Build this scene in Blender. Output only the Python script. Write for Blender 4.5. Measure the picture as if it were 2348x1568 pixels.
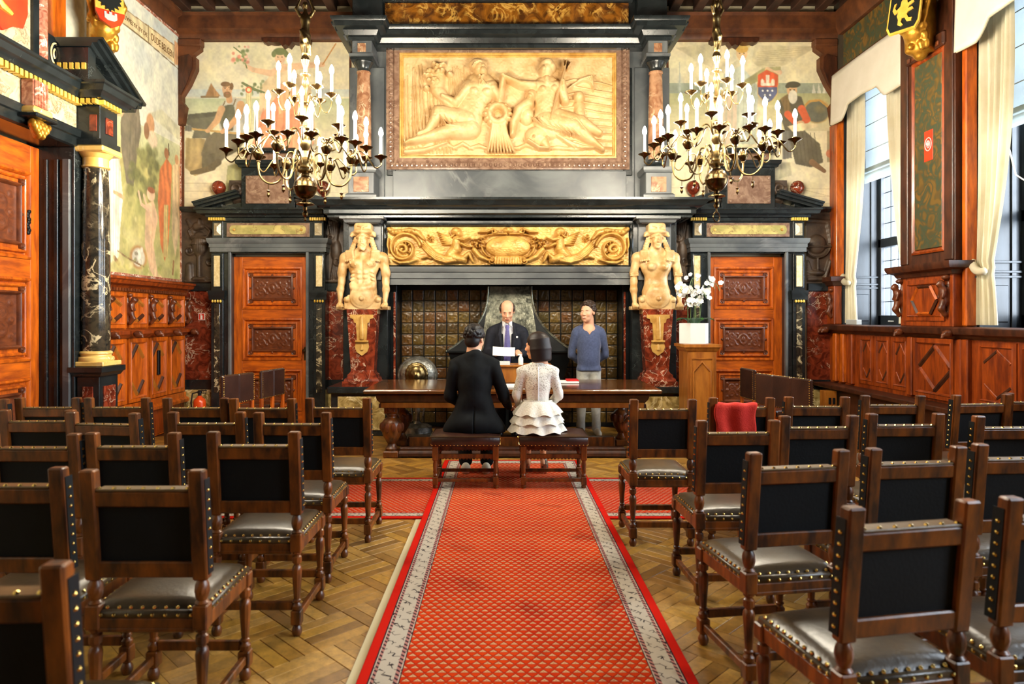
import bpy, bmesh, math, random
import numpy as np
from mathutils import Vector, Matrix, Euler
random.seed(7)
RNG = np.random.default_rng(7)
for _o in list(bpy.data.objects):
    bpy.data.objects.remove(_o)
SC = bpy.context.scene
COL = SC.collection
PI = math.pi

# ------------------------------------------------------------------ camera, world, lights, exposure
F_PX, CXP, CYP, HC = 1565.0, 1150.0, 728.0, 1.55     # focal length and principal point for the 2348x1568 frame
cam_d = bpy.data.cameras.new('camera')
cam_d.sensor_width = 36.0
cam_d.lens = F_PX * 36.0 / 2348.0
cam_d.shift_x = (1174.0 - CXP) / 2348.0
cam_d.shift_y = (CYP - 784.0) / 2348.0
cam_d.dof.use_dof = True
cam_d.dof.focus_distance = 8.4
cam_d.dof.aperture_fstop = 2.8
cam = bpy.data.objects.new('camera', cam_d)
COL.objects.link(cam)
cam.location = (0, 0, HC)
cam.rotation_euler = (PI / 2, 0, 0)
SC.camera = cam
SC.view_settings.view_transform = 'Standard'
SC.view_settings.look = 'None'
SC.view_settings.gamma = 1.0
SC.view_settings.use_curve_mapping = False
SC.view_settings.exposure = 1.3
SC.cycles.max_bounces = 6
SC.cycles.sample_clamp_indirect = 6.0

world = bpy.data.worlds.new('world')
SC.world = world
world.use_nodes = True
_bg = world.node_tree.nodes['Background']
_bg.inputs[0].default_value = (0.86, 0.93, 1.0, 1)
_bg.inputs[1].default_value = 2.2

BULB_STRENGTH = 370.0
WINDOW_LIGHT = 190.0
def area_light(name, loc, rot, sx, sy, power, color):
    ld = bpy.data.lights.new(name, 'AREA')
    ld.shape = 'RECTANGLE'; ld.size = sx; ld.size_y = sy; ld.energy = power; ld.color = color
    o = bpy.data.objects.new(name, ld); COL.objects.link(o)
    o.location = loc; o.rotation_euler = rot
    return o
# daylight entering by the row of tall windows in the right-hand wall (each light stands outside its window)
for _i, _yc in enumerate((8.8, 6.1, 3.4, 0.7)):
    area_light('daylight', (5.75, _yc, 3.2), (0, PI / 2, 0), 3.4, 1.5, WINDOW_LIGHT, (0.86, 0.94, 1.0))

# ------------------------------------------------------------------ helpers
def P(px, py, y):
    return Vector(((px - CXP) / F_PX * y, y, HC - (py - CYP) / F_PX * y))
def XP(px, y): return (px - CXP) / F_PX * y
def ZP(py, y): return HC - (py - CYP) / F_PX * y
def lin(c):
    c = c / 255.0
    return c / 12.92 if c <= 0.04045 else ((c + 0.055) / 1.055) ** 2.4
def C(r, g, b): return (lin(r), lin(g), lin(b), 1.0)

class MB:
    """collects primitives, builds one mesh object"""
    def __init__(self): self.v = []; self.f = []
    def add(self, v, f):
        n = len(self.v); self.v.extend([tuple(p) for p in v]); self.f.extend([tuple(i + n for i in q) for q in f])
    def box(self, x0, x1, y0, y1, z0, z1, ch=0.0, m=None):
        if ch <= 0:
            v = [(x0,y0,z0),(x1,y0,z0),(x1,y1,z0),(x0,y1,z0),(x0,y0,z1),(x1,y0,z1),(x1,y1,z1),(x0,y1,z1)]
            f = [(0,3,2,1),(4,5,6,7),(0,1,5,4),(1,2,6,5),(2,3,7,6),(3,0,4,7)]
        else:
            ch = min(ch, (x1-x0)*.45, (y1-y0)*.45, (z1-z0)*.45)
            v = []; f = []
            def idx(i,j,k,a): return ((i*2+j)*2+k)*3+a
            for i in (0,1):
                for j in (0,1):
                    for k in (0,1):
                        X=(x0,x1)[i];Y=(y0,y1)[j];Z=(z0,z1)[k]
                        dx=ch*(1-2*i);dy=ch*(1-2*j);dz=ch*(1-2*k)
                        v += [(X,Y+dy,Z+dz),(X+dx,Y,Z+dz),(X+dx,Y+dy,Z)]
            g = idx
            f += [(g(0,0,0,0),g(0,0,1,0),g(0,1,1,0),g(0,1,0,0)),(g(1,0,0,0),g(1,1,0,0),g(1,1,1,0),g(1,0,1,0)),
                  (g(0,0,0,1),g(1,0,0,1),g(1,0,1,1),g(0,0,1,1)),(g(0,1,0,1),g(0,1,1,1),g(1,1,1,1),g(1,1,0,1)),
                  (g(0,0,0,2),g(0,1,0,2),g(1,1,0,2),g(1,0,0,2)),(g(0,0,1,2),g(1,0,1,2),g(1,1,1,2),g(0,1,1,2))]
            for a in (0,1):
                for b in (0,1):
                    f.append((g(a,b,0,0),g(a,b,0,1),g(a,b,1,1),g(a,b,1,0)) if a!=b else (g(a,b,0,0),g(a,b,1,0),g(a,b,1,1),g(a,b,0,1)))
                    f.append((g(a,0,b,0),g(a,0,b,2),g(a,1,b,2),g(a,1,b,0)) if a==b else (g(a,0,b,0),g(a,1,b,0),g(a,1,b,2),g(a,0,b,2)))
                    f.append((g(0,a,b,1),g(0,a,b,2),g(1,a,b,2),g(1,a,b,1)) if a!=b else (g(0,a,b,1),g(1,a,b,1),g(1,a,b,2),g(0,a,b,2)))
            for i in (0,1):
                for j in (0,1):
                    for k in (0,1):
                        t=(g(i,j,k,0),g(i,j,k,1),g(i,j,k,2))
                        f.append(t if (i+j+k)%2==1 else t[::-1])
        if m is not None: v = [m @ Vector(p) for p in v]
        self.add(v, f); return self
    def prism(self, poly, d0, d1, plane='xz'):
        n = len(poly)
        def mk(a,b,d): return {'xz':(a,d,b),'xy':(a,b,d),'yz':(d,a,b)}[plane]
        v = [mk(a,b,d0) for a,b in poly]+[mk(a,b,d1) for a,b in poly]
        f = [tuple(range(n))[::-1], tuple(range(n,2*n))]+[(i,(i+1)%n,n+(i+1)%n,n+i) for i in range(n)]
        self.add(v,f); return self
    def lathe(self, prof, c=(0,0,0), seg=12, m=None, arc=None, caps=True):
        v=[];f=[];n=len(prof)
        full = arc is None
        a0,a1 = (0,2*PI) if full else arc
        cnt = seg if full else seg+1
        for i in range(cnt):
            a=a0+(a1-a0)*i/seg; ca,sa=math.cos(a),math.sin(a)
            for r,z in prof: v.append((c[0]+r*ca,c[1]+r*sa,c[2]+z))
        for i in range(seg):
            j=(i+1)%cnt
            for k in range(n-1): f.append((i*n+k,j*n+k,j*n+k+1,i*n+k+1))
        if full and caps:
            if prof[0][0]>1e-5: f.append(tuple(i*n for i in range(cnt))[::-1])
            if prof[-1][0]>1e-5: f.append(tuple(i*n+n-1 for i in range(cnt)))
        if m is not None: v=[m@Vector(p) for p in v]
        self.add(v,f); return self
    def tube(self, pts, r, seg=6, caps=True):
        pts=[Vector(p) for p in pts]; n=len(pts)
        if not hasattr(r,'__len__'): r=[r]*n
        v=[];f=[]; up=None
        for i,p in enumerate(pts):
            t=(pts[min(i+1,n-1)]-pts[max(i-1,0)])
            if t.length<1e-9: t=Vector((0,0,1))
            t.normalize()
            if up is None:
                up=Vector((0,0,1)) if abs(t.z)<.9 else Vector((1,0,0))
            s=t.cross(up)
            if s.length<1e-6: s=t.orthogonal()
            s.normalize(); up=s.cross(t).normalized()
            for k in range(seg):
                a=2*PI*k/seg
                v.append(p+s*(r[i]*math.cos(a))+up*(r[i]*math.sin(a)))
        for i in range(n-1):
            for k in range(seg):
                k2=(k+1)%seg
                f.append((i*seg+k,i*seg+k2,(i+1)*seg+k2,(i+1)*seg+k))
        if caps:
            f.append(tuple(range(seg))[::-1]); f.append(tuple((n-1)*seg+k for k in range(seg)))
        self.add(v,f); return self
    def ball(self, c, r, seg=12, rings=7, m=None):
        if not hasattr(r,'__len__'): r=(r,r,r)
        v=[(0,0,-1)]; f=[]
        for i in range(1,rings):
            t=-PI/2+PI*i/rings
            for k in range(seg):
                a=2*PI*k/seg; v.append((math.cos(t)*math.cos(a),math.cos(t)*math.sin(a),math.sin(t)))
        v.append((0,0,1)); L=len(v)-1
        for k in range(seg): f.append((0,1+(k+1)%seg,1+k))
        for i in range(rings-2):
            for k in range(seg):
                a=1+i*seg+k;b=1+i*seg+(k+1)%seg
                f.append((a,b,b+seg,a+seg))
        o=1+(rings-2)*seg
        for k in range(seg): f.append((o+k,o+(k+1)%seg,L))
        v=[Vector((p[0]*r[0],p[1]*r[1],p[2]*r[2])) for p in v]
        if m is not None: v=[m@p for p in v]
        c=Vector(c); self.add([p+c for p in v],f); return self
    def sweep(self, path, prof, closed=False, frame=None, caps=True):
        """moulding: plan path (2D), profile list of (out, up); out is to the right of travel. frame maps (a,b,up)->xyz"""
        n=len(path); mk=frame or (lambda a,b,u:(a,b,u)); v=[];f=[];k=len(prof)
        for i in range(n):
            p=Vector(path[i])
            d0=(p-Vector(path[i-1])).normalized() if (i>0 or closed) else None
            d1=(Vector(path[(i+1)%n])-p).normalized() if (i<n-1 or closed) else None
            if d0 is None: d0=d1
            if d1 is None: d1=d0
            n0=Vector((d0.y,-d0.x)); n1=Vector((d1.y,-d1.x))
            mt=(n0+n1); mt=mt/max(1e-6,mt.length_squared)*2 if mt.length>1e-6 else n0
            mt=mt if mt.length<4 else mt.normalized()*4
            for o,u in prof:
                q=p+mt*o; v.append(mk(q.x,q.y,u))
        m=n if closed else n-1
        for i in range(m):
            j=(i+1)%n
            for a in range(k-1): f.append((i*k+a,j*k+a,j*k+a+1,i*k+a+1))
        if caps and not closed:
            f.append(tuple(range(k))[::-1]); f.append(tuple((n-1)*k+a for a in range(k)))
        self.add(v,f); return self
    def grid(self, A):
        n,m=A.shape[:2]; b=len(self.v)
        self.v.extend(map(tuple,A.reshape(-1,3).tolist()))
        i=np.arange((n-1)*(m-1)); r=i//(m-1); c=i%(m-1); q=b+r*m+c
        self.f.extend(map(tuple,np.stack([q,q+1,q+m+1,q+m],1).tolist())); return self
    def build(self, name, mat, parent=None, ang=35, flat=False, local=False, fix=True):
        me=bpy.data.meshes.new(name)
        me.from_pydata(self.v,[],self.f); 
        if fix:
            bm=bmesh.new(); bm.from_mesh(me); bmesh.ops.recalc_face_normals(bm,faces=bm.faces); bm.to_mesh(me); bm.free()
        me.update()
        if not flat:
            me.shade_smooth(); me.set_sharp_from_angle(angle=math.radians(ang))
        return link(name,me,mat,parent,local)

def link(name, me, mat, parent=None, local=False):
    o=bpy.data.objects.new(name,me)
    if mat is not None and len(me.materials)==0: me.materials.append(MAT[mat] if isinstance(mat,str) else mat)
    COL.objects.link(o)
    if parent is not None:
        o.parent=parent
        if not local and parent.type=='EMPTY': o.matrix_parent_inverse=Matrix.Translation(-Vector(parent.location))
        # (roots that are built in world space are never rotated afterwards)
    return o
def tag(o, label, cat, group=None):
    o['label']=label; o['category']=cat
    if group: o['group']=group
    return o
def struct(o, label=None, cat=None):
    o['kind']='structure'
    if label: o['label']=label
    if cat: o['category']=cat
    return o
def empty(name, loc=(0,0,0), rz=0):
    o=bpy.data.objects.new(name,None); COL.objects.link(o); o.location=loc; o.rotation_euler=(0,0,rz)
    o.empty_display_size=.1
    return o
def thing(name,label,cat,loc=(0,0,0),rz=0,group=None): return tag(empty(name,loc,rz),label,cat,group)
def copy_tree(o,parent=None):
    c=o.copy(); COL.objects.link(c)
    if parent is not None: c.parent=parent
    for ch in list(o.children): copy_tree(ch,c)
    return c
def lab(o,text): o['label']=text; return o
def bbox_box(name,mat,parent,x0,x1,y0,y1,z0,z1,ch=0.0,local=False):
    return MB().box(x0,x1,y0,y1,z0,z1,ch).build(name,mat,parent,local=local)

# ------------------------------------------------------------------ materials
MAT={}
def base(name):
    m=bpy.data.materials.new(name); m.use_nodes=True; MAT[name]=m
    t=m.node_tree; b=t.nodes['Principled BSDF']; return m,t,b
def N(t,typ,**kw):
    n=t.nodes.new(typ)
    for k,v in kw.items():
        if k.startswith('i_'): n.inputs[int(k[2:])].default_value=v
        else: setattr(n,k,v)
    return n
def coords(t,stretch=(1,1,1),rnd=True):
    tc=N(t,'ShaderNodeTexCoord'); mp=N(t,'ShaderNodeMapping'); mp.inputs['Scale'].default_value=stretch
    t.links.new(tc.outputs['Object'],mp.inputs[0])
    if rnd:
        oi=N(t,'ShaderNodeObjectInfo'); mu=N(t,'ShaderNodeMath',operation='MULTIPLY',i_1=37.0)
        t.links.new(oi.outputs['Random'],mu.inputs[0]); t.links.new(mu.outputs[0],mp.inputs['Location'])
    return mp.outputs[0]
def ramp(t,stops):
    r=N(t,'ShaderNodeValToRGB'); e=r.color_ramp.elements
    e[0].position,e[0].color=stops[0]; e[1].position,e[1].color=stops[1]
    for p,c in stops[2:]:
        x=e.new(p); x.color=c
    return r
def pmat(name,c1,c2=None,scale=6,rough=.5,metal=0,bump=0,bscale=40,stretch=(1,1,1),coat=0,spec=.5,sheen=0,lo=.35,hi=.65,rvar=0,sub=0):
    m,t,b=base(name); L=t.links.new
    b.inputs['Roughness'].default_value=rough; b.inputs['Metallic'].default_value=metal
    b.inputs['Specular IOR Level'].default_value=spec
    if coat: b.inputs['Coat Weight'].default_value=coat; b.inputs['Coat Roughness'].default_value=.12
    if sheen: b.inputs['Sheen Weight'].default_value=sheen
    co=coords(t,stretch)
    if c2 is None: b.inputs['Base Color'].default_value=c1
    else:
        n=N(t,'ShaderNodeTexNoise'); n.inputs['Scale'].default_value=scale; n.inputs['Detail'].default_value=5; n.inputs['Roughness'].default_value=.6
        L(co,n.inputs['Vector']); r=ramp(t,[(lo,c1),(hi,c2)]); L(n.outputs[0],r.inputs[0]); L(r.outputs[0],b.inputs['Base Color'])
        if rvar:
            mr=N(t,'ShaderNodeMapRange'); mr.inputs[3].default_value=rough-rvar; mr.inputs[4].default_value=rough+rvar
            L(n.outputs[0],mr.inputs[0]); L(mr.outputs[0],b.inputs['Roughness'])
    if bump:
        n2=N(t,'ShaderNodeTexNoise'); n2.inputs['Scale'].default_value=bscale; n2.inputs['Detail'].default_value=3
        L(co,n2.inputs['Vector']); bp=N(t,'ShaderNodeBump'); bp.inputs['Strength'].default_value=bump; bp.inputs['Distance'].default_value=.01
        L(n2.outputs[0],bp.inputs['Height']); L(bp.outputs[0],b.inputs['Normal'])
    return m
def marble(name,c1,c2,vein,scale=3,vscale=2.5,vw=.03,rough=.18,blotch=.5,spec=.5,dist=1.2,lo=.38,hi=.62):
    m,t,b=base(name); L=t.links.new; co=coords(t)
    b.inputs['Roughness'].default_value=rough; b.inputs['Specular IOR Level'].default_value=spec
    n=N(t,'ShaderNodeTexNoise'); n.inputs['Scale'].default_value=scale; n.inputs['Detail'].default_value=6; n.inputs['Distortion'].default_value=dist; L(co,n.inputs['Vector'])
    r=ramp(t,[(lo,c1),(hi,c2)]); L(n.outputs[0],r.inputs[0])
    n2=N(t,'ShaderNodeTexNoise'); n2.inputs['Scale'].default_value=vscale; n2.inputs['Detail'].default_value=9; n2.inputs['Roughness'].default_value=.6; n2.inputs['Distortion'].default_value=.9; L(co,n2.inputs['Vector'])
    s=N(t,'ShaderNodeMath',operation='SUBTRACT',i_1=.5); a=N(t,'ShaderNodeMath',operation='ABSOLUTE'); L(n2.outputs[0],s.inputs[0]); L(s.outputs[0],a.inputs[0])
    r2=ramp(t,[(0,(1,1,1,1)),(vw,(0,0,0,1))]); L(a.outputs[0],r2.inputs[0])
    n3=N(t,'ShaderNodeTexNoise'); n3.inputs['Scale'].default_value=vscale*.8; L(co,n3.inputs['Vector'])
    r3=ramp(t,[(blotch-.06,(0,0,0,1)),(blotch+.06,(1,1,1,1))]); L(n3.outputs[0],r3.inputs[0])
    mu=N(t,'ShaderNodeMath',operation='MULTIPLY'); L(r2.outputs[0],mu.inputs[0]); L(r3.outputs[0],mu.inputs[1])
    mx=N(t,'ShaderNodeMix',data_type='RGBA'); L(mu.outputs[0],mx.inputs[0]); L(r.outputs[0],mx.inputs[6]); mx.inputs[7].default_value=vein
    L(mx.outputs[2],b.inputs['Base Color']); return m
def attr_mat(name,rough=.7,spec=.4,bump=0,bscale=60,metal=0):
    m,t,b=base(name); a=N(t,'ShaderNodeAttribute',attribute_name='Col'); t.links.new(a.outputs['Color'],b.inputs['Base Color'])
    b.inputs['Roughness'].default_value=rough; b.inputs['Specular IOR Level'].default_value=spec; b.inputs['Metallic'].default_value=metal
    if bump:
        n2=N(t,'ShaderNodeTexNoise'); n2.inputs['Scale'].default_value=bscale; t.links.new(coords(t),n2.inputs['Vector'])
        bp=N(t,'ShaderNodeBump'); bp.inputs['Strength'].default_value=bump; bp.inputs['Distance'].default_value=.01
        t.links.new(n2.outputs[0],bp.inputs['Height']); t.links.new(bp.outputs[0],b.inputs['Normal'])
    return m

WOODG=(3,3,.5)
pmat('oak_orange',C(208,102,16),C(142,60,8),7,.4,stretch=(2.5,2.5,.45),bump=.05,coat=.25,rvar=.06)
pmat('oak_orange_h',C(208,102,16),C(142,60,8),7,.4,stretch=(.45,.45,2.5),bump=.05,coat=.25,rvar=.06)
pmat('oak_carved',C(116,58,24),C(74,33,14),9,.42,bump=.1,coat=.15)
pmat('oak_gold',C(178,112,38),C(138,78,22),5,.4,stretch=(2.5,2.5,.45),coat=.15,bump=.05)
pmat('oak_red',C(160,70,16),C(98,36,8),7,.36,stretch=(2.5,2.5,.45),bump=.05,coat=.25)
pmat('oak_dark',C(78,40,20),C(44,20,10),7,.42,stretch=(2,2,.6),bump=.06)
pmat('oak_window',C(34,40,46),C(22,26,30),6,.4,stretch=(2.5,2.5,.5))
pmat('chair_wood',C(134,72,20),C(52,26,10),8,.38,stretch=(2.2,2.2,.6),bump=.05,coat=.12,rvar=.08)
pmat('table_wood',C(120,72,28),C(74,40,15),4,.16,stretch=(.4,3,3),coat=.6,bump=.02)
pmat('beam_wood',C(104,58,26),C(64,32,13),4,.55,stretch=(1.2,1.2,1.2),bump=.08)
pmat('joist_wood',C(62,34,17),C(38,20,10),4,.6,bump=.08)
pmat('leather_seat',C(74,58,36),C(50,39,25),6,.32,bump=.12,bscale=60,spec=.6,rvar=.05)
pmat('pad_sheen',C(120,96,62),C(92,72,46),8,.34,bump=.1,bscale=60)  # paler than the seat leather: light reflected off the pad top, painted in
pmat('leather_brown',C(62,36,26),C(44,24,18),6,.3,bump=.12,bscale=60,spec=.6)
pmat('leather_back',C(9,13,15),C(5,8,10),6,.7,bump=.1,bscale=80,spec=.25)
pmat('brass',C(132,112,74),C(88,72,44),6,.3,metal=1,bump=.02)
pmat('brass_dark',C(104,84,52),C(62,48,28),5,.25,metal=1)
pmat('nail_brass',C(226,196,116),C(196,160,84),6,.22,metal=1)
pmat('gilt',C(212,160,58),C(158,108,30),8,.38,metal=.75,bump=.15)
pmat('gilt_stone',C(214,174,96),C(170,124,52),6,.42,bump=.05,metal=.1)
pmat('relief_stone',C(214,184,136),C(190,154,100),4,.46,bump=.03)
pmat('caryatid_stone',C(220,190,138),C(174,130,72),5,.4,bump=.05)
pmat('gold_dentil',C(238,204,90),C(208,166,60),8,.4)
pmat('cream_inset',C(236,218,170),C(206,180,122),26,.5,bump=.35,bscale=34)
marble('black_marble',C(33,38,39),C(22,27,28),C(66,72,70),4,2.2,.008,.24,.6)
marble('grey_marble',C(98,102,102),C(68,72,75),C(110,112,112),1.6,1.4,.05,.36,.55,dist=.8)
marble('red_marble',C(138,58,34),C(84,31,19),C(216,190,160),7,4.2,.014,.18,.47,dist=2)
marble('orange_marble',C(172,132,100),C(130,88,62),C(196,176,142),6,4,.03,.2,.5,dist=1.5)
marble('rose_marble',C(142,114,94),C(110,82,66),C(158,132,108),8,4,.02,.24,.5,dist=1.2)
marble('breccia',C(196,170,108),C(128,106,56),C(238,220,170),6,4,.03,.22,.45,dist=2)
marble('green_marble',C(196,178,110),C(150,142,84),C(120,84,60),5,5,.02,.2,.5,dist=1)
marble('amber_marble',C(128,78,20),C(66,36,10),C(190,146,66),4,5,.06,.18,.5,dist=2.5)
marble('column_marble',C(66,58,44),C(34,32,28),C(206,190,150),9,4,.03,.1,.42,dist=2)
marble('white_marble',C(196,182,150),C(166,150,116),C(110,94,66),6,6,.03,.3,.45)
marble('yellow_marble',C(232,196,112),C(214,170,84),C(246,230,180),4,4,.02,.25,.5)
marble('pink_marble',C(190,130,104),C(140,78,58),C(236,220,200),9,5,.03,.2,.45,dist=2)
pmat('carved_stone',C(84,66,50),C(52,40,31),7,.5,bump=.15)
pmat('iron_black',C(20,24,26),C(12,15,17),7,.34,metal=.3,bump=.1)
pmat('iron_front',C(150,150,132),C(70,72,64),11,.34,metal=.8,bump=.5,bscale=26)
pmat('silver',C(160,160,152),C(96,96,92),14,.42,metal=.9,bump=.8,bscale=22)
pmat('curtain',C(206,198,174),C(192,180,150),3,.85,spec=.2)
pmat('valance',C(214,206,190),C(204,196,178),3,.9,spec=.2)
pmat('blind',C(160,170,170),C(146,156,156),3,.9,spec=.2)
pmat('plaster',C(226,214,182),C(212,198,162),3,.85)
pmat('suit_black',C(14,18,21),C(8,11,13),30,.8,spec=.2)
pmat('suit_navy',C(34,36,46),C(24,26,34),30,.8,spec=.25)
pmat('sweater_blue',C(70,82,118),C(54,66,98),40,.85,sheen=.3,bump=.15,bscale=160)
pmat('jeans',C(206,206,196),C(178,178,170),14,.85)
pmat('shirt_white',C(234,236,240),C(222,224,230),8,.7)
pmat('tie_purple',C(96,90,150),C(74,68,126),60,.5)
pmat('shoe_white',C(228,224,206),C(206,200,180),12,.5)
pmat('shoe_dark',C(20,20,22),None,rough=.4)
pmat('shoe_silver',C(190,184,166),C(150,144,130),8,.25,metal=.9)
pmat('paper',C(244,244,238),None,rough=.8)
pmat('paper_grey',C(214,220,216),None,rough=.8)
pmat('red_cover',C(196,34,30),None,rough=.5)
pmat('pot_white',C(244,244,244),C(238,238,238),6,.35)
pmat('leaf_green',C(40,104,40),C(22,70,26),6,.35,spec=.6)
pmat('stem_green',C(104,128,84),C(80,104,60),6,.5)
pmat('petal',C(252,252,248),C(244,244,236),6,.6,sub=.2)
pmat('petal_heart',C(200,190,90),None,rough=.6)
pmat('red_wool',C(226,56,36),C(204,38,24),8,.95,bump=.3,bscale=120)
pmat('ext_red',C(236,84,20),C(214,66,14),4,.3,coat=.4)
pmat('plastic_black',C(16,18,20),None,rough=.4)
pmat('plastic_white',C(236,236,232),None,rough=.4)
pmat('sign_red',C(214,60,34),None,rough=.5)
pmat('candle_white',C(244,242,232),None,rough=.5)
pmat('underlay',C(204,190,150),None,rough=.9)
pmat('red_edge',C(196,28,26),C(160,20,20),10,.9,sheen=.3)
pmat('shield_red',C(232,66,24),C(214,48,18),4,.5)
pmat('shield_black',C(22,26,24),None,rough=.5)
pmat('shield_gold',C(232,190,84),C(206,156,50),8,.45)
pmat('gold_text',C(112,74,30),None,rough=.7)
pmat('wall_dark',C(64,54,38),C(48,40,28),5,.7)
pmat('box_grey',C(176,180,178),None,rough=.5)
attr_mat('painted',.62,.3)
attr_mat('skin',.5,.4)
attr_mat('parquet',.34,.5,bump=.05,bscale=30)
def parquet_grain():
    m=MAT['parquet']; t=m.node_tree; b=t.nodes['Principled BSDF']; L=t.links.new; a=[n for n in t.nodes if n.type=='ATTRIBUTE'][0]
    g=N(t,'ShaderNodeNewGeometry'); mp=N(t,'ShaderNodeMapping'); mp.inputs['Rotation'].default_value=(0,0,PI/4); mp.inputs['Scale'].default_value=(9,9,1); L(g.outputs['Position'],mp.inputs[0])
    n=N(t,'ShaderNodeTexNoise'); n.inputs['Scale'].default_value=2.4; n.inputs['Detail'].default_value=8; n.inputs['Roughness'].default_value=.7; L(mp.outputs[0],n.inputs['Vector'])
    r=ramp(t,[(.3,(.72,.70,.64,1)),(.7,(1.6,1.5,1.25,1))]); L(n.outputs[0],r.inputs[0])
    mx=N(t,'ShaderNodeMix',data_type='RGBA',blend_type='MULTIPLY'); mx.inputs[0].default_value=1; L(a.outputs['Color'],mx.inputs[6]); L(r.outputs[0],mx.inputs[7]); L(mx.outputs[2],b.inputs['Base Color'])
    mr=N(t,'ShaderNodeMapRange'); mr.inputs[3].default_value=.22; mr.inputs[4].default_value=.5; L(n.outputs[0],mr.inputs[0]); L(mr.outputs[0],b.inputs['Roughness'])
parquet_grain()
def emis(name,c,s):
    m,t,b=base(name); b.inputs['Base Color'].default_value=c; b.inputs['Emission Color'].default_value=c; b.inputs['Emission Strength'].default_value=s; return m
emis('bulb',(1.0,.90,.72,1),BULB_STRENGTH)
def glass_mat():
    m,t,b=base('pane_glass'); L=t.links.new
    tr=N(t,'ShaderNodeBsdfTransparent'); tr.inputs[0].default_value=(.95,.97,1,1); gl=N(t,'ShaderNodeBsdfGlossy'); gl.inputs['Roughness'].default_value=.08
    mx=N(t,'ShaderNodeMixShader',i_0=.08); L(tr.outputs[0],mx.inputs[1]); L(gl.outputs[0],mx.inputs[2]); L(mx.outputs[0],t.nodes['Material Output'].inputs[0])
glass_mat()
def cloth_trans(name,c,w=.45):
    m=MAT[name]; t=m.node_tree; b=t.nodes['Principled BSDF']; L=t.links.new
    tl=N(t,'ShaderNodeBsdfTranslucent'); tl.inputs[0].default_value=c
    mx=N(t,'ShaderNodeMixShader',i_0=w); L(b.outputs[0],mx.inputs[1]); L(tl.outputs[0],mx.inputs[2]); L(mx.outputs[0],t.nodes['Material Output'].inputs[0])
cloth_trans('curtain',C(214,200,164),.18); cloth_trans('blind',C(170,182,186),.18); cloth_trans('valance',C(220,212,196),.06)

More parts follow.
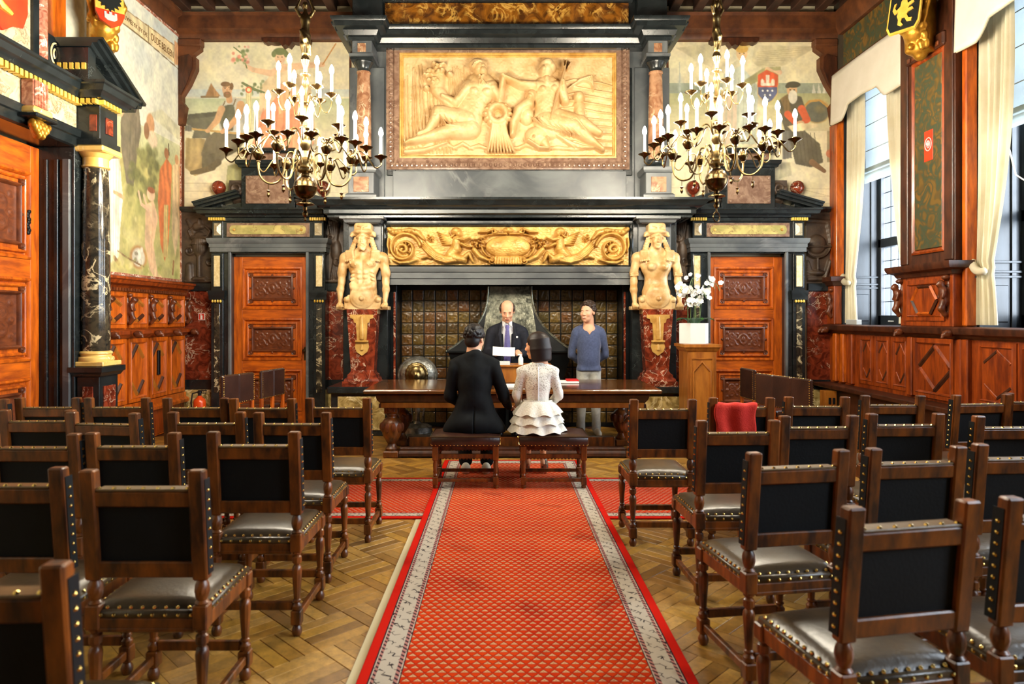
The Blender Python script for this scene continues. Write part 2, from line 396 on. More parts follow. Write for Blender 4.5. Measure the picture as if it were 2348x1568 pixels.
def rug_material(name,half,bw,mot,pale):
    """flat woven pattern: plain red edge, pale floral border with dark guard lines, red field of small pale boteh motifs; u=x across, v=y along"""
    m,t,b=base(name); L=t.links.new; b.inputs['Roughness'].default_value=.95; b.inputs['Specular IOR Level'].default_value=.08
    tc=N(t,'ShaderNodeTexCoord'); sp=N(t,'ShaderNodeSeparateXYZ'); L(tc.outputs['Object'],sp.inputs[0])
    def mth(op,a,bv=None,c=None):
        n=N(t,'ShaderNodeMath',operation=op)
        for i,x in enumerate((a,bv,c)):
            if x is None: continue
            if isinstance(x,(int,float)): n.inputs[i].default_value=x
            else: L(x,n.inputs[i])
        return n.outputs[0]
    x,y=sp.outputs[0],sp.outputs[1]
    hx,hy=half
    ex=mth('SUBTRACT',hx,mth('ABSOLUTE',x)); ey=mth('SUBTRACT',hy,mth('ABSOLUTE',y)); e=mth('MINIMUM',ex,ey)
    def band(a,bb): return mth('MULTIPLY',mth('GREATER_THAN',e,a),mth('LESS_THAN',e,bb))
    # field motif, staggered rows
    v=mth('DIVIDE',y,mot); row=mth('FLOOR',v); odd=mth('MODULO',mth('ABSOLUTE',row),2.0)
    u=mth('ADD',mth('DIVIDE',x,mot*1.35),mth('MULTIPLY',odd,.5))
    fu=mth('ABSOLUTE',mth('SUBTRACT',mth('FRACT',u),.5)); fv=mth('SUBTRACT',mth('FRACT',v),.28)
    d=mth('ADD',mth('MULTIPLY',fu,1.35),mth('ABSOLUTE',fv))
    inn=mth('MULTIPLY',mth('LESS_THAN',mth('ADD',fu,mth('MULTIPLY',fv,.62)),.29),mth('GREATER_THAN',fv,-.12))
    dot=mth('LESS_THAN',mth('ADD',mth('MULTIPLY',fu,fu),mth('MULTIPLY',mth('SUBTRACT',fv,.1),mth('SUBTRACT',fv,.1))),.007)
    outl=mth('MULTIPLY',mth('LESS_THAN',mth('ADD',fu,mth('MULTIPLY',fv,.62)),.42),mth('GREATER_THAN',fv,-.22))
    def mix(f,A,B):
        n=N(t,'ShaderNodeMix',data_type='RGBA'); 
        for i,q in ((0,f),(6,A),(7,B)):
            if isinstance(q,(tuple,float)): n.inputs[i].default_value=q
            else: L(q,n.inputs[i])
        return n.outputs[2]
    nz=N(t,'ShaderNodeTexNoise'); nz.inputs['Scale'].default_value=2.2; nz.inputs['Detail'].default_value=5; L(tc.outputs['Object'],nz.inputs['Vector'])
    rr=ramp(t,[(.35,C(206,60,6)),(.66,C(182,38,6))]); L(nz.outputs[0],rr.inputs[0])
    pl=C(*pale)
    col=mix(outl,rr.outputs[0],C(150,32,14)); col=mix(inn,col,pl); col=mix(dot,col,C(170,100,70))
    # border scroll: distorted voronoi cells as dark line work
    vo=N(t,'ShaderNodeTexVoronoi',feature='DISTANCE_TO_EDGE'); vo.inputs['Scale'].default_value=26; L(tc.outputs['Object'],vo.inputs['Vector'])
    vl=mth('LESS_THAN',vo.outputs['Distance'],.05)
    lng=mth('FRACT',mth('MULTIPLY',mth('ADD',y,x),11.0)); ros=mth('LESS_THAN',mth('ABSOLUTE',mth('SUBTRACT',lng,.5)),.2)
    bc=mix(mth('MULTIPLY',vl,ros),C(184,172,154),C(52,44,46))
    r0,b0,b1=bw
    col=mix(band(r0,b1),col,bc)
    ck=mth('GREATER_THAN',mth('FRACT',mth('MULTIPLY',mth('ADD',y,x),30.0)),.45)
    gd=mix(ck,C(64,44,48),C(176,120,110))
    g=(b1-r0)
    for a,c in ((r0+.06*g,r0+.17*g),(r0+.80*g,r0+.94*g)): col=mix(band(a,c),col,gd)
    for a,c in ((r0-.004,r0+.02*g),(b1-.02*g,b1+.002)): col=mix(band(a,c),col,C(60,30,34))
    col=mix(mth('LESS_THAN',e,r0-.004),col,C(196,26,10))
    # worn dark patches of soiling
    n4=N(t,'ShaderNodeTexNoise'); n4.inputs['Scale'].default_value=3.1; n4.inputs['Detail'].default_value=6; L(tc.outputs['Object'],n4.inputs['Vector'])
    r4=ramp(t,[(.56,(1,1,1,1)),(.72,(.62,.55,.55,1))]); L(n4.outputs[0],r4.inputs[0])
    mm=N(t,'ShaderNodeMix',data_type='RGBA',blend_type='MULTIPLY'); mm.inputs[0].default_value=1; L(col,mm.inputs[6]); L(r4.outputs[0],mm.inputs[7])
    L(mm.outputs[2],b.inputs['Base Color'])
    n5=N(t,'ShaderNodeTexNoise'); n5.inputs['Scale'].default_value=300; L(tc.outputs['Object'],n5.inputs['Vector']); bp=N(t,'ShaderNodeBump'); bp.inputs['Strength'].default_value=.3; bp.inputs['Distance'].default_value=.004
    L(n5.outputs[0],bp.inputs['Height']); L(bp.outputs[0],b.inputs['Normal'])
rug_material('runner_weave',(.717,3.6),(.05,.04,.18),.036,(208,162,116))
rug_material('cross_weave',(2.65,.66),(.05,.04,.14),.034,(196,142,112))
def lace_mat():
    m,t,b=base('lace_white'); L=t.links.new; b.inputs['Roughness'].default_value=.85
    co=coords(t,rnd=False); vo=N(t,'ShaderNodeTexVoronoi',feature='F1'); vo.inputs['Scale'].default_value=62; L(co,vo.inputs['Vector'])
    r=ramp(t,[(.20,C(176,166,146)),(.38,C(236,232,218))]); L(vo.outputs['Distance'],r.inputs[0])
    sp=N(t,'ShaderNodeSeparateXYZ'); L(co,sp.inputs[0]); g=N(t,'ShaderNodeMath',operation='GREATER_THAN',i_1=.87); L(sp.outputs[2],g.inputs[0])
    mx=N(t,'ShaderNodeMix',data_type='RGBA'); L(g.outputs[0],mx.inputs[0]); mx.inputs[6].default_value=C(240,236,222); L(r.outputs[0],mx.inputs[7]); L(mx.outputs[2],b.inputs['Base Color'])
    bp=N(t,'ShaderNodeBump'); bp.inputs['Strength'].default_value=.4; bp.inputs['Distance'].default_value=.006; L(vo.outputs['Distance'],bp.inputs['Height']); L(bp.outputs[0],b.inputs['Normal'])
lace_mat()
pmat('lace_plain',C(242,238,226),C(226,220,204),60,.85,bump=.4,bscale=90)
def panel_paint():
    """painted arabesque panel: green and ochre foliage on dark ground"""
    m,t,b=base('arabesque'); L=t.links.new; b.inputs['Roughness'].default_value=.55
    co=coords(t); n=N(t,'ShaderNodeTexNoise'); n.inputs['Scale'].default_value=6; n.inputs['Detail'].default_value=1; n.inputs['Distortion'].default_value=1.6; L(co,n.inputs['Vector'])
    r=ramp(t,[(.34,C(104,78,28)),(.44,C(82,64,26)),(.52,C(48,66,48)),(.60,C(68,60,30)),(.70,C(112,80,28))]); L(n.outputs[0],r.inputs[0]); L(r.outputs[0],b.inputs['Base Color'])
panel_paint()

# ------------------------------------------------------------------ numpy sculpting: signed distance fields + surface nets
def rot(ax=0,ay=0,az=0): return np.array(Euler((ax,ay,az)).to_matrix())
class SDF:
    warp=None
    def __init__(s,lo,hi,h):
        s.lo=np.array(lo,np.float32); s.h=h; s.n=np.ceil((np.array(hi)-s.lo)/h).astype(int)+1
        s.f=np.full(s.n,.2,np.float32); s.ax=[s.lo[i]+h*np.arange(s.n[i],dtype=np.float32) for i in range(3)]
    def _sub(s,lo,hi):
        a=np.clip(np.floor((np.array(lo)-s.lo)/s.h).astype(int),0,s.n); b=np.clip(np.ceil((np.array(hi)-s.lo)/s.h).astype(int)+1,0,s.n)
        if (b<=a).any(): return None
        return tuple(slice(i,j) for i,j in zip(a,b))
    def _mix(s,sl,d,k,sub):
        A=s.f[sl]
        if sub:
            d=-d; h=np.clip(.5-.5*(A-d)/k,0,1) if k>0 else (A<d); A[...]=(A*(1-h)+d*h+k*h*(1-h)) if k>0 else np.maximum(A,d)
        else:
            if k>0:
                h=np.clip(.5+.5*(A-d)/k,0,1); A[...]=A*(1-h)+d*h-k*h*(1-h)
            else: A[...]=np.minimum(A,d)
    def cap(s,a,b,ra,rb=None,k=.02,sub=False,sq=None):
        a=np.array(a,float);b=np.array(b,float); rb=ra if rb is None else rb; R=max(ra,rb)*(max(1,sq[1]) if sq else 1)+k+3*s.h
        sl=s._sub(np.minimum(a,b)-R,np.maximum(a,b)+R)
        if sl is None: return s
        X,Y,Z=np.meshgrid(*[s.ax[i][sl[i]] for i in range(3)],indexing='ij',sparse=True)
        ba=b-a; px,py,pz=X-a[0],Y-a[1],Z-a[2]
        t=np.clip((px*ba[0]+py*ba[1]+pz*ba[2])/max(1e-9,ba@ba),0,1)
        dx,dy,dz=px-t*ba[0],py-t*ba[1],pz-t*ba[2]
        if sq:
            n=np.array(sq[0],float); n/=np.linalg.norm(n); q=dx*n[0]+dy*n[1]+dz*n[2]; g=1/sq[1]-1
            dx=dx+n[0]*q*g; dy=dy+n[1]*q*g; dz=dz+n[2]*q*g
            d=np.sqrt(dx*dx+dy*dy+dz*dz)-(ra+(rb-ra)*t)
            if sq[1]<1: d=d*sq[1]
        else: d=np.sqrt(dx*dx+dy*dy+dz*dz)-(ra+(rb-ra)*t)
        s._mix(sl,d.astype(np.float32),k,sub); return s
    def chain(s,pts,rs,k=.02,sq=None):
        for i in range(len(pts)-1): s.cap(pts[i],pts[i+1],rs[i],rs[i+1],k,sq=sq)
        return s
    def ell(s,c,r,R=None,k=.02,sub=False):
        c=np.array(c,float); r=np.array(r if hasattr(r,'__len__') else (r,r,r),float); m=r.max()+k+3*s.h
        sl=s._sub(c-m,c+m)
        if sl is None: return s
        X,Y,Z=np.meshgrid(*[s.ax[i][sl[i]]-c[i] for i in range(3)],indexing='ij',sparse=True)
        if R is not None:
            R=np.array(R); X,Y,Z=[R[0,i]*X+R[1,i]*Y+R[2,i]*Z for i in range(3)]
        k0=np.sqrt((X/r[0])**2+(Y/r[1])**2+(Z/r[2])**2); k1=np.sqrt((X/r[0]**2)**2+(Y/r[1]**2)**2+(Z/r[2]**2)**2)+1e-9
        s._mix(sl,(k0*(k0-1)/k1).astype(np.float32),k,sub); return s
    def box(s,c,b,R=None,rd=.01,k=.01,sub=False):
        c=np.array(c,float); b=np.array(b,float); m=np.linalg.norm(b)+k+3*s.h; sl=s._sub(c-m,c+m)
        if sl is None: return s
        X,Y,Z=np.meshgrid(*[s.ax[i][sl[i]]-c[i] for i in range(3)],indexing='ij')
        if R is not None:
            R=np.array(R); X,Y,Z=[R[0,i]*X+R[1,i]*Y+R[2,i]*Z for i in range(3)]
        q=[np.abs(v)-bb+rd for v,bb in zip((X,Y,Z),b)]
        d=np.sqrt(sum(np.maximum(v,0)**2 for v in q))+np.minimum(np.maximum(q[0],np.maximum(q[1],q[2])),0)-rd
        s._mix(sl,d.astype(np.float32),k,sub); return s
    def cut(s,p,n):
        """keep the side the normal points away from: f=max(f, n.(x-p))"""
        n=np.array(n,float); n/=np.linalg.norm(n); X,Y,Z=np.meshgrid(*s.ax,indexing='ij',sparse=True)
        s.f=np.maximum(s.f,((X-p[0])*n[0]+(Y-p[1])*n[1]+(Z-p[2])*n[2]).astype(np.float32)); return s
    def vneck(s,zv,k,y1):
        X,Y,Z=np.meshgrid(*s.ax,indexing='ij',sparse=True); d=np.maximum((zv+k*np.abs(X)-Z)/math.sqrt(1+k*k),Y-y1); s.f=np.maximum(s.f,(-d).astype(np.float32)); return s
    def mesh(s):
        f=s.f.copy(); f[0]=f[-1]=.1; f[:,0]=f[:,-1]=.1; f[:,:,0]=f[:,:,-1]=.1
        ins=f<0; nx,ny,nz=f.shape
        cnt=np.zeros((nx-1,ny-1,nz-1),np.int8)
        for i in (0,1):
            for j in (0,1):
                for k in (0,1): cnt+=ins[i:nx-1+i,j:ny-1+j,k:nz-1+k]
        act=np.argwhere((cnt>0)&(cnt<8))
        if len(act)==0: return np.zeros((0,3)),np.zeros((0,4),int)
        idx=np.full(cnt.shape,-1,np.int64); idx[tuple(act.T)]=np.arange(len(act))
        acc=np.zeros((len(act),3)); num=np.zeros(len(act))
        cs=[(0,0,0),(1,0,0),(0,1,0),(1,1,0),(0,0,1),(1,0,1),(0,1,1),(1,1,1)]
        for a in range(8):
            for b in range(a+1,8):
                ca,cb=np.array(cs[a]),np.array(cs[b])
                if np.abs(ca-cb).sum()!=1: continue
                fa=f[tuple((act+ca).T)]; fb=f[tuple((act+cb).T)]; m=(fa<0)!=(fb<0)
                if not m.any(): continue
                t=fa[m]/(fa[m]-fb[m]); acc[m]+=ca+(cb-ca)*t[:,None]; num[m]+=1
        V=s.lo+s.h*(act+acc/num[:,None]); Q=[]
        for ax in range(3):
            sl0=[slice(None)]*3; sl1=[slice(None)]*3; sl0[ax]=slice(0,-1); sl1[ax]=slice(1,None)
            A=ins[tuple(sl0)]; B=ins[tuple(sl1)]; e=np.argwhere(A!=B); flip=A[tuple(e.T)]
            u,w=(ax+1)%3,(ax+2)%3; ok=(e[:,u]>0)&(e[:,w]>0); e=e[ok]; flip=flip[ok]
            q=[]
            for du,dw in ((1,1),(0,1),(0,0),(1,0)):
                g=e.copy(); g[:,u]-=du; g[:,w]-=dw; q.append(idx[tuple(g.T)])
            q=np.stack(q,1); q[~flip]=q[~flip][:,::-1]; Q.append(q)
        return V,np.concatenate(Q)
    def build(s,name,mat,parent,paint=None,local=True):
        V,Q=s.mesh(); me=bpy.data.meshes.new(name); cols=paint(V) if paint is not None else None
        if SDF.warp is not None: V=SDF.warp(V)
        me.from_pydata(V.tolist(),[],Q.tolist()); me.update(); me.shade_smooth()
        if cols is not None: set_col(me,cols)
        return link(name,me,mat,parent,local)
def set_col(me,cols):
    a=me.color_attributes.new('Col','FLOAT_COLOR','POINT'); c=np.ones((len(me.vertices),4),np.float32); c[:,:3]=cols[:,:3]
    a.data.foreach_set('color',c.ravel())
def painter(basec,spots):
    """surface colouring of skin: spots = (centre, radii, colour, softness)"""
    def fn(V):
        c=np.tile(np.array(basec[:3]),(len(V),1))
        for ce,r,col,so in spots:
            d=np.sqrt((((V-np.array(ce))/np.array(r))**2).sum(1)); w=np.clip((1-d)/so,0,1)[:,None]; c=c*(1-w)+np.array(col[:3])*w
        return c
    return fn

# ------------------------------------------------------------------ relief height fields
class Relief:
    def __init__(s,x0,x1,y0,y1,nx,ny):
        s.x0,s.x1,s.y0,s.y1=x0,x1,y0,y1; s.nx,s.ny=nx,ny
        s.X,s.Y=np.meshgrid(np.linspace(x0,x1,nx),np.linspace(y0,y1,ny)); s.H=np.zeros((ny,nx))
    def cap(s,a,b,ra,rb=None,h=1.0,base=0.0):
        rb=ra if rb is None else rb; ax,ay=a;bx,by=b; dx,dy=bx-ax,by-ay
        t=np.clip(((s.X-ax)*dx+(s.Y-ay)*dy)/max(1e-9,dx*dx+dy*dy),0,1); r=ra+(rb-ra)*t
        d=np.hypot(s.X-ax-t*dx,s.Y-ay-t*dy)/r; z=np.sqrt(np.clip(1-d*d,0,1))*h+base*(d<1); s.H=np.maximum(s.H,z); return s
    def chain(s,pts,rs,h=1.0,base=0):
        for i in range(len(pts)-1): s.cap(pts[i],pts[i+1],rs[i],rs[i+1],h,base)
        return s
    def ell(s,c,r,h=1.0,base=0,ang=0):
        x=s.X-c[0];y=s.Y-c[1]; ca,sa=math.cos(ang),math.sin(ang); d2=((x*ca+y*sa)/r[0])**2+((-x*sa+y*ca)/r[1])**2
        s.H=np.maximum(s.H,np.sqrt(np.clip(1-d2,0,1))*h+base*(d2<1)); return s
    def dent(s,c,r,h):
        d2=((s.X-c[0])/r[0])**2+((s.Y-c[1])/r[1])**2; s.H=s.H-h*np.clip(1-d2,0,1); return s
    def spiral(s,c,r0,r1,turns,w0,w1,a0=0,h=1,sgn=1,n=40):
        pts=[];rs=[]
        for i in range(n+1):
            t=i/n; a=a0+sgn*2*PI*turns*t; r=r0+(r1-r0)*t; pts.append((c[0]+r*math.cos(a),c[1]+r*math.sin(a))); rs.append(w0+(w1-w0)*t)
        return s.chain(pts,rs,h)
    def mirror(s): s.H=np.maximum(s.H,s.H[:,::-1]); return s
    def blur(s,n=1):
        for _ in range(n):
            h=np.pad(s.H,1,mode='edge'); s.H=(h[1:-1,1:-1]*4+h[:-2,1:-1]*2+h[2:,1:-1]*2+h[1:-1,:-2]*2+h[1:-1,2:]*2+h[:-2,:-2]+h[2:,2:]+h[:-2,2:]+h[2:,:-2])/16
        return s
    def points(s,fn):
        """fn(X,Y,H)->xyz arrays"""
        return np.stack(fn(s.X,s.Y,s.H),-1)
# ================================================================== THE ROOM SHELL
WL, WR, WB, WF, ZC = -4.60, 4.77, 9.80, -4.2, 6.02
# ---- floor: oak parquet laid diagonally in basket-weave blocks
floor = struct(MB().box(WL-.3,WR+.9,WF,WB+.2,-.12,-.006).build('floor','oak_dark'),'diagonal oak parquet floor of basket weave blocks','floor')
PCOL=[C(150,112,50),C(164,124,60),C(134,98,44),C(172,134,70),C(154,118,62),C(142,104,48),C(126,92,44),C(166,126,54)]
def plank_mesh(c,k):
    b=MB().box(-.1485,.1485,-.0363,.0363,-.012,0.0,.002); me=bpy.data.meshes.new('plank'); me.from_pydata(b.v,[],b.f); me.update()
    set_col(me,np.tile(np.array(c[:3]),(len(b.v),1))); me.materials.append(MAT['parquet']); return me
PM=[plank_mesh(c,i) for i,c in enumerate(PCOL)]
_pl=[]
S2=math.sqrt(.5); BS=.30
for iu in range(-25,60):
    for iv in range(-50,50):
        for k in range(4):
            off=(k-1.5)*.075
            if (iu+iv)%2: u,v,a=iu*BS+off,iv*BS,3*PI/4
            else: u,v,a=iu*BS,iv*BS+off,PI/4
            x=(u-v)*S2; y=(u+v)*S2
            if WL+.16<x<WR-.16 and .2<y<WB-.18: _pl.append((x,y,a,random.randrange(8)))
def _vis(p):
    x,y=p[0],p[1]
    return y>1.9 and y<6.6 and ((-.62-.22*y<x<-.68) or (.86<x<.86+.22*y))
_cand=sorted([p for p in _pl if _vis(p)],key=lambda p:p[1])
_own=set(id(p) for p in _cand[:290])
for p in _cand[:290]:
    o=bpy.data.objects.new('plank',PM[p[3]]); COL.objects.link(o); o.location=(p[0],p[1],0); o.rotation_euler=(0,0,p[2]); o.parent=floor
_v=[];_f=[];_c=[]
_bb=MB().box(-.1485,.1485,-.0363,.0363,-.012,0.0)
_bv=np.array(_bb.v)
for p in _pl:
    if id(p) in _own: continue
    ca,sa=math.cos(p[2]),math.sin(p[2]); n=len(_v)
    for q in _bv: _v.append((p[0]+ca*q[0]-sa*q[1],p[1]+sa*q[0]+ca*q[1],q[2]))
    _f+= [tuple(i+n for i in fc) for fc in _bb.f[1:]]
    _c+=[PCOL[p[3]][:3]]*8
me=bpy.data.meshes.new('plank_field'); me.from_pydata(_v,[],_f); me.update(); set_col(me,np.array(_c))
o=link('plank_field',me,'parquet',floor); o['kind']='stuff'

# ---- walls and ceiling
wall_back=struct(MB().box(WL-.2,WR+.2,WB,WB+.2,-.01,ZC).build('wall_back','plaster'),'plastered end wall behind the fireplace','wall')
wall_left=struct(MB().box(WL-.2,WL,WF,WB,-.01,ZC).build('wall_left','plaster'),'left wall carrying the painted mural','wall')
struct(MB().box(WL-.2,WR+.9,WF-.2,WF,-.01,ZC).build('wall_front','wall_dark'),'dark panelled wall at the entrance end','wall')
ceiling=struct(MB().box(WL-.2,WR+.9,WF,WB+.2,ZC,ZC+.2).build('ceiling','joist_wood'),'dark boarded ceiling','ceiling')
for i in range(28):
    x=WL+.2+i*.34
    MB().box(x-.065,x+.065,WF+.02,WB-.26,ZC-.19,ZC-.001,.01).build('joist','joist_wood',ceiling)
for y in (-1.0,3.2): MB().box(WL,WR,y-.2,y+.2,ZC-.5,ZC-.19,.02).build('beam','beam_wood',ceiling)
# wall-top beams
t1=struct(MB().sweep([(WL,WB),(WR,WB)],[(0,5.50),(.10,5.50),(.12,5.53),(.12,5.58),(.2,5.62),(.2,5.80),(.25,5.83),(0,5.83)]).build('trim_1','beam_wood'),'heavy oak wall beam above the end wall murals','beam')
for _x,_n in ((-3.05,7),(3.30,7)):
    _p=[(_x-.34,5.505)]+[(_x-.34+.68*i/14,5.46-.028*abs(math.sin(i*1.35))-(.05 if 5<i<9 else 0)) for i in range(15)]+[(_x+.34,5.505)]
    MB().prism(_p,WB-.16,WB-.03).build('carved_festoon','oak_dark',t1)
t2=struct(MB().sweep([(WL,WF),(WL,WB-.26)],[(0,5.56),(.06,5.56),(.08,5.60),(.08,5.74),(.14,5.78),(.14,5.83),(0,5.83)]).build('trim_2','beam_wood'),'oak cornice beam above the left mural','beam')
t2b=struct(MB().sweep([(WR,WB-.26),(WR,WF)],[(0,5.50),(.06,5.50),(.1,5.60),(.1,5.83),(0,5.83)]).build('trim_3','beam_wood'),'oak cornice beam above the windows','beam')
# carved corner consoles under the beam (left corner, right corner)
for px0,sg,lb in ((-1,1,'carved oak console bracket in the corner beside the left mural'),(1,-1,'carved oak console bracket in the corner beside the window bay')):
    xw=WL+.016 if sg>0 else WR-.005
    prof=[(0,4.28),(.06,4.30),(.10,4.55),(.05,4.62),(.05,4.70),(.15,4.86),(.25,5.08),(.25,5.24),(.20,5.28),(.31,5.36),(.31,5.50),(0,5.50)]
    r=thing('console_bracket',lb,'bracket',(xw,WB-.1,4.28))
    MB().prism([(xw+sg*a,b) for a,b in prof],WB-.12,WB-.014).build('bracket_body','beam_wood',r)
    MB().box(min(xw,xw+sg*.33),max(xw,xw+sg*.33),WB-.15,WB-.014,5.40,5.498,.015).build('bracket_cap','beam_wood',r)
    MB().prism([(xw+sg*a*.8,b) for a,b in prof[4:9]]+[(xw+sg*.02,5.24),(xw+sg*.02,4.72)],WB-.14,WB-.12).build('carved_face','oak_dark',r)

# ---- painted murals: colour laid on a fine grid of the mural canvas itself
def poly_mask(X,Y,poly):
    m=np.zeros(X.shape,bool); n=len(poly)
    for i in range(n):
        x0,y0=poly[i];x1,y1=poly[(i+1)%n]
        if y0==y1: continue
        c=((Y>=min(y0,y1))&(Y<max(y0,y1))); xi=x0+(Y-y0)*(x1-x0)/(y1-y0); m^=(c&(X<xi))
    return m
def vnoise(shape,cells,seed):
    r=np.random.default_rng(seed); g=r.random((cells[0]+2,cells[1]+2)); yy=np.linspace(0,cells[0],shape[0]);xx=np.linspace(0,cells[1],shape[1])
    iy=yy.astype(int);ix=xx.astype(int);fy=(yy-iy)[:,None];fx=(xx-ix)[None]; fy=fy*fy*(3-2*fy);fx=fx*fx*(3-2*fx)
    return (g[iy][:,ix]*(1-fy)*(1-fx)+g[iy+1][:,ix]*fy*(1-fx)+g[iy][:,ix+1]*(1-fy)*fx+g[iy+1][:,ix+1]*fy*fx)
class Canvas:
    def __init__(s,X,Y): s.X,s.Y=X,Y; s.c=np.zeros(X.shape+(3,)); s.seed=1
    def _put(s,m,col,a=1.0,var=.10,cells=None):
        s.seed+=1; cells=cells or (max(2,s.X.shape[0]//7),max(2,s.X.shape[1]//7))
        v=1+var*(vnoise(s.X.shape,cells,s.seed)-.5)*2
        col=(np.array(col[:3]) if np.ndim(col)==1 else col)*v[...,None]; m=(m*a)[...,None]; s.c=s.c*(1-m)+col*m
    def poly(s,pts,col,a=1.0,var=.12):
        m=poly_mask(s.X,s.Y,pts).astype(float); h=np.pad(m,1,mode='edge'); m=(m*2+h[:-2,1:-1]+h[2:,1:-1]+h[1:-1,:-2]+h[1:-1,2:])/6
        xs=[p[0] for p in pts]; w=max(1e-6,max(xs)-min(xs)); s.seed+=1; nz=vnoise(s.X.shape,(9,9),s.seed)
        fold=np.sin((s.X-min(xs))/w*15+nz*9)*.16+np.sin((s.X-min(xs))/w*7+nz*6+1)*.10
        s._put(m,np.array(col[:3])*(1+fold)[...,None],a,var); return s
    def finish(s,amt=.12):
        sh=s.X.shape; n1=vnoise(sh,(sh[0]//3,sh[1]//3),91)-.5; n2=vnoise(sh,(sh[0]//10,sh[1]//8),92)-.5; n3=vnoise(sh,(12,12),93)-.5
        s.c=s.c*.84+np.array(C(206,194,150)[:3])*.13; s.c=np.clip(s.c*(1+amt*1.2*n1+amt*1.6*n2+amt*1.2*n3)[...,None]*np.stack([1+.06*n3,1+0*n3,1-.10*n2],-1),0,1)
    def ell(s,c,r,col,a=1.0,var=.1,soft=.15,ang=0):
        x=s.X-c[0];y=s.Y-c[1];ca,sa=math.cos(ang),math.sin(ang); d=np.sqrt(((x*ca+y*sa)/r[0])**2+((-x*sa+y*ca)/r[1])**2)
        s._put(np.clip((1-d)/soft,0,1),col,a,var); return s
    def cap(s,a,b,ra,rb,col,al=1.0,var=.1):
        dx,dy=b[0]-a[0],b[1]-a[1]; t=np.clip(((s.X-a[0])*dx+(s.Y-a[1])*dy)/max(1e-9,dx*dx+dy*dy),0,1); r=ra+(rb-ra)*t
        s._put(np.clip((1-np.hypot(s.X-a[0]-t*dx,s.Y-a[1]-t*dy)/r)/.2,0,1),col,al,var); return s
    def chain(s,pts,r,col,al=1.0):
        rr=r if hasattr(r,'__len__') else [r]*len(pts)
        for i in range(len(pts)-1): s.cap(pts[i],pts[i+1],rr[i],rr[i+1],col,al)
        return s
    def blobs(s,box,n,rr,cols,seed,a=.7,asp=1.0):
        g=np.random.default_rng(seed)
        for i in range(n):
            x=g.uniform(box[0],box[2]);y=g.uniform(box[1],box[3]);r=g.uniform(*rr); s.ell((x,y),(r,r*asp),cols[i%len(cols)],a,.15,.5,g.uniform(0,3))
        return s
    def band(s,y0,y1,c0,c1,var=.06,cells=(14,10)):
        t=np.clip((s.Y-y0)/(y1-y0),0,1); m=((s.Y>=y0)&(s.Y<=y1)).astype(float); s.seed+=1
        v=1+var*(vnoise(s.X.shape,cells,s.seed)-.5)*2; col=(np.array(c0[:3])*(1-t)[...,None]+np.array(c1[:3])*t[...,None])*v[...,None]; s.c=s.c*(1-m[...,None])+col*m[...,None]; return s
SKIN=C(206,160,118); SKINL=C(222,182,146)
def mural(name,label,X,Y,canvas,xyz):
    b=MB().grid(xyz); me=bpy.data.meshes.new(name); me.from_pydata(b.v,[],b.f); me.update(); set_col(me,canvas.c.reshape(-1,3)); me.materials.append(MAT['painted'])
    o=bpy.data.objects.new('mural_canvas',me); COL.objects.link(o); return o
def framed(root,canvas_obj): canvas_obj.parent=root
# back-left mural: a smith seated by the sea, a garlanded figure above
def back_mural(px0,px1,py0,py1,paint,label):
    nx=int((px1-px0)/1.3); ny=int((py1-py0)/1.3); y=WB-.012
    PX,PY=np.meshgrid(np.linspace(px0,px1,nx),np.linspace(py0,py1,ny)); cv=Canvas(PX,PY); paint(cv); cv.finish()
    xyz=np.stack([(PX-CXP)/F_PX*y,np.full(PX.shape,y),HC-(PY-CYP)/F_PX*y],-1)
    r=thing('mural',label,'mural',(float(xyz[...,0].mean()),y,float(xyz[...,2].min())))
    o=mural('m',label,PX,PY,cv,xyz); o.parent=r; o.matrix_parent_inverse=Matrix.Translation(-Vector(r.location))
    x0,x1=xyz[0,0,0],xyz[0,-1,0]; z1,z0=xyz[0,0,2],xyz[-1,0,2]
    fr=lambda a,b,u:(a,y-u,b)
    MB().sweep([(x0,z0),(x0,z1),(x1,z1),(x1,z0)],[(0,-.008),(0,.012),(.03,.012),(.03,-.008)],closed=True,frame=fr).build('mural_border','beam_wood',r)
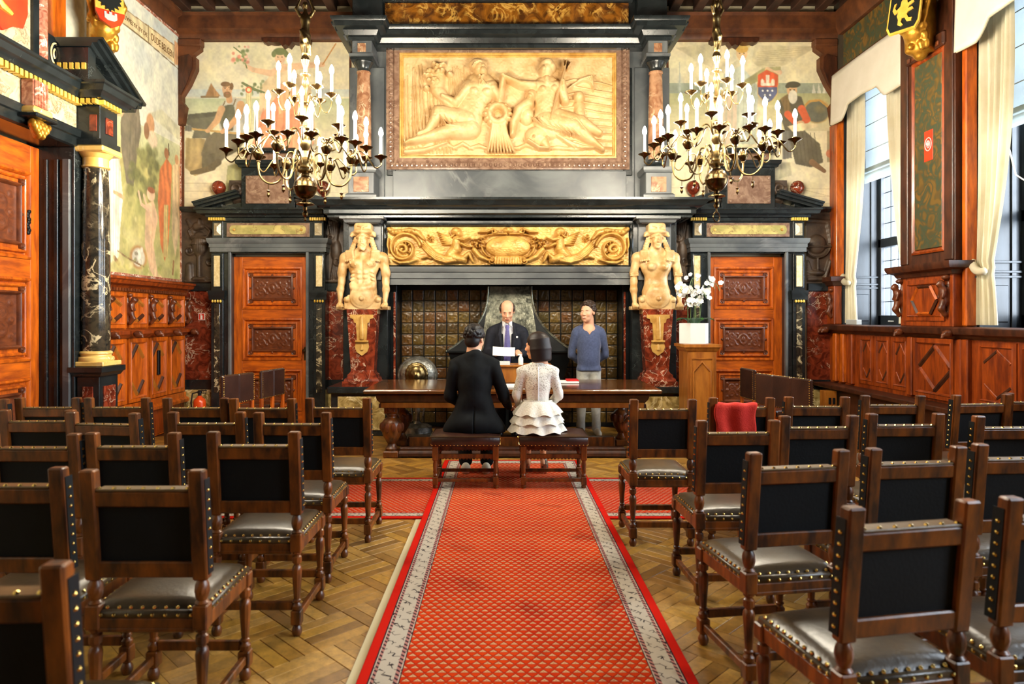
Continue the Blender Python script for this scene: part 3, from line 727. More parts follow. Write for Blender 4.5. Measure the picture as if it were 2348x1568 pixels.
def paint_left(c):
    c.band(80,280,C(226,216,180),C(214,210,182)); c.blobs((420,110,800,250),40,(14,46),[C(232,222,190),C(206,204,184),C(220,208,168)],3,.35,.6)
    c.band(205,222,C(196,204,196),C(206,210,196)); c.ell((485,215),(60,34),C(176,188,190),.55,soft=.8); c.band(226,262,C(176,184,150),C(206,206,168)); c.band(262,300,C(196,196,160),C(214,206,170))
    c.band(300,480,C(222,212,178),C(230,220,188))
    for i in range(4): c.cap((420,420+i*18),(800,424+i*18),1.2,1.2,C(188,174,138),.5)
    # boat with tan sail
    c.cap((462,222),(500,222),2.5,2.5,C(120,92,60)).poly([(484,190),(502,221),(470,221)],C(150,104,66)).poly([(486,196),(506,220),(492,220)],C(170,124,82))
    # winged figure with wreath, arms spread
    c.ell((590,150),(60,46),C(210,200,164),.6,soft=.6).ell((700,150),(66,44),C(212,202,166),.6,soft=.6)
    c.poly([(596,200),(640,150),(664,152),(712,196),(726,330),(590,330)],C(216,190,152)).poly([(600,260),(640,215),(690,230),(720,330),(700,360),(590,352),(578,330)],C(222,142,104)).poly([(640,190),(668,200),(674,250),(640,262)],C(226,168,124))
    for i in range(7): c.cap((604+i*16,250),(588+i*20,345),2.5,3,C(196,110,78),.5)
    c.chain([(652,154),(620,168),(580,160),(566,152)],[9,8,6,5],SKINL); c.chain([(664,154),(700,150),(740,148)],[9,8,6],SKINL)
    c.chain([(740,148),(770,100)],1.6,C(190,128,60)); c.ell((642,132),(13,17),SKINL).ell((642,118),(17,9),C(92,108,66)).ell((628,124),(6,8),C(98,112,70)).ell((656,124),(6,8),C(98,112,70)); c.ell((637,131),(2,1.4),C(70,50,40)).ell((647,131),(2,1.4),C(70,50,40)).ell((642,141),(4,1.6),C(180,90,80))
    # bouquet
    c.chain([(566,156),(556,124),(536,108)],1.5,C(96,116,70)); c.blobs((534,104,572,146),26,(3,7),[C(104,126,78),C(132,148,96),C(214,128,110),C(226,176,158)],9,.9)
    c.chain([(556,190),(580,204),(606,212)],[3,4,2],C(96,112,74)); c.blobs((552,186,610,216),18,(3,6),[C(88,108,70),C(110,128,84)],5,.8)
    # banner post with red disc
    c.poly([(564,206),(577,206),(577,300),(564,300)],C(212,200,150)); c.ell((570,206),(8,8),C(210,92,54)).ell((570,206),(4.5,4.5),C(236,200,150))
    # smith: anvil, shirt, leather apron, arms, trousers, boots, hammer
    c.poly([(426,272),(470,262),(512,262),(508,274),(488,282),(478,296),(486,316),(440,318),(446,296),(426,284)],C(96,94,82)).poly([(430,262),(512,254),(514,264),(430,274)],C(70,70,64)).poly([(426,316),(470,318),(480,392),(446,404),(424,384)],C(166,142,96)).ell((446,352),(16,30),C(188,164,116),.5,soft=.8)
    c.poly([(506,242),(516,230),(532,222),(552,226),(563,242),(568,282),(564,308),(548,316),(520,312),(504,296),(500,268)],C(188,184,172)); c.ell((556,262),(9,30),C(160,160,156),.7,soft=.6)
    c.poly([(508,246),(522,240),(536,240),(540,262),(534,300),(512,302),(504,280)],C(78,78,66)); c.chain([(510,246),(516,232)],1.6,C(110,92,66)); c.chain([(536,240),(540,228)],1.6,C(110,92,66))
    c.poly([(494,300),(530,304),(560,308),(562,322),(546,346),(516,362),(500,376),(490,386),(464,388),(462,350),(472,318)],C(92,84,70)); c.ell((520,330),(26,16),C(116,106,86),.6,soft=.7,ang=-.4); c.poly([(464,356),(494,350),(492,384),(462,394)],C(80,74,62))
    c.chain([(488,384),(462,392),(440,396)],[8,7,5],C(92,76,54)); c.cap((500,372),(484,384),9,8,C(84,72,56))
    c.chain([(552,240),(546,268),(528,288),(510,302)],[10,9,7,5],C(196,146,104)); c.chain([(508,250),(498,276),(484,292),(476,300)],[9,8,6,5],C(206,158,116)); c.cap((424,294),(566,308),2.6,2.6,C(184,146,88)); c.ell((510,302),(6,5),C(206,158,116)).ell((476,300),(6,5),C(206,158,116)); c.poly([(424,286),(440,288),(440,302),(424,300)],C(104,104,98))
    c.cap((524,214),(526,230),7,8,C(190,140,100)); c.ell((521,205),(12.5,16),C(212,168,128)).ell((525,206),(9,13),C(192,144,104),.5,soft=.8).ell((521,217),(9.5,8),C(128,88,56)).ell((517,193),(12,6.5),C(112,76,48)).ell((531,198),(5,9),C(112,76,48)); c.cap((513,200),(519,200),1,1,C(84,56,40)).cap((524,200),(530,201),1,1,C(84,56,40)); c.ell((516,203),(2,1.2),C(56,40,32)).ell((527,204),(2,1.2),C(56,40,32)).cap((521,204),(520,210),1.2,1.6,C(178,124,90)).ell((521,214),(4,1.2),C(160,92,76))
    c.poly([(522,380),(552,372),(556,420),(540,445),(516,440)],C(150,152,84),.7)
    # right hand part: quay and river haze behind the chandelier
    c.ell((745,210),(30,16),C(180,190,188),.5,soft=.8); c.poly([(700,330),(790,330),(790,350),(700,352)],C(140,142,132),.5)
back_mural(418,806,92,486,paint_left,'mural of a seated smith by the sea under a garlanded winged figure')
def paint_right(c):
    c.band(80,260,C(226,216,176),C(216,210,176)); c.blobs((1530,100,1915,240),40,(14,46),[C(232,222,186),C(208,204,178),C(220,206,162)],13,.35,.6)
    c.band(190,216,C(150,160,140),C(130,142,128)); c.band(214,240,C(164,164,120),C(180,176,128)); c.band(240,300,C(190,184,140),C(206,196,156)); c.band(300,490,C(222,212,176),C(230,220,186))
    for i in range(4): c.cap((1530,430+i*17),(1915,433+i*17),1.2,1.2,C(190,176,138),.5)
    c.cap((1700,400),(1912,452),1.2,1.2,C(190,176,138),.6)
    c.poly([(1556,216),(1558,140),(1562,216)],C(168,176,168)).ell((1560,190),(10,22),C(166,174,164),.6,soft=.7)
    # wings and haloed figure
    c.poly([(1550,110),(1640,98),(1672,140),(1664,170),(1600,140)],C(206,196,158),.85).poly([(1730,104),(1876,106),(1800,150),(1740,160),(1724,138)],C(202,192,154),.85)
    for i in range(8): c.cap((1736,120+i*4),(1860-i*12,108+i*6),1,1,C(176,162,124),.5)
    c.poly([(1660,160),(1690,138),(1718,140),(1752,160),(1760,300),(1700,356),(1650,330)],C(206,198,164)).poly([(1660,170),(1700,150),(1740,200),(1730,330),(1650,330)],C(176,188,176),.8).poly([(1660,214),(1690,206),(1690,330),(1656,336)],C(206,160,128),.5)
    for i in range(6): c.cap((1670+i*12,180),(1662+i*14,330),1.5,2.5,C(150,160,140),.4)
    c.ell((1701,122),(14,18),C(226,190,146)).ell((1701,112),(16,10),C(214,166,80)).ell((1701,106),(22,6),C(224,190,100),.6); c.ell((1696,122),(2,1.4),C(90,60,40)).ell((1706,122),(2,1.4),C(90,60,40)).ell((1701,131),(4,1.5),C(190,110,90))
    c.poly([(1704,186),(1750,156),(1790,152),(1792,168),(1750,180),(1712,200)],C(150,146,104))
    c.chain([(1760,160),(1776,168),(1788,166)],[7,6,6],SKINL)
    # heraldic shield: castle over stars, generic civic arms
    sh=[(1738,172),(1758,160),(1784,172),(1782,214),(1772,228),(1760,236),(1748,228),(1738,216)]
    c.poly([(p[0]+(p[0]-1760)*.07,p[1]+(p[1]-198)*.05) for p in sh],C(206,172,96)); c.poly(sh,C(62,78,120)); c.poly([(1738,172),(1758,160),(1784,172),(1783,200),(1737,200)],C(222,78,36))
    for x in (1748,1760,1772): c.poly([(x-4,196),(x-4,184),(x-2,184),(x-2,181),(x+2,181),(x+2,184),(x+4,184),(x+4,196)],C(232,220,196))
    c.poly([(1746,197),(1746,190),(1774,190),(1774,197)],C(232,220,196)).poly([(1756,184),(1756,172),(1764,172),(1764,184)],C(232,220,196))
    for x,y in ((1749,208),(1760,208),(1771,208),(1754,218),(1766,218),(1760,228)): c.ell((x,y),(3,3),C(232,232,226),soft=.6)
    # old scholar: beret, white beard, dark gown, red sleeve, book; globe behind
    c.ell((1873,255),(34,30),C(196,160,96)).ell((1873,256),(31,27),C(88,92,84)).ell((1880,250),(16,12),C(128,118,80),.7,soft=.6); c.chain([(1842,246),(1856,232),(1880,230),(1904,250),(1908,282)],[2.5]*5,C(186,140,66))
    c.poly([(1786,230),(1808,214),(1838,222),(1850,258),(1846,300),(1880,330),(1888,372),(1860,384),(1824,376),(1812,330),(1800,300),(1790,270)],C(70,66,60)); c.poly([(1794,300),(1812,300),(1816,362),(1794,366)],C(92,92,92)); c.poly([(1790,226),(1806,216),(1816,260),(1804,272)],C(110,84,50))
    for i in range(6): c.cap((1822+i*9,305),(1830+i*9,370),1.5,2,C(50,48,44),.6)
    c.chain([(1838,250),(1850,274),(1838,284)],[10,9,6],C(206,76,40)); c.chain([(1806,262),(1822,280)],[9,7],C(206,76,40)); c.ell((1836,282),(9,6),SKIN)
    c.poly([(1806,290),(1836,282),(1872,284),(1876,290),(1840,300),(1818,302)],C(226,206,164)); c.ell((1816,206),(13,17),SKIN).ell((1818,222),(11,17),C(222,214,196)).ell((1819,194),(18,8),C(40,40,40)).ell((1806,198),(6,5),C(44,44,44)); c.ell((1812,206),(2,1.4),C(60,40,30)).ell((1821,206),(2,1.4),C(60,40,30))
    c.cap((1862,372),(1890,392),8,5,C(120,84,60)).poly([(1896,300),(1908,300),(1908,372),(1896,372)],C(150,140,110)).ell((1902,352),(9,10),C(180,80,50),.8)
    for x in (1862,1874,1886): c.poly([(x,214),(x+9,214),(x+3,190)],C(206,206,190))
    c.poly([(1790,372),(1812,372),(1816,402),(1786,410)],C(160,158,130),.6)
back_mural(1528,1914,84,482,paint_right,'mural of a bearded scholar with globe beside a winged figure holding a shield')

# left-wall mural (painted in wall coordinates; pixel outlines are carried onto the wall plane)
LX=WL+.012
def wl(px,py):
    d=LX*F_PX/(px-CXP); return (d,HC-(py-CYP)*d/F_PX)
def left_mural():
    d0,d1=7.02,WB-.03; z0,z1=2.06,5.56; nx,nz=300,330
    Dg,Zg=np.meshgrid(np.linspace(d0,d1,nx),np.linspace(z1,z0,nz)); PXg=CXP+F_PX*LX/Dg; PYg=CYP-F_PX*(Zg-HC)/Dg
    c=Canvas(Dg,-Zg)
    def pg(pts,col,a=1.0,var=.12): c.poly([(wl(*p)[0],-wl(*p)[1]) for p in pts],col,a,var)
    def W(p): q=wl(*p); return (q[0],-q[1])
    def ch(pts,r,col,al=1.0):
        c.chain([W(p) for p in pts],[x*.0062 for x in (r if hasattr(r,'__len__') else [r]*len(pts))],col,al)
    def el(p,r,col,a=1.0,soft=.2): q=W(p); c.ell(q,(r[0]*.0105,r[1]*.0056),col,a,soft=soft)
    c.band(-5.6,-4.0,C(206,212,200),C(224,220,196)); c.blobs((d0,-5.5,d1,-3.8),30,(.1,.45),[C(232,228,206),C(190,204,206),C(214,214,196)],21,.35,.6)
    c.band(-4.0,-3.6,C(206,206,164),C(176,178,120)); c.band(-3.6,-2.0,C(170,164,96),C(188,178,112),.2,(26,20))
    c.blobs((d0,-3.7,d1,-2.05),150,(.04,.2),[C(150,152,84),C(190,178,112),C(128,132,70),C(206,194,134),C(166,150,92)],22,.5,.7)
    pg([(370,250),(420,300),(420,330),(340,260)],C(206,200,160),.7)
    # hill figures
    el((345,285),(11,28),C(196,140,96)); el((350,320),(13,22),C(214,192,160)); el((336,300),(7,22),C(140,92,60))
    # hooded standing figure in grey mantle
    pg([(283,240),(300,212),(318,240),(324,300),(314,360),(306,428),(290,420),(278,340),(276,280)],C(104,94,78)); el((309,222),(8,18),C(206,164,124)); ch([(284,250),(278,262),(240,258)],[6,5,4],SKIN); ch([(300,280),(296,400)],3,C(76,68,58),.6); ch([(312,270),(310,380)],3,C(76,68,58),.6); pg([(300,205),(316,205),(320,245),(298,240)],C(170,126,80),.7)
    # white robed figures behind the column
    pg([(232,340),(262,330),(276,380),(282,452),(276,520),(272,590),(240,610),(230,600)],C(230,226,206)); pg([(228,330),(240,330),(246,600),(228,610)],C(206,196,160))
    for i in range(5): ch([(246+i*7,360),(250+i*5,585)],1.6,C(196,190,166),.7)
    el((240,300),(8,16),C(206,160,120)); ch([(262,440),(282,452)],[4,5],SKIN); ch([(245,596),(250,612)],5,C(120,80,50)); ch([(262,590),(272,604)],5,C(120,80,50))
    # tree behind
    c.blobs((W((296,400))[0],-3.75,W((360,470))[0],-3.1),60,(.03,.11),[C(96,100,52),C(120,120,66),C(76,80,44)],23,.7)
    # kneeling woman in pale rose with raised hands
    pg([(334,470),(352,460),(362,500),(352,560),(360,620),(380,646),(364,652),(344,620),(332,560)],C(228,186,146)); el((346,446),(11,17),SKINL); ch([(340,480),(324,468),(318,440)],[5,4,4],SKINL); ch([(348,478),(336,470),(330,448)],[5,4,4],SKINL); el((347,436),(10,8),C(150,76,44)); ch([(350,510),(346,610)],2,C(206,156,118),.6)
    # man in red and gold mantle, further companions
    pg([(366,390),(382,362),(394,380),(392,460),(386,560),(378,600),(368,560),(362,460)],C(214,110,56)); pg([(376,470),(386,470),(384,590),(374,590)],C(206,176,110)); el((382,352),(7,15),C(176,110,70)); ch([(386,330),(388,355)],2.4,C(90,70,46))
    pg([(396,380),(412,366),(418,420),(412,520),(402,590),(394,540)],C(226,190,144)); el((405,366),(6,14),C(196,140,96)); pg([(410,380),(420,390),(420,600),(412,580)],C(206,150,104)); ch([(398,600),(396,628)],4,C(150,100,60))
    # shield lying on the grass
    el((318,590),(22,30),C(176,128,72)); el((318,590),(16,23),C(206,200,176)); c.blobs((W((310,575))[0],-2.42,W((326,605))[0],-2.22),14,(.02,.05),[C(120,112,90),C(230,226,206)],24,.8); ch([(270,575),(290,590),(330,612)],2,C(120,84,50))
    c.blobs((d0,-2.3,d1,-2.05),50,(.03,.12),[C(150,154,70),C(196,186,110),C(214,200,140)],25,.6,.6)
    # painted scroll band
    pg([(280,16),(340,62),(340,98),(280,52)],C(216,196,150)); pg([(340,58),(400,104),(404,148),(340,98)],C(220,198,150)); pg([(400,92),(412,104),(410,150),(400,148)],C(206,150,104)); ch([(280,52),(340,98),(418,166)],1.6,C(110,84,50)); ch([(340,58),(340,98)],1.3,C(110,84,50)); ch([(280,16),(340,60),(400,104)],1.2,C(140,108,66))
    c.finish(.16); xyz=np.stack([np.full(Dg.shape,LX),Dg,Zg],-1)
    lb='mural of ancient robed figures on a green hillside under a lettered scroll'
    r=thing('mural',lb,'mural',(LX,8.3,z0)); o=mural('m',lb,None,None,c,xyz); o.parent=r; o.matrix_parent_inverse=Matrix.Translation(-Vector(r.location))
    fr=lambda a,b,u:(LX+u,a,b)
    MB().sweep([(d0,z0),(d0,z1),(d1,z1),(d1,z0)],[(0,-.008),(0,.012),(.03,.012),(.03,-.008)],closed=True,frame=fr).build('mural_border','pink_marble',r)
    # lettering on the scroll
    def text(s,px0,py0,px1,py1,hpx):
        a=wl(px0,py0); b=wl(px1,py1); cu=bpy.data.curves.new('t','FONT'); cu.body=s; cu.size=1; cu.extrude=.0005; cu.resolution_u=3
        ob=bpy.data.objects.new('t',cu); COL.objects.link(ob); dg=bpy.context.evaluated_depsgraph_get(); me=bpy.data.meshes.new_from_object(ob.evaluated_get(dg)); bpy.data.objects.remove(ob)
        co=np.empty(len(me.vertices)*3); me.vertices.foreach_get('co',co); co=co.reshape(-1,3); w=co[:,0].max(); hh=hpx*a[0]/F_PX/.72
        t=co[:,0]/w; d=a[0]+(b[0]-a[0])*t; z=a[1]+(b[1]-a[1])*t+co[:,1]*hh; out=np.stack([np.full(len(t),LX+.004)+co[:,2],d,z],1); me.vertices.foreach_set('co',out.ravel()); me.update(); me.materials.clear()
        o=link('lettering',me,'gold_text',r); lab(o,'dark painted lettering on the scroll'); o['kind']='stuff'
    text("'T HUWELYK BY DE",268,30,337,86,11); text('OUDE BELGEN',345,90,397,134,17)
left_mural()
# ================================================================== BACK WALL: dado, carved stone panels
def back_box(name,mat,x0,x1,z0,z1,out,parent,ch=.004): return bbox_box(name,mat,parent,x0,x1,WB-out,WB-.001,z0,z1,ch)
SUR={'l':-3.27,'r':3.455}
FX=.11
def wall_relief(root,px0,px1,py0,py1,draw,nx,ny,depth,mat='carved_stone'):
    y=WB-.03; R=Relief(px0,px1,py0,py1,nx,ny); draw(R); R.blur(1)
    A=R.points(lambda X,Y,H:((X-CXP)/F_PX*y,y-H*depth,HC-(Y-CYP)/F_PX*y)); return MB().grid(A).build('carved_panel',mat,root)
def urn(R):
    for i in range(9): R.cap((430+i*3,505+i*7),(444+i*2,520+i*9),4,2,.25)
    R.ell((458,560),(18,30),.9).cap((442,545),(474,545),4,4,1).cap((440,560),(476,560),2,2,1).cap((458,590),(458,632),6,6,.7).cap((446,640),(470,640),5,5,.8).cap((452,520),(464,520),10,6,.8).cap((458,505),(458,520),4,8,.7)
    R.chain([(442,548),(434,530),(446,520)],[3,3,2],.6).chain([(474,548),(484,530),(470,518)],[3,3,2],.6)
    R.cap((434,610),(434,640),8,9,.6).spiral((436,575),10,2,1.5,3,1.5,h=.5).spiral((482,600),9,2,1.5,3,1.5,h=.5).cap((426,645),(490,645),4,4,.5)
    for k in range(7): R.dent((446+k*4,560),(1.2,22),.16)
def globe(R):
    R.ell((1872,560),(22,22),.9).cap((1846,566),(1902,566),2.2,2.2,1.1).spiral((1872,562),29,29,.52,2.5,2.5,a0=-.05,h=.8).cap((1872,594),(1872,618),4,4,.8).ell((1872,626),(20,7),.8)
    for i in range(7): R.cap((1896+i*2,510+i*10),(1908,530+i*12),5,2,.35).cap((1852,600+i*6),(1866+i*3,640),3,3,.3)
    R.cap((1852,640),(1908,640),5,5,.5).cap((1850,505),(1906,510),5,5,.3); R.cap((1890,640),(1902,600),5,5,.6)
def trophy(cx):
    def f(R):
        for i in range(5): R.cap((cx-14+i*6,508),(cx+12-i*5,640),3,2.4,.5)
        R.ell((cx+3,575),(12,26),.8).spiral((cx+6,600),10,2,1.6,3,1.5,h=.7).spiral((cx-8,545),9,2,1.4,3,1.5,h=.6).cap((cx-16,645),(cx+18,645),5,4,.5)
    return f
def dado_bay(px0,px1,draw,lb):
    y=WB; x0,x1=XP(px0,y),XP(px1,y); r=struct(empty('trim',((x0+x1)/2,y,0)),lb,'wall panelling')
    wall_relief(r,px0,px1,496,650,draw,int((px1-px0)*.9),130,.075)
    back_box('carved_ground','carved_stone',x0,x1,2.04,3.06,.028,r)
    back_box('black_band','black_marble',x0,x1,1.93,2.04,.06,r); back_box('red_marble_panel','red_marble',x0,x1,.66,1.93,.03,r,.002)
    back_box('lower_band','black_marble',x0,x1,.52,.66,.05,r); back_box('breccia_plinth','breccia',x0,x1,.0,.52,.06,r,.003)
    MB().sweep([(x0,WB),(x1,WB)],[(0,3.06),(.05,3.06),(.08,3.10),(.08,3.13),(0,3.13)]).build('upper_band','black_marble',r); return r
dado_bay(416.2,488,urn,'carved stone urn panel over red marble beside the left corner').name='trim_4'
dado_bay(744,792,trophy(768),'carved trophy panel over red marble between left door and fireplace').name='trim_5'
dado_bay(1542,1584,trophy(1563),'carved trophy panel over red marble between fireplace and right door').name='trim_6'
dado_bay(1849,1910,globe,'carved stone globe panel over red marble beside the window corner').name='trim_7'

# ================================================================== DOORS with carved panels
def carve_mesh():
    R=Relief(0,100,0,50,64,34)
    R.spiral((50,25),11,11,1,2.2,2.2,h=.8,n=24).ell((50,25),(5,8),.9)
    for sx in (0,1):
        m=(lambda x:100-x) if sx else (lambda x:x)
        R.spiral((m(20),17),9,2,1.5,2.4,1.4,a0=PI*sx,h=.8,sgn=1-2*sx,n=20).spiral((m(20),34),9,2,1.5,2.4,1.4,a0=PI*sx,h=.8,sgn=2*sx-1,n=20).ell((m(8),25),(4,4),.8).ell((m(33),12),(4,3),.7).ell((m(33),38),(4,3),.7).ell((m(35),25),(4,3),.7).ell((m(8),9),(3,3),.7).ell((m(8),41),(3,3),.7)
    R.blur(1); A=R.points(lambda X,Y,H:(X/100-.5,-H,(25-Y)/50)); b=MB().grid(A); me=bpy.data.meshes.new('carving'); me.from_pydata(b.v,[],b.f); me.update(); me.shade_smooth(); me.materials.append(MAT['oak_carved']); return me
CARVE=carve_mesh()
def door_leaf(root,w,h,panels,wood='oak_orange',knob=None):
    """local: x across, z up, face towards -y"""
    st=.125
    f=MB().box(-w/2,-w/2+st,-.0,.05,0,h,.004).box(w/2-st,w/2,-.0,.05,0,h,.004)
    f.build('stile',wood,root,local=True)
    zs=[0]+[z for p in panels for z in p]+[h]
    for i in range(0,len(zs),2): MB().box(-w/2+st,w/2-st,0.0,.05,zs[i],zs[i+1],.003).build('rail',wood+'_h' if wood=='oak_orange' else wood,root,local=True)
    fr=lambda a,b,u:(a,-u,b)
    for z0,z1 in panels:
        x0,x1=-w/2+st,w/2-st
        p=MB().box(x0,x1,.022,.045,z0,z1).build('panel',wood,root,local=True)
        MB().sweep([(x0,z0),(x0,z1),(x1,z1),(x1,z0)],[(0,-.024),(0,.012),(.02,.018),(.034,.004),(.04,-.022)],closed=True,frame=fr).build('panel_moulding',wood,p,local=True)
        a,b,c,d=x0+.06,x1-.06,z0+.055,z1-.055
        MB().sweep([(a,c),(a,d),(b,d),(b,c)],[(0,-.022),(.006,.012),(.02,.016),(.03,.008),(.034,-.01),(.085,-.006),(.085,-.022)],closed=True,frame=fr).build('inner_moulding',wood,p,local=True)
        e,g,i2,j=a+.085,b-.085,c+.085,d-.085
        MB().sweep([(e,i2),(e,j),(g,j),(g,i2)],[(-.02,-.02),(-.014,.016),(0,.022),(.012,.012),(.02,-.016)],closed=True,frame=fr).build('carving_frame','oak_carved',p,local=True)
        o=bpy.data.objects.new('carving',CARVE); COL.objects.link(o); o.parent=p; o.scale=(g-e-.02,.022,j-i2-.02); o.location=((e+g)/2,.016,(i2+j)/2)
        q=MB()
        for sx,cx in ((-1,a+.058),(1,b-.058)):
            for cz in (c+.056,d-.056):
                m=Matrix.Translation((cx,.004,cz))@Matrix.Rotation(PI/2,4,'X'); q.lathe([(.0,.026),(.012,.024),(.018,.016),(.03,.022),(.036,.012),(.036,-.01)][::-1],(0,0,0),10,m)
        for cx,cz in ((a+.058,(c+d)/2),(b-.058,(c+d)/2),((a+b)/2,c+.06),((a+b)/2,d-.06)): q.ball((cx,-.002,cz),(.017,.014,.017),8,5)
        q.build('corner_bosses','oak_carved',p,local=True)
    if knob:
        kx,kz=knob; k=MB(); m=Matrix.Translation((kx,0,kz))@Matrix.Rotation(PI/2,4,'X'); k.lathe([(.012,0),(.012,.03),(.028,.04),(.03,.055),(.018,.068),(0,.07)],(0,0,0),10,m); k.box(kx-.02,kx+.02,-.006,.0,kz-.14,kz+.05,.002); k.build('door_knob','brass',root,local=True)
PANELS=[(.22,.81),(.94,1.54),(1.67,2.27)]
for i,(s,lb,kn) in enumerate((('l','orange oak door with carved panels between black marble jambs left of fireplace',.47),('r','orange oak door with carved panels behind the orchid pedestal',-.47))):
    d=struct(empty('door_%d'%(i+1),(SUR[s],WB-.062,0)),lb,'door'); door_leaf(d,1.10,2.42,PANELS,knob=(kn,1.08))

# ================================================================== MARBLE DOOR SURROUNDS
def surround(cx,lb,sgn):
    r=thing('door_surround',lb,'door surround',(cx,WB-.2,0)); yf=9.56; W=.80; OW=.545; ZT=2.45; xi=FX+sgn*(2.36+.235-.012)   # end of the mantel shelf that the cornice dies into
    def bx(n,m,x0,x1,y0,y1,z0,z1,ch=.006,p=None): return bbox_box(n,m,p or r,cx+x0,cx+x1,y0,y1,z0,z1,ch)
    for s in (-1,1):
        a,b=sorted((s*.63,s*W)); pl=bx('pilaster','black_marble',a,b,yf,WB-.002,.30,2.45)
        a2,b2=sorted((s*.665,s*.765)); 
        MB().sweep([(cx+a2,1.98),(cx+a2,2.42),(cx+b2,2.42),(cx+b2,1.98)],[(-.012,-.005),(-.012,.012),(0,.016),(.008,-.005)],closed=True,frame=lambda q,w,u:(q,yf-u,w)).build('inset_frame','black_marble',pl)
        bx('cream_inset','cream_inset',a2+.006,b2-.006,yf-.008,yf+.01,1.985,2.415,.003,pl)
        bx('marble_inset','column_marble',a2+.01,b2-.01,yf-.008,yf+.01,.50,1.74,.003,pl)
        MB().sweep([(cx+a-.012,WB-.1),(cx+a-.012,yf-.012),(cx+b+.012,yf-.012),(cx+b+.012,WB-.1)],[(0,1.80),(.012,1.80),(.012,1.86),(.02,1.88),(.02,1.93),(0,1.93)]).build('pilaster_block','black_marble',pl)
        g=MB()
        for k in range(4): g.ball((cx+a+.03+k*.037,yf-.018,1.78),(.015,.02,.022),8,5)
        g.build('gilt_beads','gold_dentil',pl)
        bx('pilaster_base','black_marble',a-.04,b+.04,yf-.06,WB-.002,.0,.24); MB().sweep([(cx+a-.04,WB-.1),(cx+a-.04,yf-.06),(cx+b+.04,yf-.06),(cx+b+.04,WB-.1)],[(0,.24),(-.005,.25),(-.02,.27),(-.02,.285),(-.04,.31),(-.05,.31),(-.05,.24)]).build('base_moulding','black_marble',r)
        a3,b3=sorted((s*OW,s*.63)); j=bx('jamb','black_marble',a3,b3,yf+.02,WB-.002,0,ZT)
        MB().box(cx+s*OW-.02,cx+s*OW+.02,yf-.0,yf+.06,0,ZT+.02,.008).build('jamb_bead','grey_marble',j)
    bx('head','black_marble',-W,W,yf+.02,WB-.002,ZT,2.52)
    fr=[(cx-W,WB-.05),(cx-W,yf),(cx+W,yf),(cx+W,WB-.05)]
    MB().sweep(fr,[(0,2.47),(.012,2.47),(.012,2.53),(.022,2.535),(.022,2.58),(.04,2.60),(.05,2.64),(.05,2.66),(0,2.66)]).build('architrave','grey_marble',r)
    bx('frieze','black_marble',-W+.02,W-.02,yf+.01,WB-.002,2.66,2.90)
    fp=bx('frieze_panel','rose_marble',-.58,.58,yf-.004,yf+.02,2.68,2.875,.003)
    # yellow marble tablet with notched round ends, studs
    pts=[]
    for s,a0 in ((1,-PI/2),(-1,PI/2)):
        for k in range(7):
            a=a0+PI*k/6; pts.append((cx+s*.49+.045*math.cos(a) ,2.778+.062*math.sin(a)))
    MB().prism(pts,yf-.018,yf).build('tablet','green_marble',fp)
    st=MB(); [st.ball((cx+s*.47,yf-.02,2.778),(.022,.02,.022),8,5) for s in (-1,1)]; st.build('tablet_studs','gilt_stone',fp)
    for s in (-1,1):
        a,b=sorted((s*.63,s*.78)); q=bx('frieze_block','black_marble',a,b,yf-.012,yf+.05,2.66,2.90)
        x=cx+(a+b)/2; MB().add([(x-.05,yf-.014,2.70),(x+.05,yf-.014,2.70),(x+.05,yf-.014,2.87),(x-.05,yf-.014,2.87),(x,yf-.05,2.755),(x,yf-.05,2.815)],[(0,1,4),(1,2,5,4),(2,3,5),(3,0,4,5),(0,3,2,1)]) or None
        m=MB(); m.add([(x-.05,yf-.012,2.70),(x+.05,yf-.012,2.70),(x+.05,yf-.012,2.87),(x-.05,yf-.012,2.87),(x,yf-.04,2.755),(x,yf-.04,2.815)],[(0,1,4),(1,2,5,4),(2,3,5),(3,0,4,5),(0,3,2,1)]); m.build('diamond_boss','white_marble',q,flat=True)
        d=MB()
        for k in range(7): d.box(x-.11+k*.033,x-.11+k*.033+.022,yf-.055,yf-.01,2.905,2.945)
        d.build('gilt_dentils','gold_dentil',r)
    bx('dentil_band','black_marble',-W+.01,W-.01,yf-.01,WB-.002,2.90,2.95)
    MB().sweep([(cx-W,WB-.03),(cx-W,yf),(xi,yf)] if sgn<0 else [(xi,yf),(cx+W,yf),(cx+W,WB-.03)],[(0,2.95),(.05,2.95),(.06,2.98),(.14,2.99),(.15,3.03),(.17,3.04),(.17,3.065),(0,3.065)]).build('cornice','black_marble',r)
    bx('cornice_core','black_marble',-W if sgn<0 else max(-W,xi-cx),min(W,xi-cx) if sgn<0 else W,yf+.002,WB-.0125,2.952,3.064)
    # broken pediment
    for s in (-1,1):
        p0=(cx+s*.98,3.06); p1=(cx+s*.375,3.25)
        if s!=sgn:
            xe=xi-sgn*.03; p0=(xe,3.06+.19*(s*.98-(xe-cx))/(s*.605))
        prof=[(p0[0],p0[1]),(p1[0],p1[1]-.08),(p1[0],p1[1]-.0)]
        MB().prism([(cx+s*.97 if s==sgn else xi,3.066),(cx+s*.385,3.066),(cx+s*.385,3.17),(cx+s*.90 if s==sgn else xi,3.07 if s==sgn else p0[1]+.02)],yf+.05,WB-.0125).build('tympanum','black_marble',r)
        k=MB(); d=Vector((p1[0]-p0[0],0,p1[1]-p0[1])).normalized(); nrm=Vector((-d.z,0,d.x)) if s<0 else Vector((d.z,0,-d.x))
        if nrm.z<0: nrm=-nrm
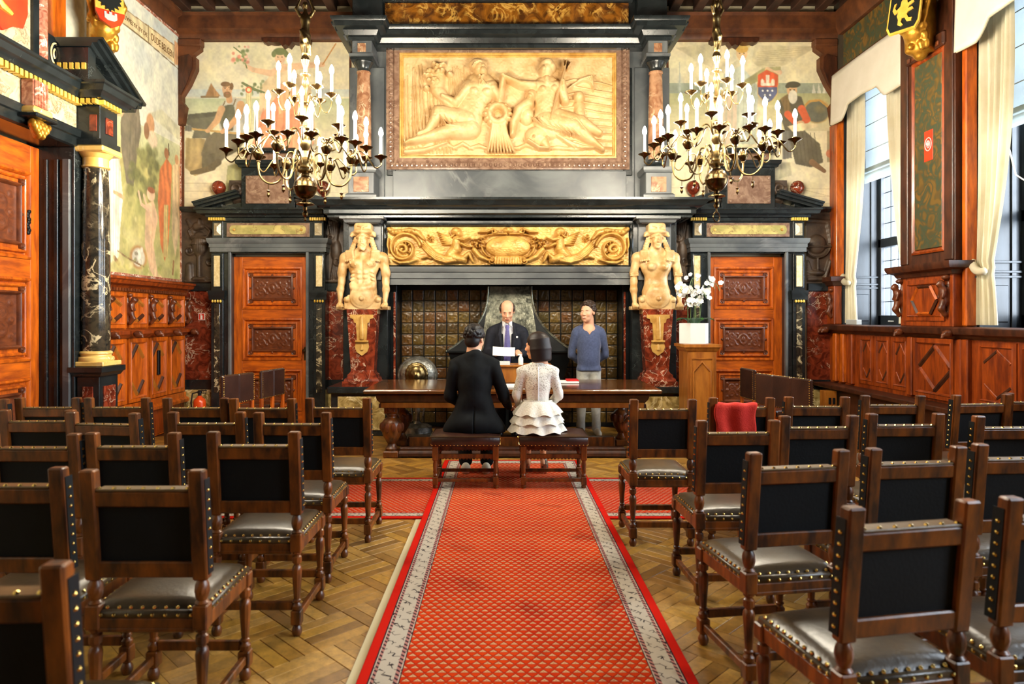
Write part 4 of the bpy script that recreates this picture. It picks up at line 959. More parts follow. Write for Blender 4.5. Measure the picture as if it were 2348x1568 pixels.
        for (o0,o1,yy) in ((0,.035,yf-.06),(.035,.07,yf-.12),(.07,.095,yf-.15)):
            A=Vector((p0[0],0,p0[1])); B=Vector((p1[0],0,p1[1]-.02)); q=[A+nrm*o0,B+nrm*o0,B+nrm*o1,A+nrm*o1]
            k.prism([(v.x,v.z) for v in q],yy,WB-.0125)
        k.build('pediment_cornice','black_marble',r)
        R=Relief(0,40,0,40,26,26).spiral((20,20),15,4,1.4,5,3,h=1); R.blur(1)
        xs=cx+s*.44; A=R.points(lambda X,Y,H:(xs+(X/40-.5)*.24,np.full(X.shape,yf+.04)-H*.06,3.36+(.5-Y/40)*.24)); MB().grid(A).box(xs-.11,xs+.11,yf+.045,WB-.0125,3.16,3.46,.04).build('scroll','carved_stone',r)
        b=MB().lathe([(.055,0),(.06,.03),(.03,.05),(.022,.075),(.05,.09),(.085,.13),(.098,.18),(.085,.235),(.05,.27),(0,.283)],(cx+s*.74,yf+.12,3.21),16); b.build('ball_finial','red_marble',r)
        bx('finial_plinth','black_marble',s*.74-.075,s*.74+.075,yf+.05,yf+.19,3.066,3.215)
    bk=bx('tablet_block','black_marble',-.37,.37,yf-.02,WB-.0125,3.06,3.70)
    MB().sweep([(cx-.37,WB-.03),(cx-.37,yf-.02),(cx+.37,yf-.02),(cx+.37,WB-.03)],[(0,3.64),(.03,3.65),(.04,3.68),(.06,3.69),(.07,3.74),(.0,3.74)]).build('block_cornice','black_marble',r)
    bx('block_top','rose_marble',-.33,.33,yf+.03,WB-.0125,3.74,3.86,.02); bx('block_crown','black_marble',-.40,.40,yf-.02,WB-.0125,3.86,3.93,.02)
    tb=bx('rose_tablet','rose_marble',-.30,.30,yf-.045,yf-.02,3.14,3.53,.006); s4=MB(); [s4.ball((cx+a*.265,yf-.05,3.335+b*.16),(.02,.018,.02),8,5) for a in (-1,1) for b in (-1,1)]; s4.build('tablet_studs','rose_marble',tb)
    return r
surround(SUR['l'],'black marble door surround with broken pediment between left corner and fireplace',-1)
surround(SUR['r'],'black marble door surround with broken pediment beside the window wall',1)

# ================================================================== FIREPLACE
fp=thing('fireplace','monumental black marble fireplace with gilt frieze and two herm figures','fireplace',(FX,9.4,0))
def fb(n,m,x0,x1,y0,y1,z0,z1,ch=.008,p=None): return bbox_box(n,m,p or fp,FX+x0,FX+x1,y0,y1,z0,z1,ch)
YP=9.17; PXC=1.94
for s in (-1,1):
    c=s*PXC
    pl=fb('plinth','black_marble',c-.40,c+.40,8.92,WB-.07,0,.64); fb('plinth_slab','black_marble',c-.44,c+.44,8.86,WB-.07,.56,.65,.012,pl); fb('plinth_inset','breccia',c-.31,c+.31,8.905,8.93,.08,.52,.004,pl)
    pr=fb('pier','black_marble',c-.30,c+.30,YP,WB-.07,.65,2.86)
    fb('pier_inner','grey_marble',c-.22,c+.22,YP-.03,YP+.02,2.05,2.83,.006,pr)
    # inner jamb with narrow red marble strip
    jx=c-s*.345; fb('jamb','iron_black',jx-.05,jx+.05,9.35,WB-.07,0,2.0); fb('jamb_strip','red_marble',jx-s*.02-.014,jx-s*.02+.014,9.335,9.36,.2,1.9,.003)
    # tapered herm shaft of red marble on moulded base
    q=MB(); z0,z1=.83,1.66; w0,w1=.15,.20
    q.add([(FX+c-w0,8.98,z0),(FX+c+w0,8.98,z0),(FX+c+w0,YP,z0),(FX+c-w0,YP,z0),(FX+c-w1,8.94,z1),(FX+c+w1,8.94,z1),(FX+c+w1,YP,z1),(FX+c-w1,YP,z1)],[(0,3,2,1),(4,5,6,7),(0,1,5,4),(1,2,6,5),(2,3,7,6),(3,0,4,7)])
    hs=q.build('herm_shaft','red_marble',fp); 
    MB().sweep([(FX+c-.145,YP),(FX+c-.145,8.98),(FX+c+.145,8.98),(FX+c+.145,YP)],[(0,.65),(.10,.65),(.10,.715),(.085,.72),(.075,.75),(.05,.765),(.045,.80),(.02,.82),(0,.86)]).build('herm_base','red_marble',fp)
    # capital block over the figure
    MB().sweep([(FX+c-.2,YP),(FX+c-.2,9.0),(FX+c+.2,9.0),(FX+c+.2,YP)],[(0,2.80),(.03,2.80),(.05,2.84),(.09,2.845),(.09,2.875),(0,2.875)]).build('capital','grey_marble',fp)
    fb('capital_core','grey_marble',c-.2,c+.2,9.0,YP,2.79,2.87)
# frieze panel with gilt relief
fb('frieze_back','grey_marble',-1.66,1.66,YP+.02,WB-.07,2.02,2.86)
fx0,fx1,fz0,fz1=-1.625,1.60,2.255,2.765
fx0,fx1=XP(889,YP)-FX,XP(1441,YP)-FX
def frieze_relief():
    R=Relief(0,2075,0,331,900,146)    # coords follow the carved frieze, mirrored about the cartouche
    def q(x,y): return ((x-70)*.48,(y-85)*.48)
    g=lambda pts:[q(*p) for p in pts]
    # acanthus scroll
    R.spiral(q(370,480),140,24,1.75,16,10,a0=-.2,h=.8,sgn=-1,n=70).spiral(q(350,500),62,8,1.5,22,14,a0=1,h=.75,n=40)
    for i in range(11):
        a=.6+i*.5; cx,cy=q(360,490); R.ell((cx+62*math.cos(a),cy+52*math.sin(a)),(13,9),.85,0,a)
    R.chain(g([(100,130),(180,190),(330,170),(470,150),(620,200),(720,310)]),[22,26,22,22,26,12],.8)
    for i in range(8): R.ell(q(160+i*60,170+12*math.sin(i*1.6)),(15,10),.95,0,i*.7)
    R.chain(g([(180,690),(300,740),(450,730),(600,690)]),[12,17,17,9],.75).chain(g([(90,300),(80,420),(110,540)]),[10,12,8],.7)
    # leafy tail of the putto
    for dy,w in ((0,16),(40,15),(80,14),(118,12)): R.chain(g([(720,350+dy*1.1),(820,470+dy),(950,590+dy*.8),(1120,660+dy*.6),(1290,660+dy*.3)]),[8,w,w+3,w+6,w+10],.85)
    R.chain(g([(700,460),(800,560),(900,640)]),[8,13,8],.6).chain(g([(690,660),(780,630),(860,660)]),[6,9,6],.6)
    # putto
    R.ell(q(1300,170),(44,36),.95).ell(q(1345,215),(26,30),1.1).cap(q(1310,330),q(1300,480),40,46,1.0).cap(q(1300,480),q(1200,600),48,44,.95).cap(q(1270,640),q(1430,680),40,36,.95).cap(q(1430,660),q(1530,570),28,20,.95).cap(q(1530,575),q(1600,720),20,12,.9)
    R.chain(g([(1330,310),(1440,330),(1540,290)]),[20,17,12],1.1).chain(g([(1400,400),(1480,440),(1550,460)]),[18,15,10],.95).chain(g([(1280,230),(1180,290),(1170,200)]),[10,11,8],.6)
    for i in range(7): R.cap(q(1240,320+i*14),q(960+i*16,180+i*38),11,5,.55)
    # grapes and fruit
    g2=np.random.default_rng(4)
    for i in range(26): R.ell(q(1540+g2.uniform(0,260),300+g2.uniform(-20,160)),(10,8.5),.95)
    for i in range(16): R.ell(q(780+g2.uniform(0,110),225+g2.uniform(0,130)),(8,7),.7)
    # cornucopia and cartouche frame
    R.chain(g([(1620,500),(1720,620),(1860,690),(1940,700)]),[24,26,20,14],.85).spiral(q(1940,705),30,5,1.4,9,6,a0=0,h=.9,n=24)
    R.chain(g([(1700,190),(1850,180),(1960,130),(2020,180),(1970,210)]),[8,14,14,12,9],.85).spiral(q(1985,165),26,6,1.3,9,6,h=.95,n=20)
    for i in range(9): R.cap(q(2010+i*46,650),q(2000+i*46,750),17,17,.85)
    R.chain(g([(1760,460),(1790,540),(1860,620),(1980,660)]),[10,11,11,10],.8).chain(g([(1800,270),(1900,230),(2040,215),(2200,215)]),[7,9,9,9],.7)
    R.mirror(); R.ell((1037,175),(192,98),.85,.28).ell((1037,30),(46,28),1.0)
    for i in (-1,1): R.dent((1037+i*16,26),(8,6),.25)
    g3=vnoise(R.H.shape,(46,150),5); R.H=R.H+.05*g3; R.blur(1); return R
R=frieze_relief(); A=R.points(lambda X,Y,H:(FX+fx0+(fx1-fx0)*X/2075,YP+.005-H*.13,fz1-(fz1-fz0)*Y/331)); fr_=lab(MB().grid(A).build('frieze_relief','gilt_stone',fp),'gilt carved frieze of putti and acanthus around an oval cartouche')
MB().sweep([(FX+fx0-.02,fz0-.015),(FX+fx0-.02,fz1+.015),(FX+fx1+.02,fz1+.015),(FX+fx1+.02,fz0-.015)],[(-.04,-.03),(-.04,.03),(-.02,.045),(0,.03),(.012,-.01)],closed=True,frame=lambda a,b,u:(a,YP-u,b)).build('frieze_frame','black_marble',fp)
# lintel mouldings
MB().sweep([(FX-1.64,YP),(FX+1.64,YP)],[(0,1.99),(.03,1.99),(.03,2.07),(.05,2.075),(.05,2.15),(.075,2.16),(.09,2.20),(.09,2.225),(0,2.235)]).build('lintel','grey_marble',fp)
MB().sweep([(FX-1.64,YP),(FX+1.64,YP)],[(0,2.785),(.02,2.785),(.03,2.80),(.05,2.82),(.05,2.84),(0,2.84)]).build('frieze_cap','grey_marble',fp)
# mantel shelf
MB().sweep([(FX-2.36,WB-.0125),(FX-2.36,9.06),(FX+2.36,9.06),(FX+2.36,WB-.0125)],[(0,2.875),(.05,2.875),(.05,2.90),(.09,2.92),(.09,2.97),(.105,2.985),(.12,2.985),(.19,3.03),(.225,3.075),(.235,3.08),(.235,3.11),(0,3.115)]).build('mantel_shelf','black_marble',fp)
fb('mantel_core','black_marble',-2.355,2.355,9.062,WB-.075,2.876,3.114)
fb('mantel_face','grey_marble',-2.38,2.38,8.966,8.972,2.925,2.968,.002)
# ---- overmantel
YO=9.40
fb('overmantel_wall','grey_marble',-2.10,2.10,YO,WB-.02,3.115,5.35)
fb('base_slab','grey_marble',-1.60,1.60,YO-.05,YO+.02,3.12,3.56,.006)
ox0,ox1=XP(889,YO)-FX,XP(1440,YO)-FX; oz0,oz1=ZP(389,YO),ZP(99,YO)
fr=lambda a,b,u:(FX+a,YO-u,b)
pf=MB().sweep([(ox0,oz0),(ox0,oz1),(ox1,oz1),(ox1,oz0)],[(-.01,0),(-.01,.06),(.012,.07),(.02,.06),(.085,.05),(.085,.04),(.10,.055),(.165,.045),(.17,.03),(.185,.03),(.2,.0)],closed=True,frame=fr).build('picture_frame','rose_marble',fp)
# egg-and-dart along the frame
eg=MB()
def eggs(x0,z0,x1,z1,n):
    for i in range(n):
        t=(i+.5)/n; x=x0+(x1-x0)*t;z=z0+(z1-z0)*t; vert=abs(x1-x0)<1e-6
        eg.ball((FX+x,YO-.062,z),(.026,.02,.03) if not vert else (.03,.02,.026),6,4)
eggs(ox0+.04,oz1-.052,ox1-.04,oz1-.052,48); eggs(ox0+.04,oz0+.052,ox1-.04,oz0+.052,48); eggs(ox0+.052,oz0+.08,ox0+.052,oz1-.08,24); eggs(ox1-.052,oz0+.08,ox1-.052,oz1-.08,24)
e_=eg.build('egg_and_dart','rose_marble',pf)
MB().sweep([(ox0+.19,oz0+.17),(ox0+.19,oz1-.17),(ox1-.19,oz1-.17),(ox1-.19,oz0+.17)],[(-.02,0),(-.02,.05),(0,.055),(.012,.03),(.02,.03),(.028,.012),(.04,.0)],closed=True,frame=fr).build('inner_frame','gilt_stone',pf)
def big_relief():
    R=Relief(478,1808,394,1006,520,240)
    g=np.random.default_rng(8)
    # reeds and background water
    for i in range(14): R.cap((500+i*22,990),(500+i*18+g.uniform(-15,15),420+g.uniform(0,120)),4,2,.22)
    for i in range(16): R.cap((780+i*8,700),(770+i*9,450+g.uniform(0,60)),3,2,.18)
    for i in range(10): R.chain([(1450+g.uniform(0,60),560+i*40),(1560+g.uniform(-40,40),540+i*42),(1700+g.uniform(-50,50),560+i*44),(1800,580+i*42)],[6,9,7,5],.22)
    for i in range(12): R.chain([(500+i*100,960),(560+i*100,945+g.uniform(-20,20)),(620+i*100,965)],[10,14,8],.3)
    # god: cornucopia and fruit
    R.chain([(800,730),(760,680),(700,600),(690,520)],[16,28,44,62],.7)
    for i in range(26): R.ell((690+g.normal(0,52),515+g.normal(0,40)),(20,17),.9)
    # god: body
    R.cap((968,590),(900,745),100,88,.85).cap((900,590),(1040,590),50,46,.9).ell((930,620),(48,40),1.0).ell((1010,625),(46,40),1.0).cap((910,760),(900,820),80,70,.8)
    R.chain([(890,600),(815,690),(735,650)],[38,32,20],1.0).chain([(1050,600),(1092,680),(1112,540)],[36,28,20],1.0)
    R.cap((965,545),(970,585),34,40,.9).ell((968,480),(44,56),1.15).ell((985,500),(30,36),1.25).ell((955,450),(58,36),1.1); R.dent((1002,475),(9,6),.22)
    for i in range(9): R.ell((905+g.uniform(0,20)+i*10,440+40*abs(i-4)/4+g.uniform(-8,8)),(16,14),1.15)
    for i in range(7): R.cap((975+g.uniform(-18,22),530),(985+g.uniform(-26,26),585),9,4,1.15)
    R.chain([(890,790),(705,745),(690,780)],[72,48,40],1.05).chain([(700,760),(640,860),(585,880)],[40,27,18],.95).chain([(900,840),(770,860),(620,905),(530,925)],[70,48,34,22],1.1).cap((530,925),(505,940),20,14,1.1)
    for i in range(7): R.chain([(720+i*26,770-i*4),(760+i*26,830),(870+i*14,845)],[5,7,4],1.12-.04*i)
    # urn and water in the centre
    R.spiral((1080,755),52,52,1,26,26,h=.95,n=30).ell((1080,755),(34,30),.3)
    for i in range(14): 
        a=2*PI*i/14; R.ell((1080+75*math.cos(a),755+66*math.sin(a)),(20,17),.8)
    for i in range(9): R.chain([(1050+i*9,800),(1040+i*12,880),(1020+i*20,985)],[9,13,9],.75)
    # goddess
    R.cap((1390,590),(1390,745),80,76,.85).ell((1360,610),(36,32),1.1).ell((1432,606),(34,32),1.1).cap((1330,585),(1450,585),38,38,.9).cap((1390,770),(1400,830),84,80,.85)
    R.cap((1385,545),(1388,575),28,34,.95).ell((1386,485),(42,52),1.15).ell((1365,495),(28,36),1.25).ell((1390,450),(46,34),1.2).ell((1420,470),(26,30),1.15); R.dent((1352,480),(8,6),.22)
    R.chain([(1310,585),(1220,575),(1120,530)],[34,27,17],1.0).ell((1112,525),(24,17),1.1).chain([(1462,590),(1502,675),(1488,560)],[33,27,19],1.0)
    R.chain([(1502,470),(1405,805)],[7,7],1.2).chain([(1502,470),(1512,425)],[6,3],1.1).chain([(1490,480),(1488,432)],[6,3],1.1).chain([(1516,482),(1540,440)],[6,3],1.1)
    R.chain([(1390,800),(1560,830),(1650,905),(1735,975)],[82,52,34,18],1.05).chain([(1400,770),(1600,800),(1720,870)],[70,46,22],.85)
    for i in range(10): R.chain([(1300+i*30,790+g.uniform(-8,8)),(1360+i*28,840),(1420+i*28,860+i*6)],[5,8,5],1.15-.02*i)
    # putto, dolphin, child
    R.ell((1290,640),(36,40),1.0).ell((1282,655),(26,28),1.1).chain([(1270,690),(1215,730),(1180,800),(1170,880)],[40,36,26,18],.95).ell((1260,760),(46,60),.8)
    R.ell((1330,890),(78,66),.95).cap((1370,930),(1390,960),34,20,.9).ell((1305,900),(14,14),1.15).ell((1388,905),(13,13),1.1).chain([(1270,920),(1340,965),(1400,970)],[14,12,8],1.05)
    for i in range(7): R.chain([(1400+i*12,850+i*8),(1480+i*20,900+i*10),(1560+i*24,960)],[8,12,6],.6)
    R.ell((1590,650),(36,42),.85).cap((1590,700),(1600,790),34,30,.6)
    for i in range(6): R.chain([(1520+i*8,600-i*6),(1600+i*14,540-i*4),(1680,560+i*10)],[7,8,4],.5)
    R.chain([(500,985),(620,975),(760,930)],[16,18,10],.6); R.H=R.H+.05*vnoise(R.H.shape,(60,130),6); R.blur(1); return R
R=big_relief(); rx0,rx1,rz0,rz1=ox0+.205,ox1-.205,oz0+.185,oz1-.185
A=R.points(lambda X,Y,H:(FX+rx0+(rx1-rx0)*(X-478)/1330,YO-.004-H*.16,rz1-(rz1-rz0)*(Y-394)/612)); lab(MB().grid(A).build('figure_relief','relief_stone',fp),'pale stone relief of two reclining figures with cornucopia and trident')
# columns, pedestals, entablature
for s in (-1,1):
    c=s*1.955; Yc=9.14
    fb('pilaster','grey_marble',c-.24,c+.24,YO-.04,YO+.02,3.12,4.98); fb('pilaster_side','black_marble',c-s*.33-.06,c-s*.33+.06,YO-.03,YO+.02,3.5,4.98)
    pd=fb('column_pedestal','grey_marble',c-.17,c+.17,Yc-.17,YO-.041,3.12,3.50); fb('pedestal_inset','orange_marble',c-.10,c+.10,Yc-.182,Yc-.16,3.20,3.40,.003,pd)
    MB().sweep([(FX+c-.17,YO-.05),(FX+c-.17,Yc-.17),(FX+c+.17,Yc-.17),(FX+c+.17,YO-.05)],[(0,3.115),(.035,3.115),(.035,3.16),(.01,3.185),(0,3.185)]).build('pedestal_foot','grey_marble',pd); MB().sweep([(FX+c-.17,YO-.05),(FX+c-.17,Yc-.17),(FX+c+.17,Yc-.17),(FX+c+.17,YO-.05)],[(0,3.45),(.02,3.46),(.035,3.49),(.035,3.53),(0,3.53)]).build('pedestal_moulding','grey_marble',pd)
    MB().box(FX+c-.165,FX+c+.165,Yc-.165,Yc+.165,3.501,3.53).build('pedestal_top','grey_marble',pd)
    cl=MB().lathe([(.098,3.66),(.102,3.9),(.100,4.2),(.094,4.5),(.086,4.76),(.084,4.80),(.094,4.81),(.094,4.83),(.084,4.835)],(FX+c,Yc,0),20).build('column','orange_marble',fp)
    MB().lathe([(.15,3.53),(.15,3.56),(.14,3.575),(.125,3.585),(.135,3.60),(.135,3.62),(.115,3.635),(.1,3.66)],(FX+c,Yc,0),20).build('column_base','black_marble',cl)
    MB().lathe([(.084,4.835),(.086,4.86),(.09,4.88),(.12,4.92),(.135,4.95)],(FX+c,Yc,0),20).box(FX+c-.15,FX+c+.15,Yc-.15,Yc+.15,4.95,4.99,.006).build('capital','black_marble',cl)
    en=fb('entablature_block','grey_marble',c-.13,c+.13,Yc-.13,YO+.02,4.99,5.22); fb('block_inset','orange_marble',c-.055,c+.055,Yc-.14,Yc-.12,5.055,5.17,.003,en)
    MB().sweep([(FX+c-.13,YO),(FX+c-.13,Yc-.13),(FX+c+.13,Yc-.13),(FX+c+.13,YO)],[(0,4.99),(.03,4.995),(.03,5.03),(0,5.035)]).build('block_moulding','grey_marble',en)
# cornice breaking forward over columns
cp=[(-2.12,WB-.02),(-2.12,9.19),(-2.09,9.19),(-2.09,9.01),(-1.82,9.01),(-1.82,9.27),(1.82,9.27),(1.82,9.01),(2.09,9.01),(2.09,9.19),(2.12,9.19),(2.12,WB-.02)]
MB().sweep([(FX+a,b) for a,b in cp],[(0,5.20),(.03,5.20),(.04,5.24),(.07,5.25),(.10,5.31),(.18,5.33),(.19,5.38),(.21,5.385),(.23,5.42),(.23,5.44),(0,5.45)]).build('cornice','black_marble',fp)
MB().prism([(FX+a,b) for a,b in cp],5.21,5.445,'xy').build('cornice_core','black_marble',fp)
fb('attic','black_marble',-2.0,2.0,9.20,WB-.02,5.45,6.0); fb('attic_panel','amber_marble',-1.68,1.60,9.17,9.21,5.46,5.78,.006); fb('attic_bead','black_marble',-1.72,1.66,9.13,9.21,5.785,5.85,.015)
for s in (-1,1): fb('attic_pier','black_marble',s*1.9-.2,s*1.9+.2,9.1,9.21,5.452,6.0)

# fireback of glazed relief tiles
fbk=thing('fireback','wall of brown glazed relief tiles lining the fireplace','fireback',(FX,9.73,0))
MB().box(FX-1.60,FX+1.60,9.728,WB-.002,0,2.1).build('mortar','iron_black',fbk)
def tile_mesh(k):
    R=Relief(0,20,0,20,15,15); g=np.random.default_rng(k+40)
    R.chain([(1,1),(19,1),(19,19),(1,19),(1,1)],[1.2]*5,.6)
    for i in range(5): R.cap((g.uniform(3,17),g.uniform(3,17)),(g.uniform(3,17),g.uniform(3,17)),2,1.6,1)
    R.H[0]=R.H[-1]=-.8; R.H[:,0]=R.H[:,-1]=-.8
    A=R.points(lambda X,Y,H:((X/20-.5)*.154,-H*.009,(Y/20-.5)*.154)); b=MB().grid(A); me=bpy.data.meshes.new('tile'); me.from_pydata(b.v,[],b.f); me.update(); me.shade_smooth(); return me
def tile_mat():
    m,t,b=base('glazed_tile'); L=t.links.new; oi=N(t,'ShaderNodeObjectInfo'); r=ramp(t,[(0,C(72,54,24)),(.35,C(94,74,30)),(.65,C(100,64,30)),(.85,C(80,70,30)),(1,C(114,90,42))]); L(oi.outputs['Random'],r.inputs[0])
    n=N(t,'ShaderNodeTexNoise'); n.inputs['Scale'].default_value=30; L(coords(t),n.inputs['Vector']); mx=N(t,'ShaderNodeMix',data_type='RGBA',blend_type='MULTIPLY'); mx.inputs[0].default_value=.8; r2=ramp(t,[(.3,(.4,.4,.4,1)),(.7,(1.3,1.2,1.0,1))]); L(n.outputs[0],r2.inputs[0]); L(r.outputs[0],mx.inputs[6]); L(r2.outputs[0],mx.inputs[7]); L(mx.outputs[2],b.inputs['Base Color']); b.inputs['Roughness'].default_value=.34
tile_mat(); TM=[tile_mesh(k) for k in range(5)]
for me in TM: me.materials.append(MAT['glazed_tile'])
for i in range(19):
    for j in range(12):
        o=bpy.data.objects.new('tile',TM[(i*7+j*3+i*j)%5]); COL.objects.link(o); o.parent=fbk; o.matrix_parent_inverse=Matrix.Translation(-Vector(fbk.location)); o.location=(FX-1.53+i*.1625+.07,9.725,.13+j*.158)
# hood: concave iron canopy over a tapered iron box
hd=thing('fire_hood','black iron fire hood with hammered front plate','hood',(FX,9.45,.35))
HXc=XP(1169,9.4); prof=[]
for i in range(11):
    t=i/10; z=1.98-(1.98-1.10)*t; w=.30+.55*t**2.6; d=9.45-.27*t**2.2; prof.append((w,d,z))
def hood_side(s):
    b=MB(); n=len(prof); v=[]
    for w,d,z in prof: v+= [(HXc+s*w,d,z),(HXc+s*w,9.70,z)]
    b.add(v,[(2*i,2*i+1,2*i+3,2*i+2) for i in range(n-1)]); return b
for s in (-1,1):
    hood_side(s).build('hood_side','iron_black',hd)
    # front cheek between plate edge and rib
    b=MB(); v=[]
    for w,d,z in prof:
        e=.27+.13*((1.98-z)/.88); v+=[(HXc+s*min(e,w),d+.004,z),(HXc+s*w,d,z)]
    b.add(v,[(2*i,2*i+1,2*i+3,2*i+2) for i in range(len(prof)-1)]); b.build('hood_cheek','iron_black',hd)
    MB().tube([(HXc+s*w,d-.004,z) for w,d,z in prof],.014,6).build('hood_rib','iron_front',hd)
    st=MB(); [st.ball((HXc+s*w*1.005,d-.018,z),.009,6,4) for w,d,z in prof[3:]]; st.build('rivets','iron_front',hd)['kind']='stuff'
b=MB(); v=[]
for w,d,z in prof:
    e=min(.27+.13*((1.98-z)/.88),w); v+=[(HXc-e,d,z),(HXc+e,d,z)]
b.add(v,[(2*i,2*i+1,2*i+3,2*i+2) for i in range(len(prof)-1)]); b.build('front_plate','iron_front',hd)
MB().box(HXc-.87,HXc+.87,9.165,9.70,1.075,1.10,.006).build('hood_lip','iron_black',hd)
b=MB(); b.add([(HXc-.83,9.2,1.075),(HXc+.83,9.2,1.075),(HXc+.83,9.70,1.075),(HXc-.83,9.70,1.075),(HXc-.62,9.34,.35),(HXc+.62,9.34,.35),(HXc+.62,9.70,.35),(HXc-.62,9.70,.35)],[(0,1,2,3),(4,7,6,5),(0,4,5,1),(1,5,6,2),(2,6,7,3),(3,7,4,0)]); b.build('fire_box','iron_black',hd,flat=True)
bbox_box('hearth_foot','iron_black',hd,HXc-.55,HXc+.55,9.36,9.70,0,.35)
# ================================================================== SCULPTED FIGURES
def add_head(S,o,R,sc=1.0,beard=False,fem=False,k=.012,eyes=True):
    o=np.array(o,float); R=np.array(R)
    T=lambda x,y,z:o+R@(np.array((x,y,z))*sc)
    q=lambda *a:[v*sc for v in a]
    S.ell(T(0,.015,.035),q(.075,.096,.084),R,k=.02)
    S.ell(T(0,-.028,-.028),q(.062,.068,.084),R,k=.03)
    S.ell(T(0,-.045,-.082),q(.043 if fem else .048,.045,.034),R,k=.025)
    S.ell(T(0,-.074,-.103),q(.019,.017,.017),R,k=.018)
    S.cap(T(-.036,-.082,.024),T(.036,-.082,.024),.011*sc,k=.012)
    S.cap(T(0,-.090,.016),T(0,-.112,-.026),.008*sc,.0135*sc,k=.010)
    for s in (-1,1):
        S.ell(T(s*.012,-.101,-.031),q(.010,.010,.008),R,k=.006)
        S.ell(T(s*.038,-.068,-.026),q(.024,.020,.024),R,k=.02)
        S.ell(T(s*.031,-.104,.006),q(.017,.017,.010),R,k=.010,sub=True)
        S.ell(T(s*.031,-.078,.005),q(.013,.013,.011),R,k=.003)
        S.ell(T(s*.077,.012,-.006),q(.011,.022,.031),R,k=.006)
        S.ell(T(s*.088,.008,-.006),q(.008,.010,.016),R,k=.006,sub=True)
    S.cap(T(-.020,-.094,-.059),T(.020,-.094,-.059),.0075*sc,k=.006); S.cap(T(-.017,-.094,-.070),T(.017,-.094,-.070),.0085*sc,k=.006)
    S.cap(T(0,.03,-.06),T(0,.04,-.17),.055*sc,.058*sc,k=.03)
    if beard:
        g=np.random.default_rng(3)
        for i in range(46):
            a=g.uniform(-1.3,1.3); h=g.uniform(0,1); S.ell(T(.062*math.sin(a)*(1-.3*h),-.028-.062*math.cos(a)+.01*h,-.055-.085*h),q(.014,.013,.016),R,k=.005)
        for s in (-1,1): S.chain([T(s*.004,-.108,-.048),T(s*.025,-.102,-.054),T(s*.042,-.088,-.075)],[.009*sc,.010*sc,.007*sc],k=.005)
    return T
def face_spots(T,sc,brow=C(60,40,28),lip=C(176,92,78),smile=True,stub=None):
    W=lambda *p:tuple(T(*p)); sp=[]
    for s in (-1,1):
        sp.append((W(s*.031,-.095,.005),(.014*sc,.018*sc,.0065*sc),C(226,216,206),.3)); sp.append((W(s*.031,-.098,.004),(.0062*sc,.02*sc,.0062*sc),C(36,26,22),.4))
        sp.append((W(s*.031,-.090,.022),(.021*sc,.02*sc,.0055*sc),brow,.5)); sp.append((W(s*.042,-.075,-.028),(.026*sc,.03*sc,.022*sc),C(224,142,112),1.6))
    sp.append((W(0,-.097,-.064),((.032 if smile else .024)*sc,.02*sc,(.014 if smile else .010)*sc),lip,.5))
    for s in (-1,1): sp.append((W(s*.033,-.088,-.056),(.006*sc,.02*sc,.016*sc),C(168,104,84),1.2))
    if smile: sp.append((W(0,-.1,-.062),(.017*sc,.02*sc,.0045*sc),C(226,212,200),.4))
    return sp
def hand(S,w,d,n,curl=.6,sc=1.0,thumb=1):
    """w wrist, d pointing direction, n palm normal (towards which fingers curl)"""
    w=np.array(w,float); d=np.array(d,float); d/=np.linalg.norm(d); n=np.array(n,float); n-=d*(n@d); n/=np.linalg.norm(n); s=np.cross(d,n)*thumb
    S.cap(w,w+d*.075*sc,.026*sc,.034*sc,k=.015,sq=(n,.55))
    for i,(off,L) in enumerate(((.030,.068),(.010,.076),(-.010,.071),(-.029,.056))):
        b=w+d*.078*sc+s*off*sc; a1=curl*.8; p=b; ang=0
        for j,fr in enumerate((.42,.32,.26)):
            ang+=a1; q=p+(d*math.cos(ang)+n*math.sin(ang))*L*fr*sc; S.cap(p,q,(.0095-.0008*j)*sc,(.0088-.0008*j)*sc,k=.003); p=q
    b=w+d*.025*sc+s*.028*sc; m=b+(d*.75+s*.75+n*.3)*.034*sc; e=m+(d*.9+s*.15+n*.5)*.03*sc; S.chain([b,m,e],[.0135*sc,.011*sc,.0095*sc],k=.006)
def strands(S,T,sc,pts,r):
    for p in pts: S.chain([T(*a) for a in p],[r*sc]*len(p),k=.006)

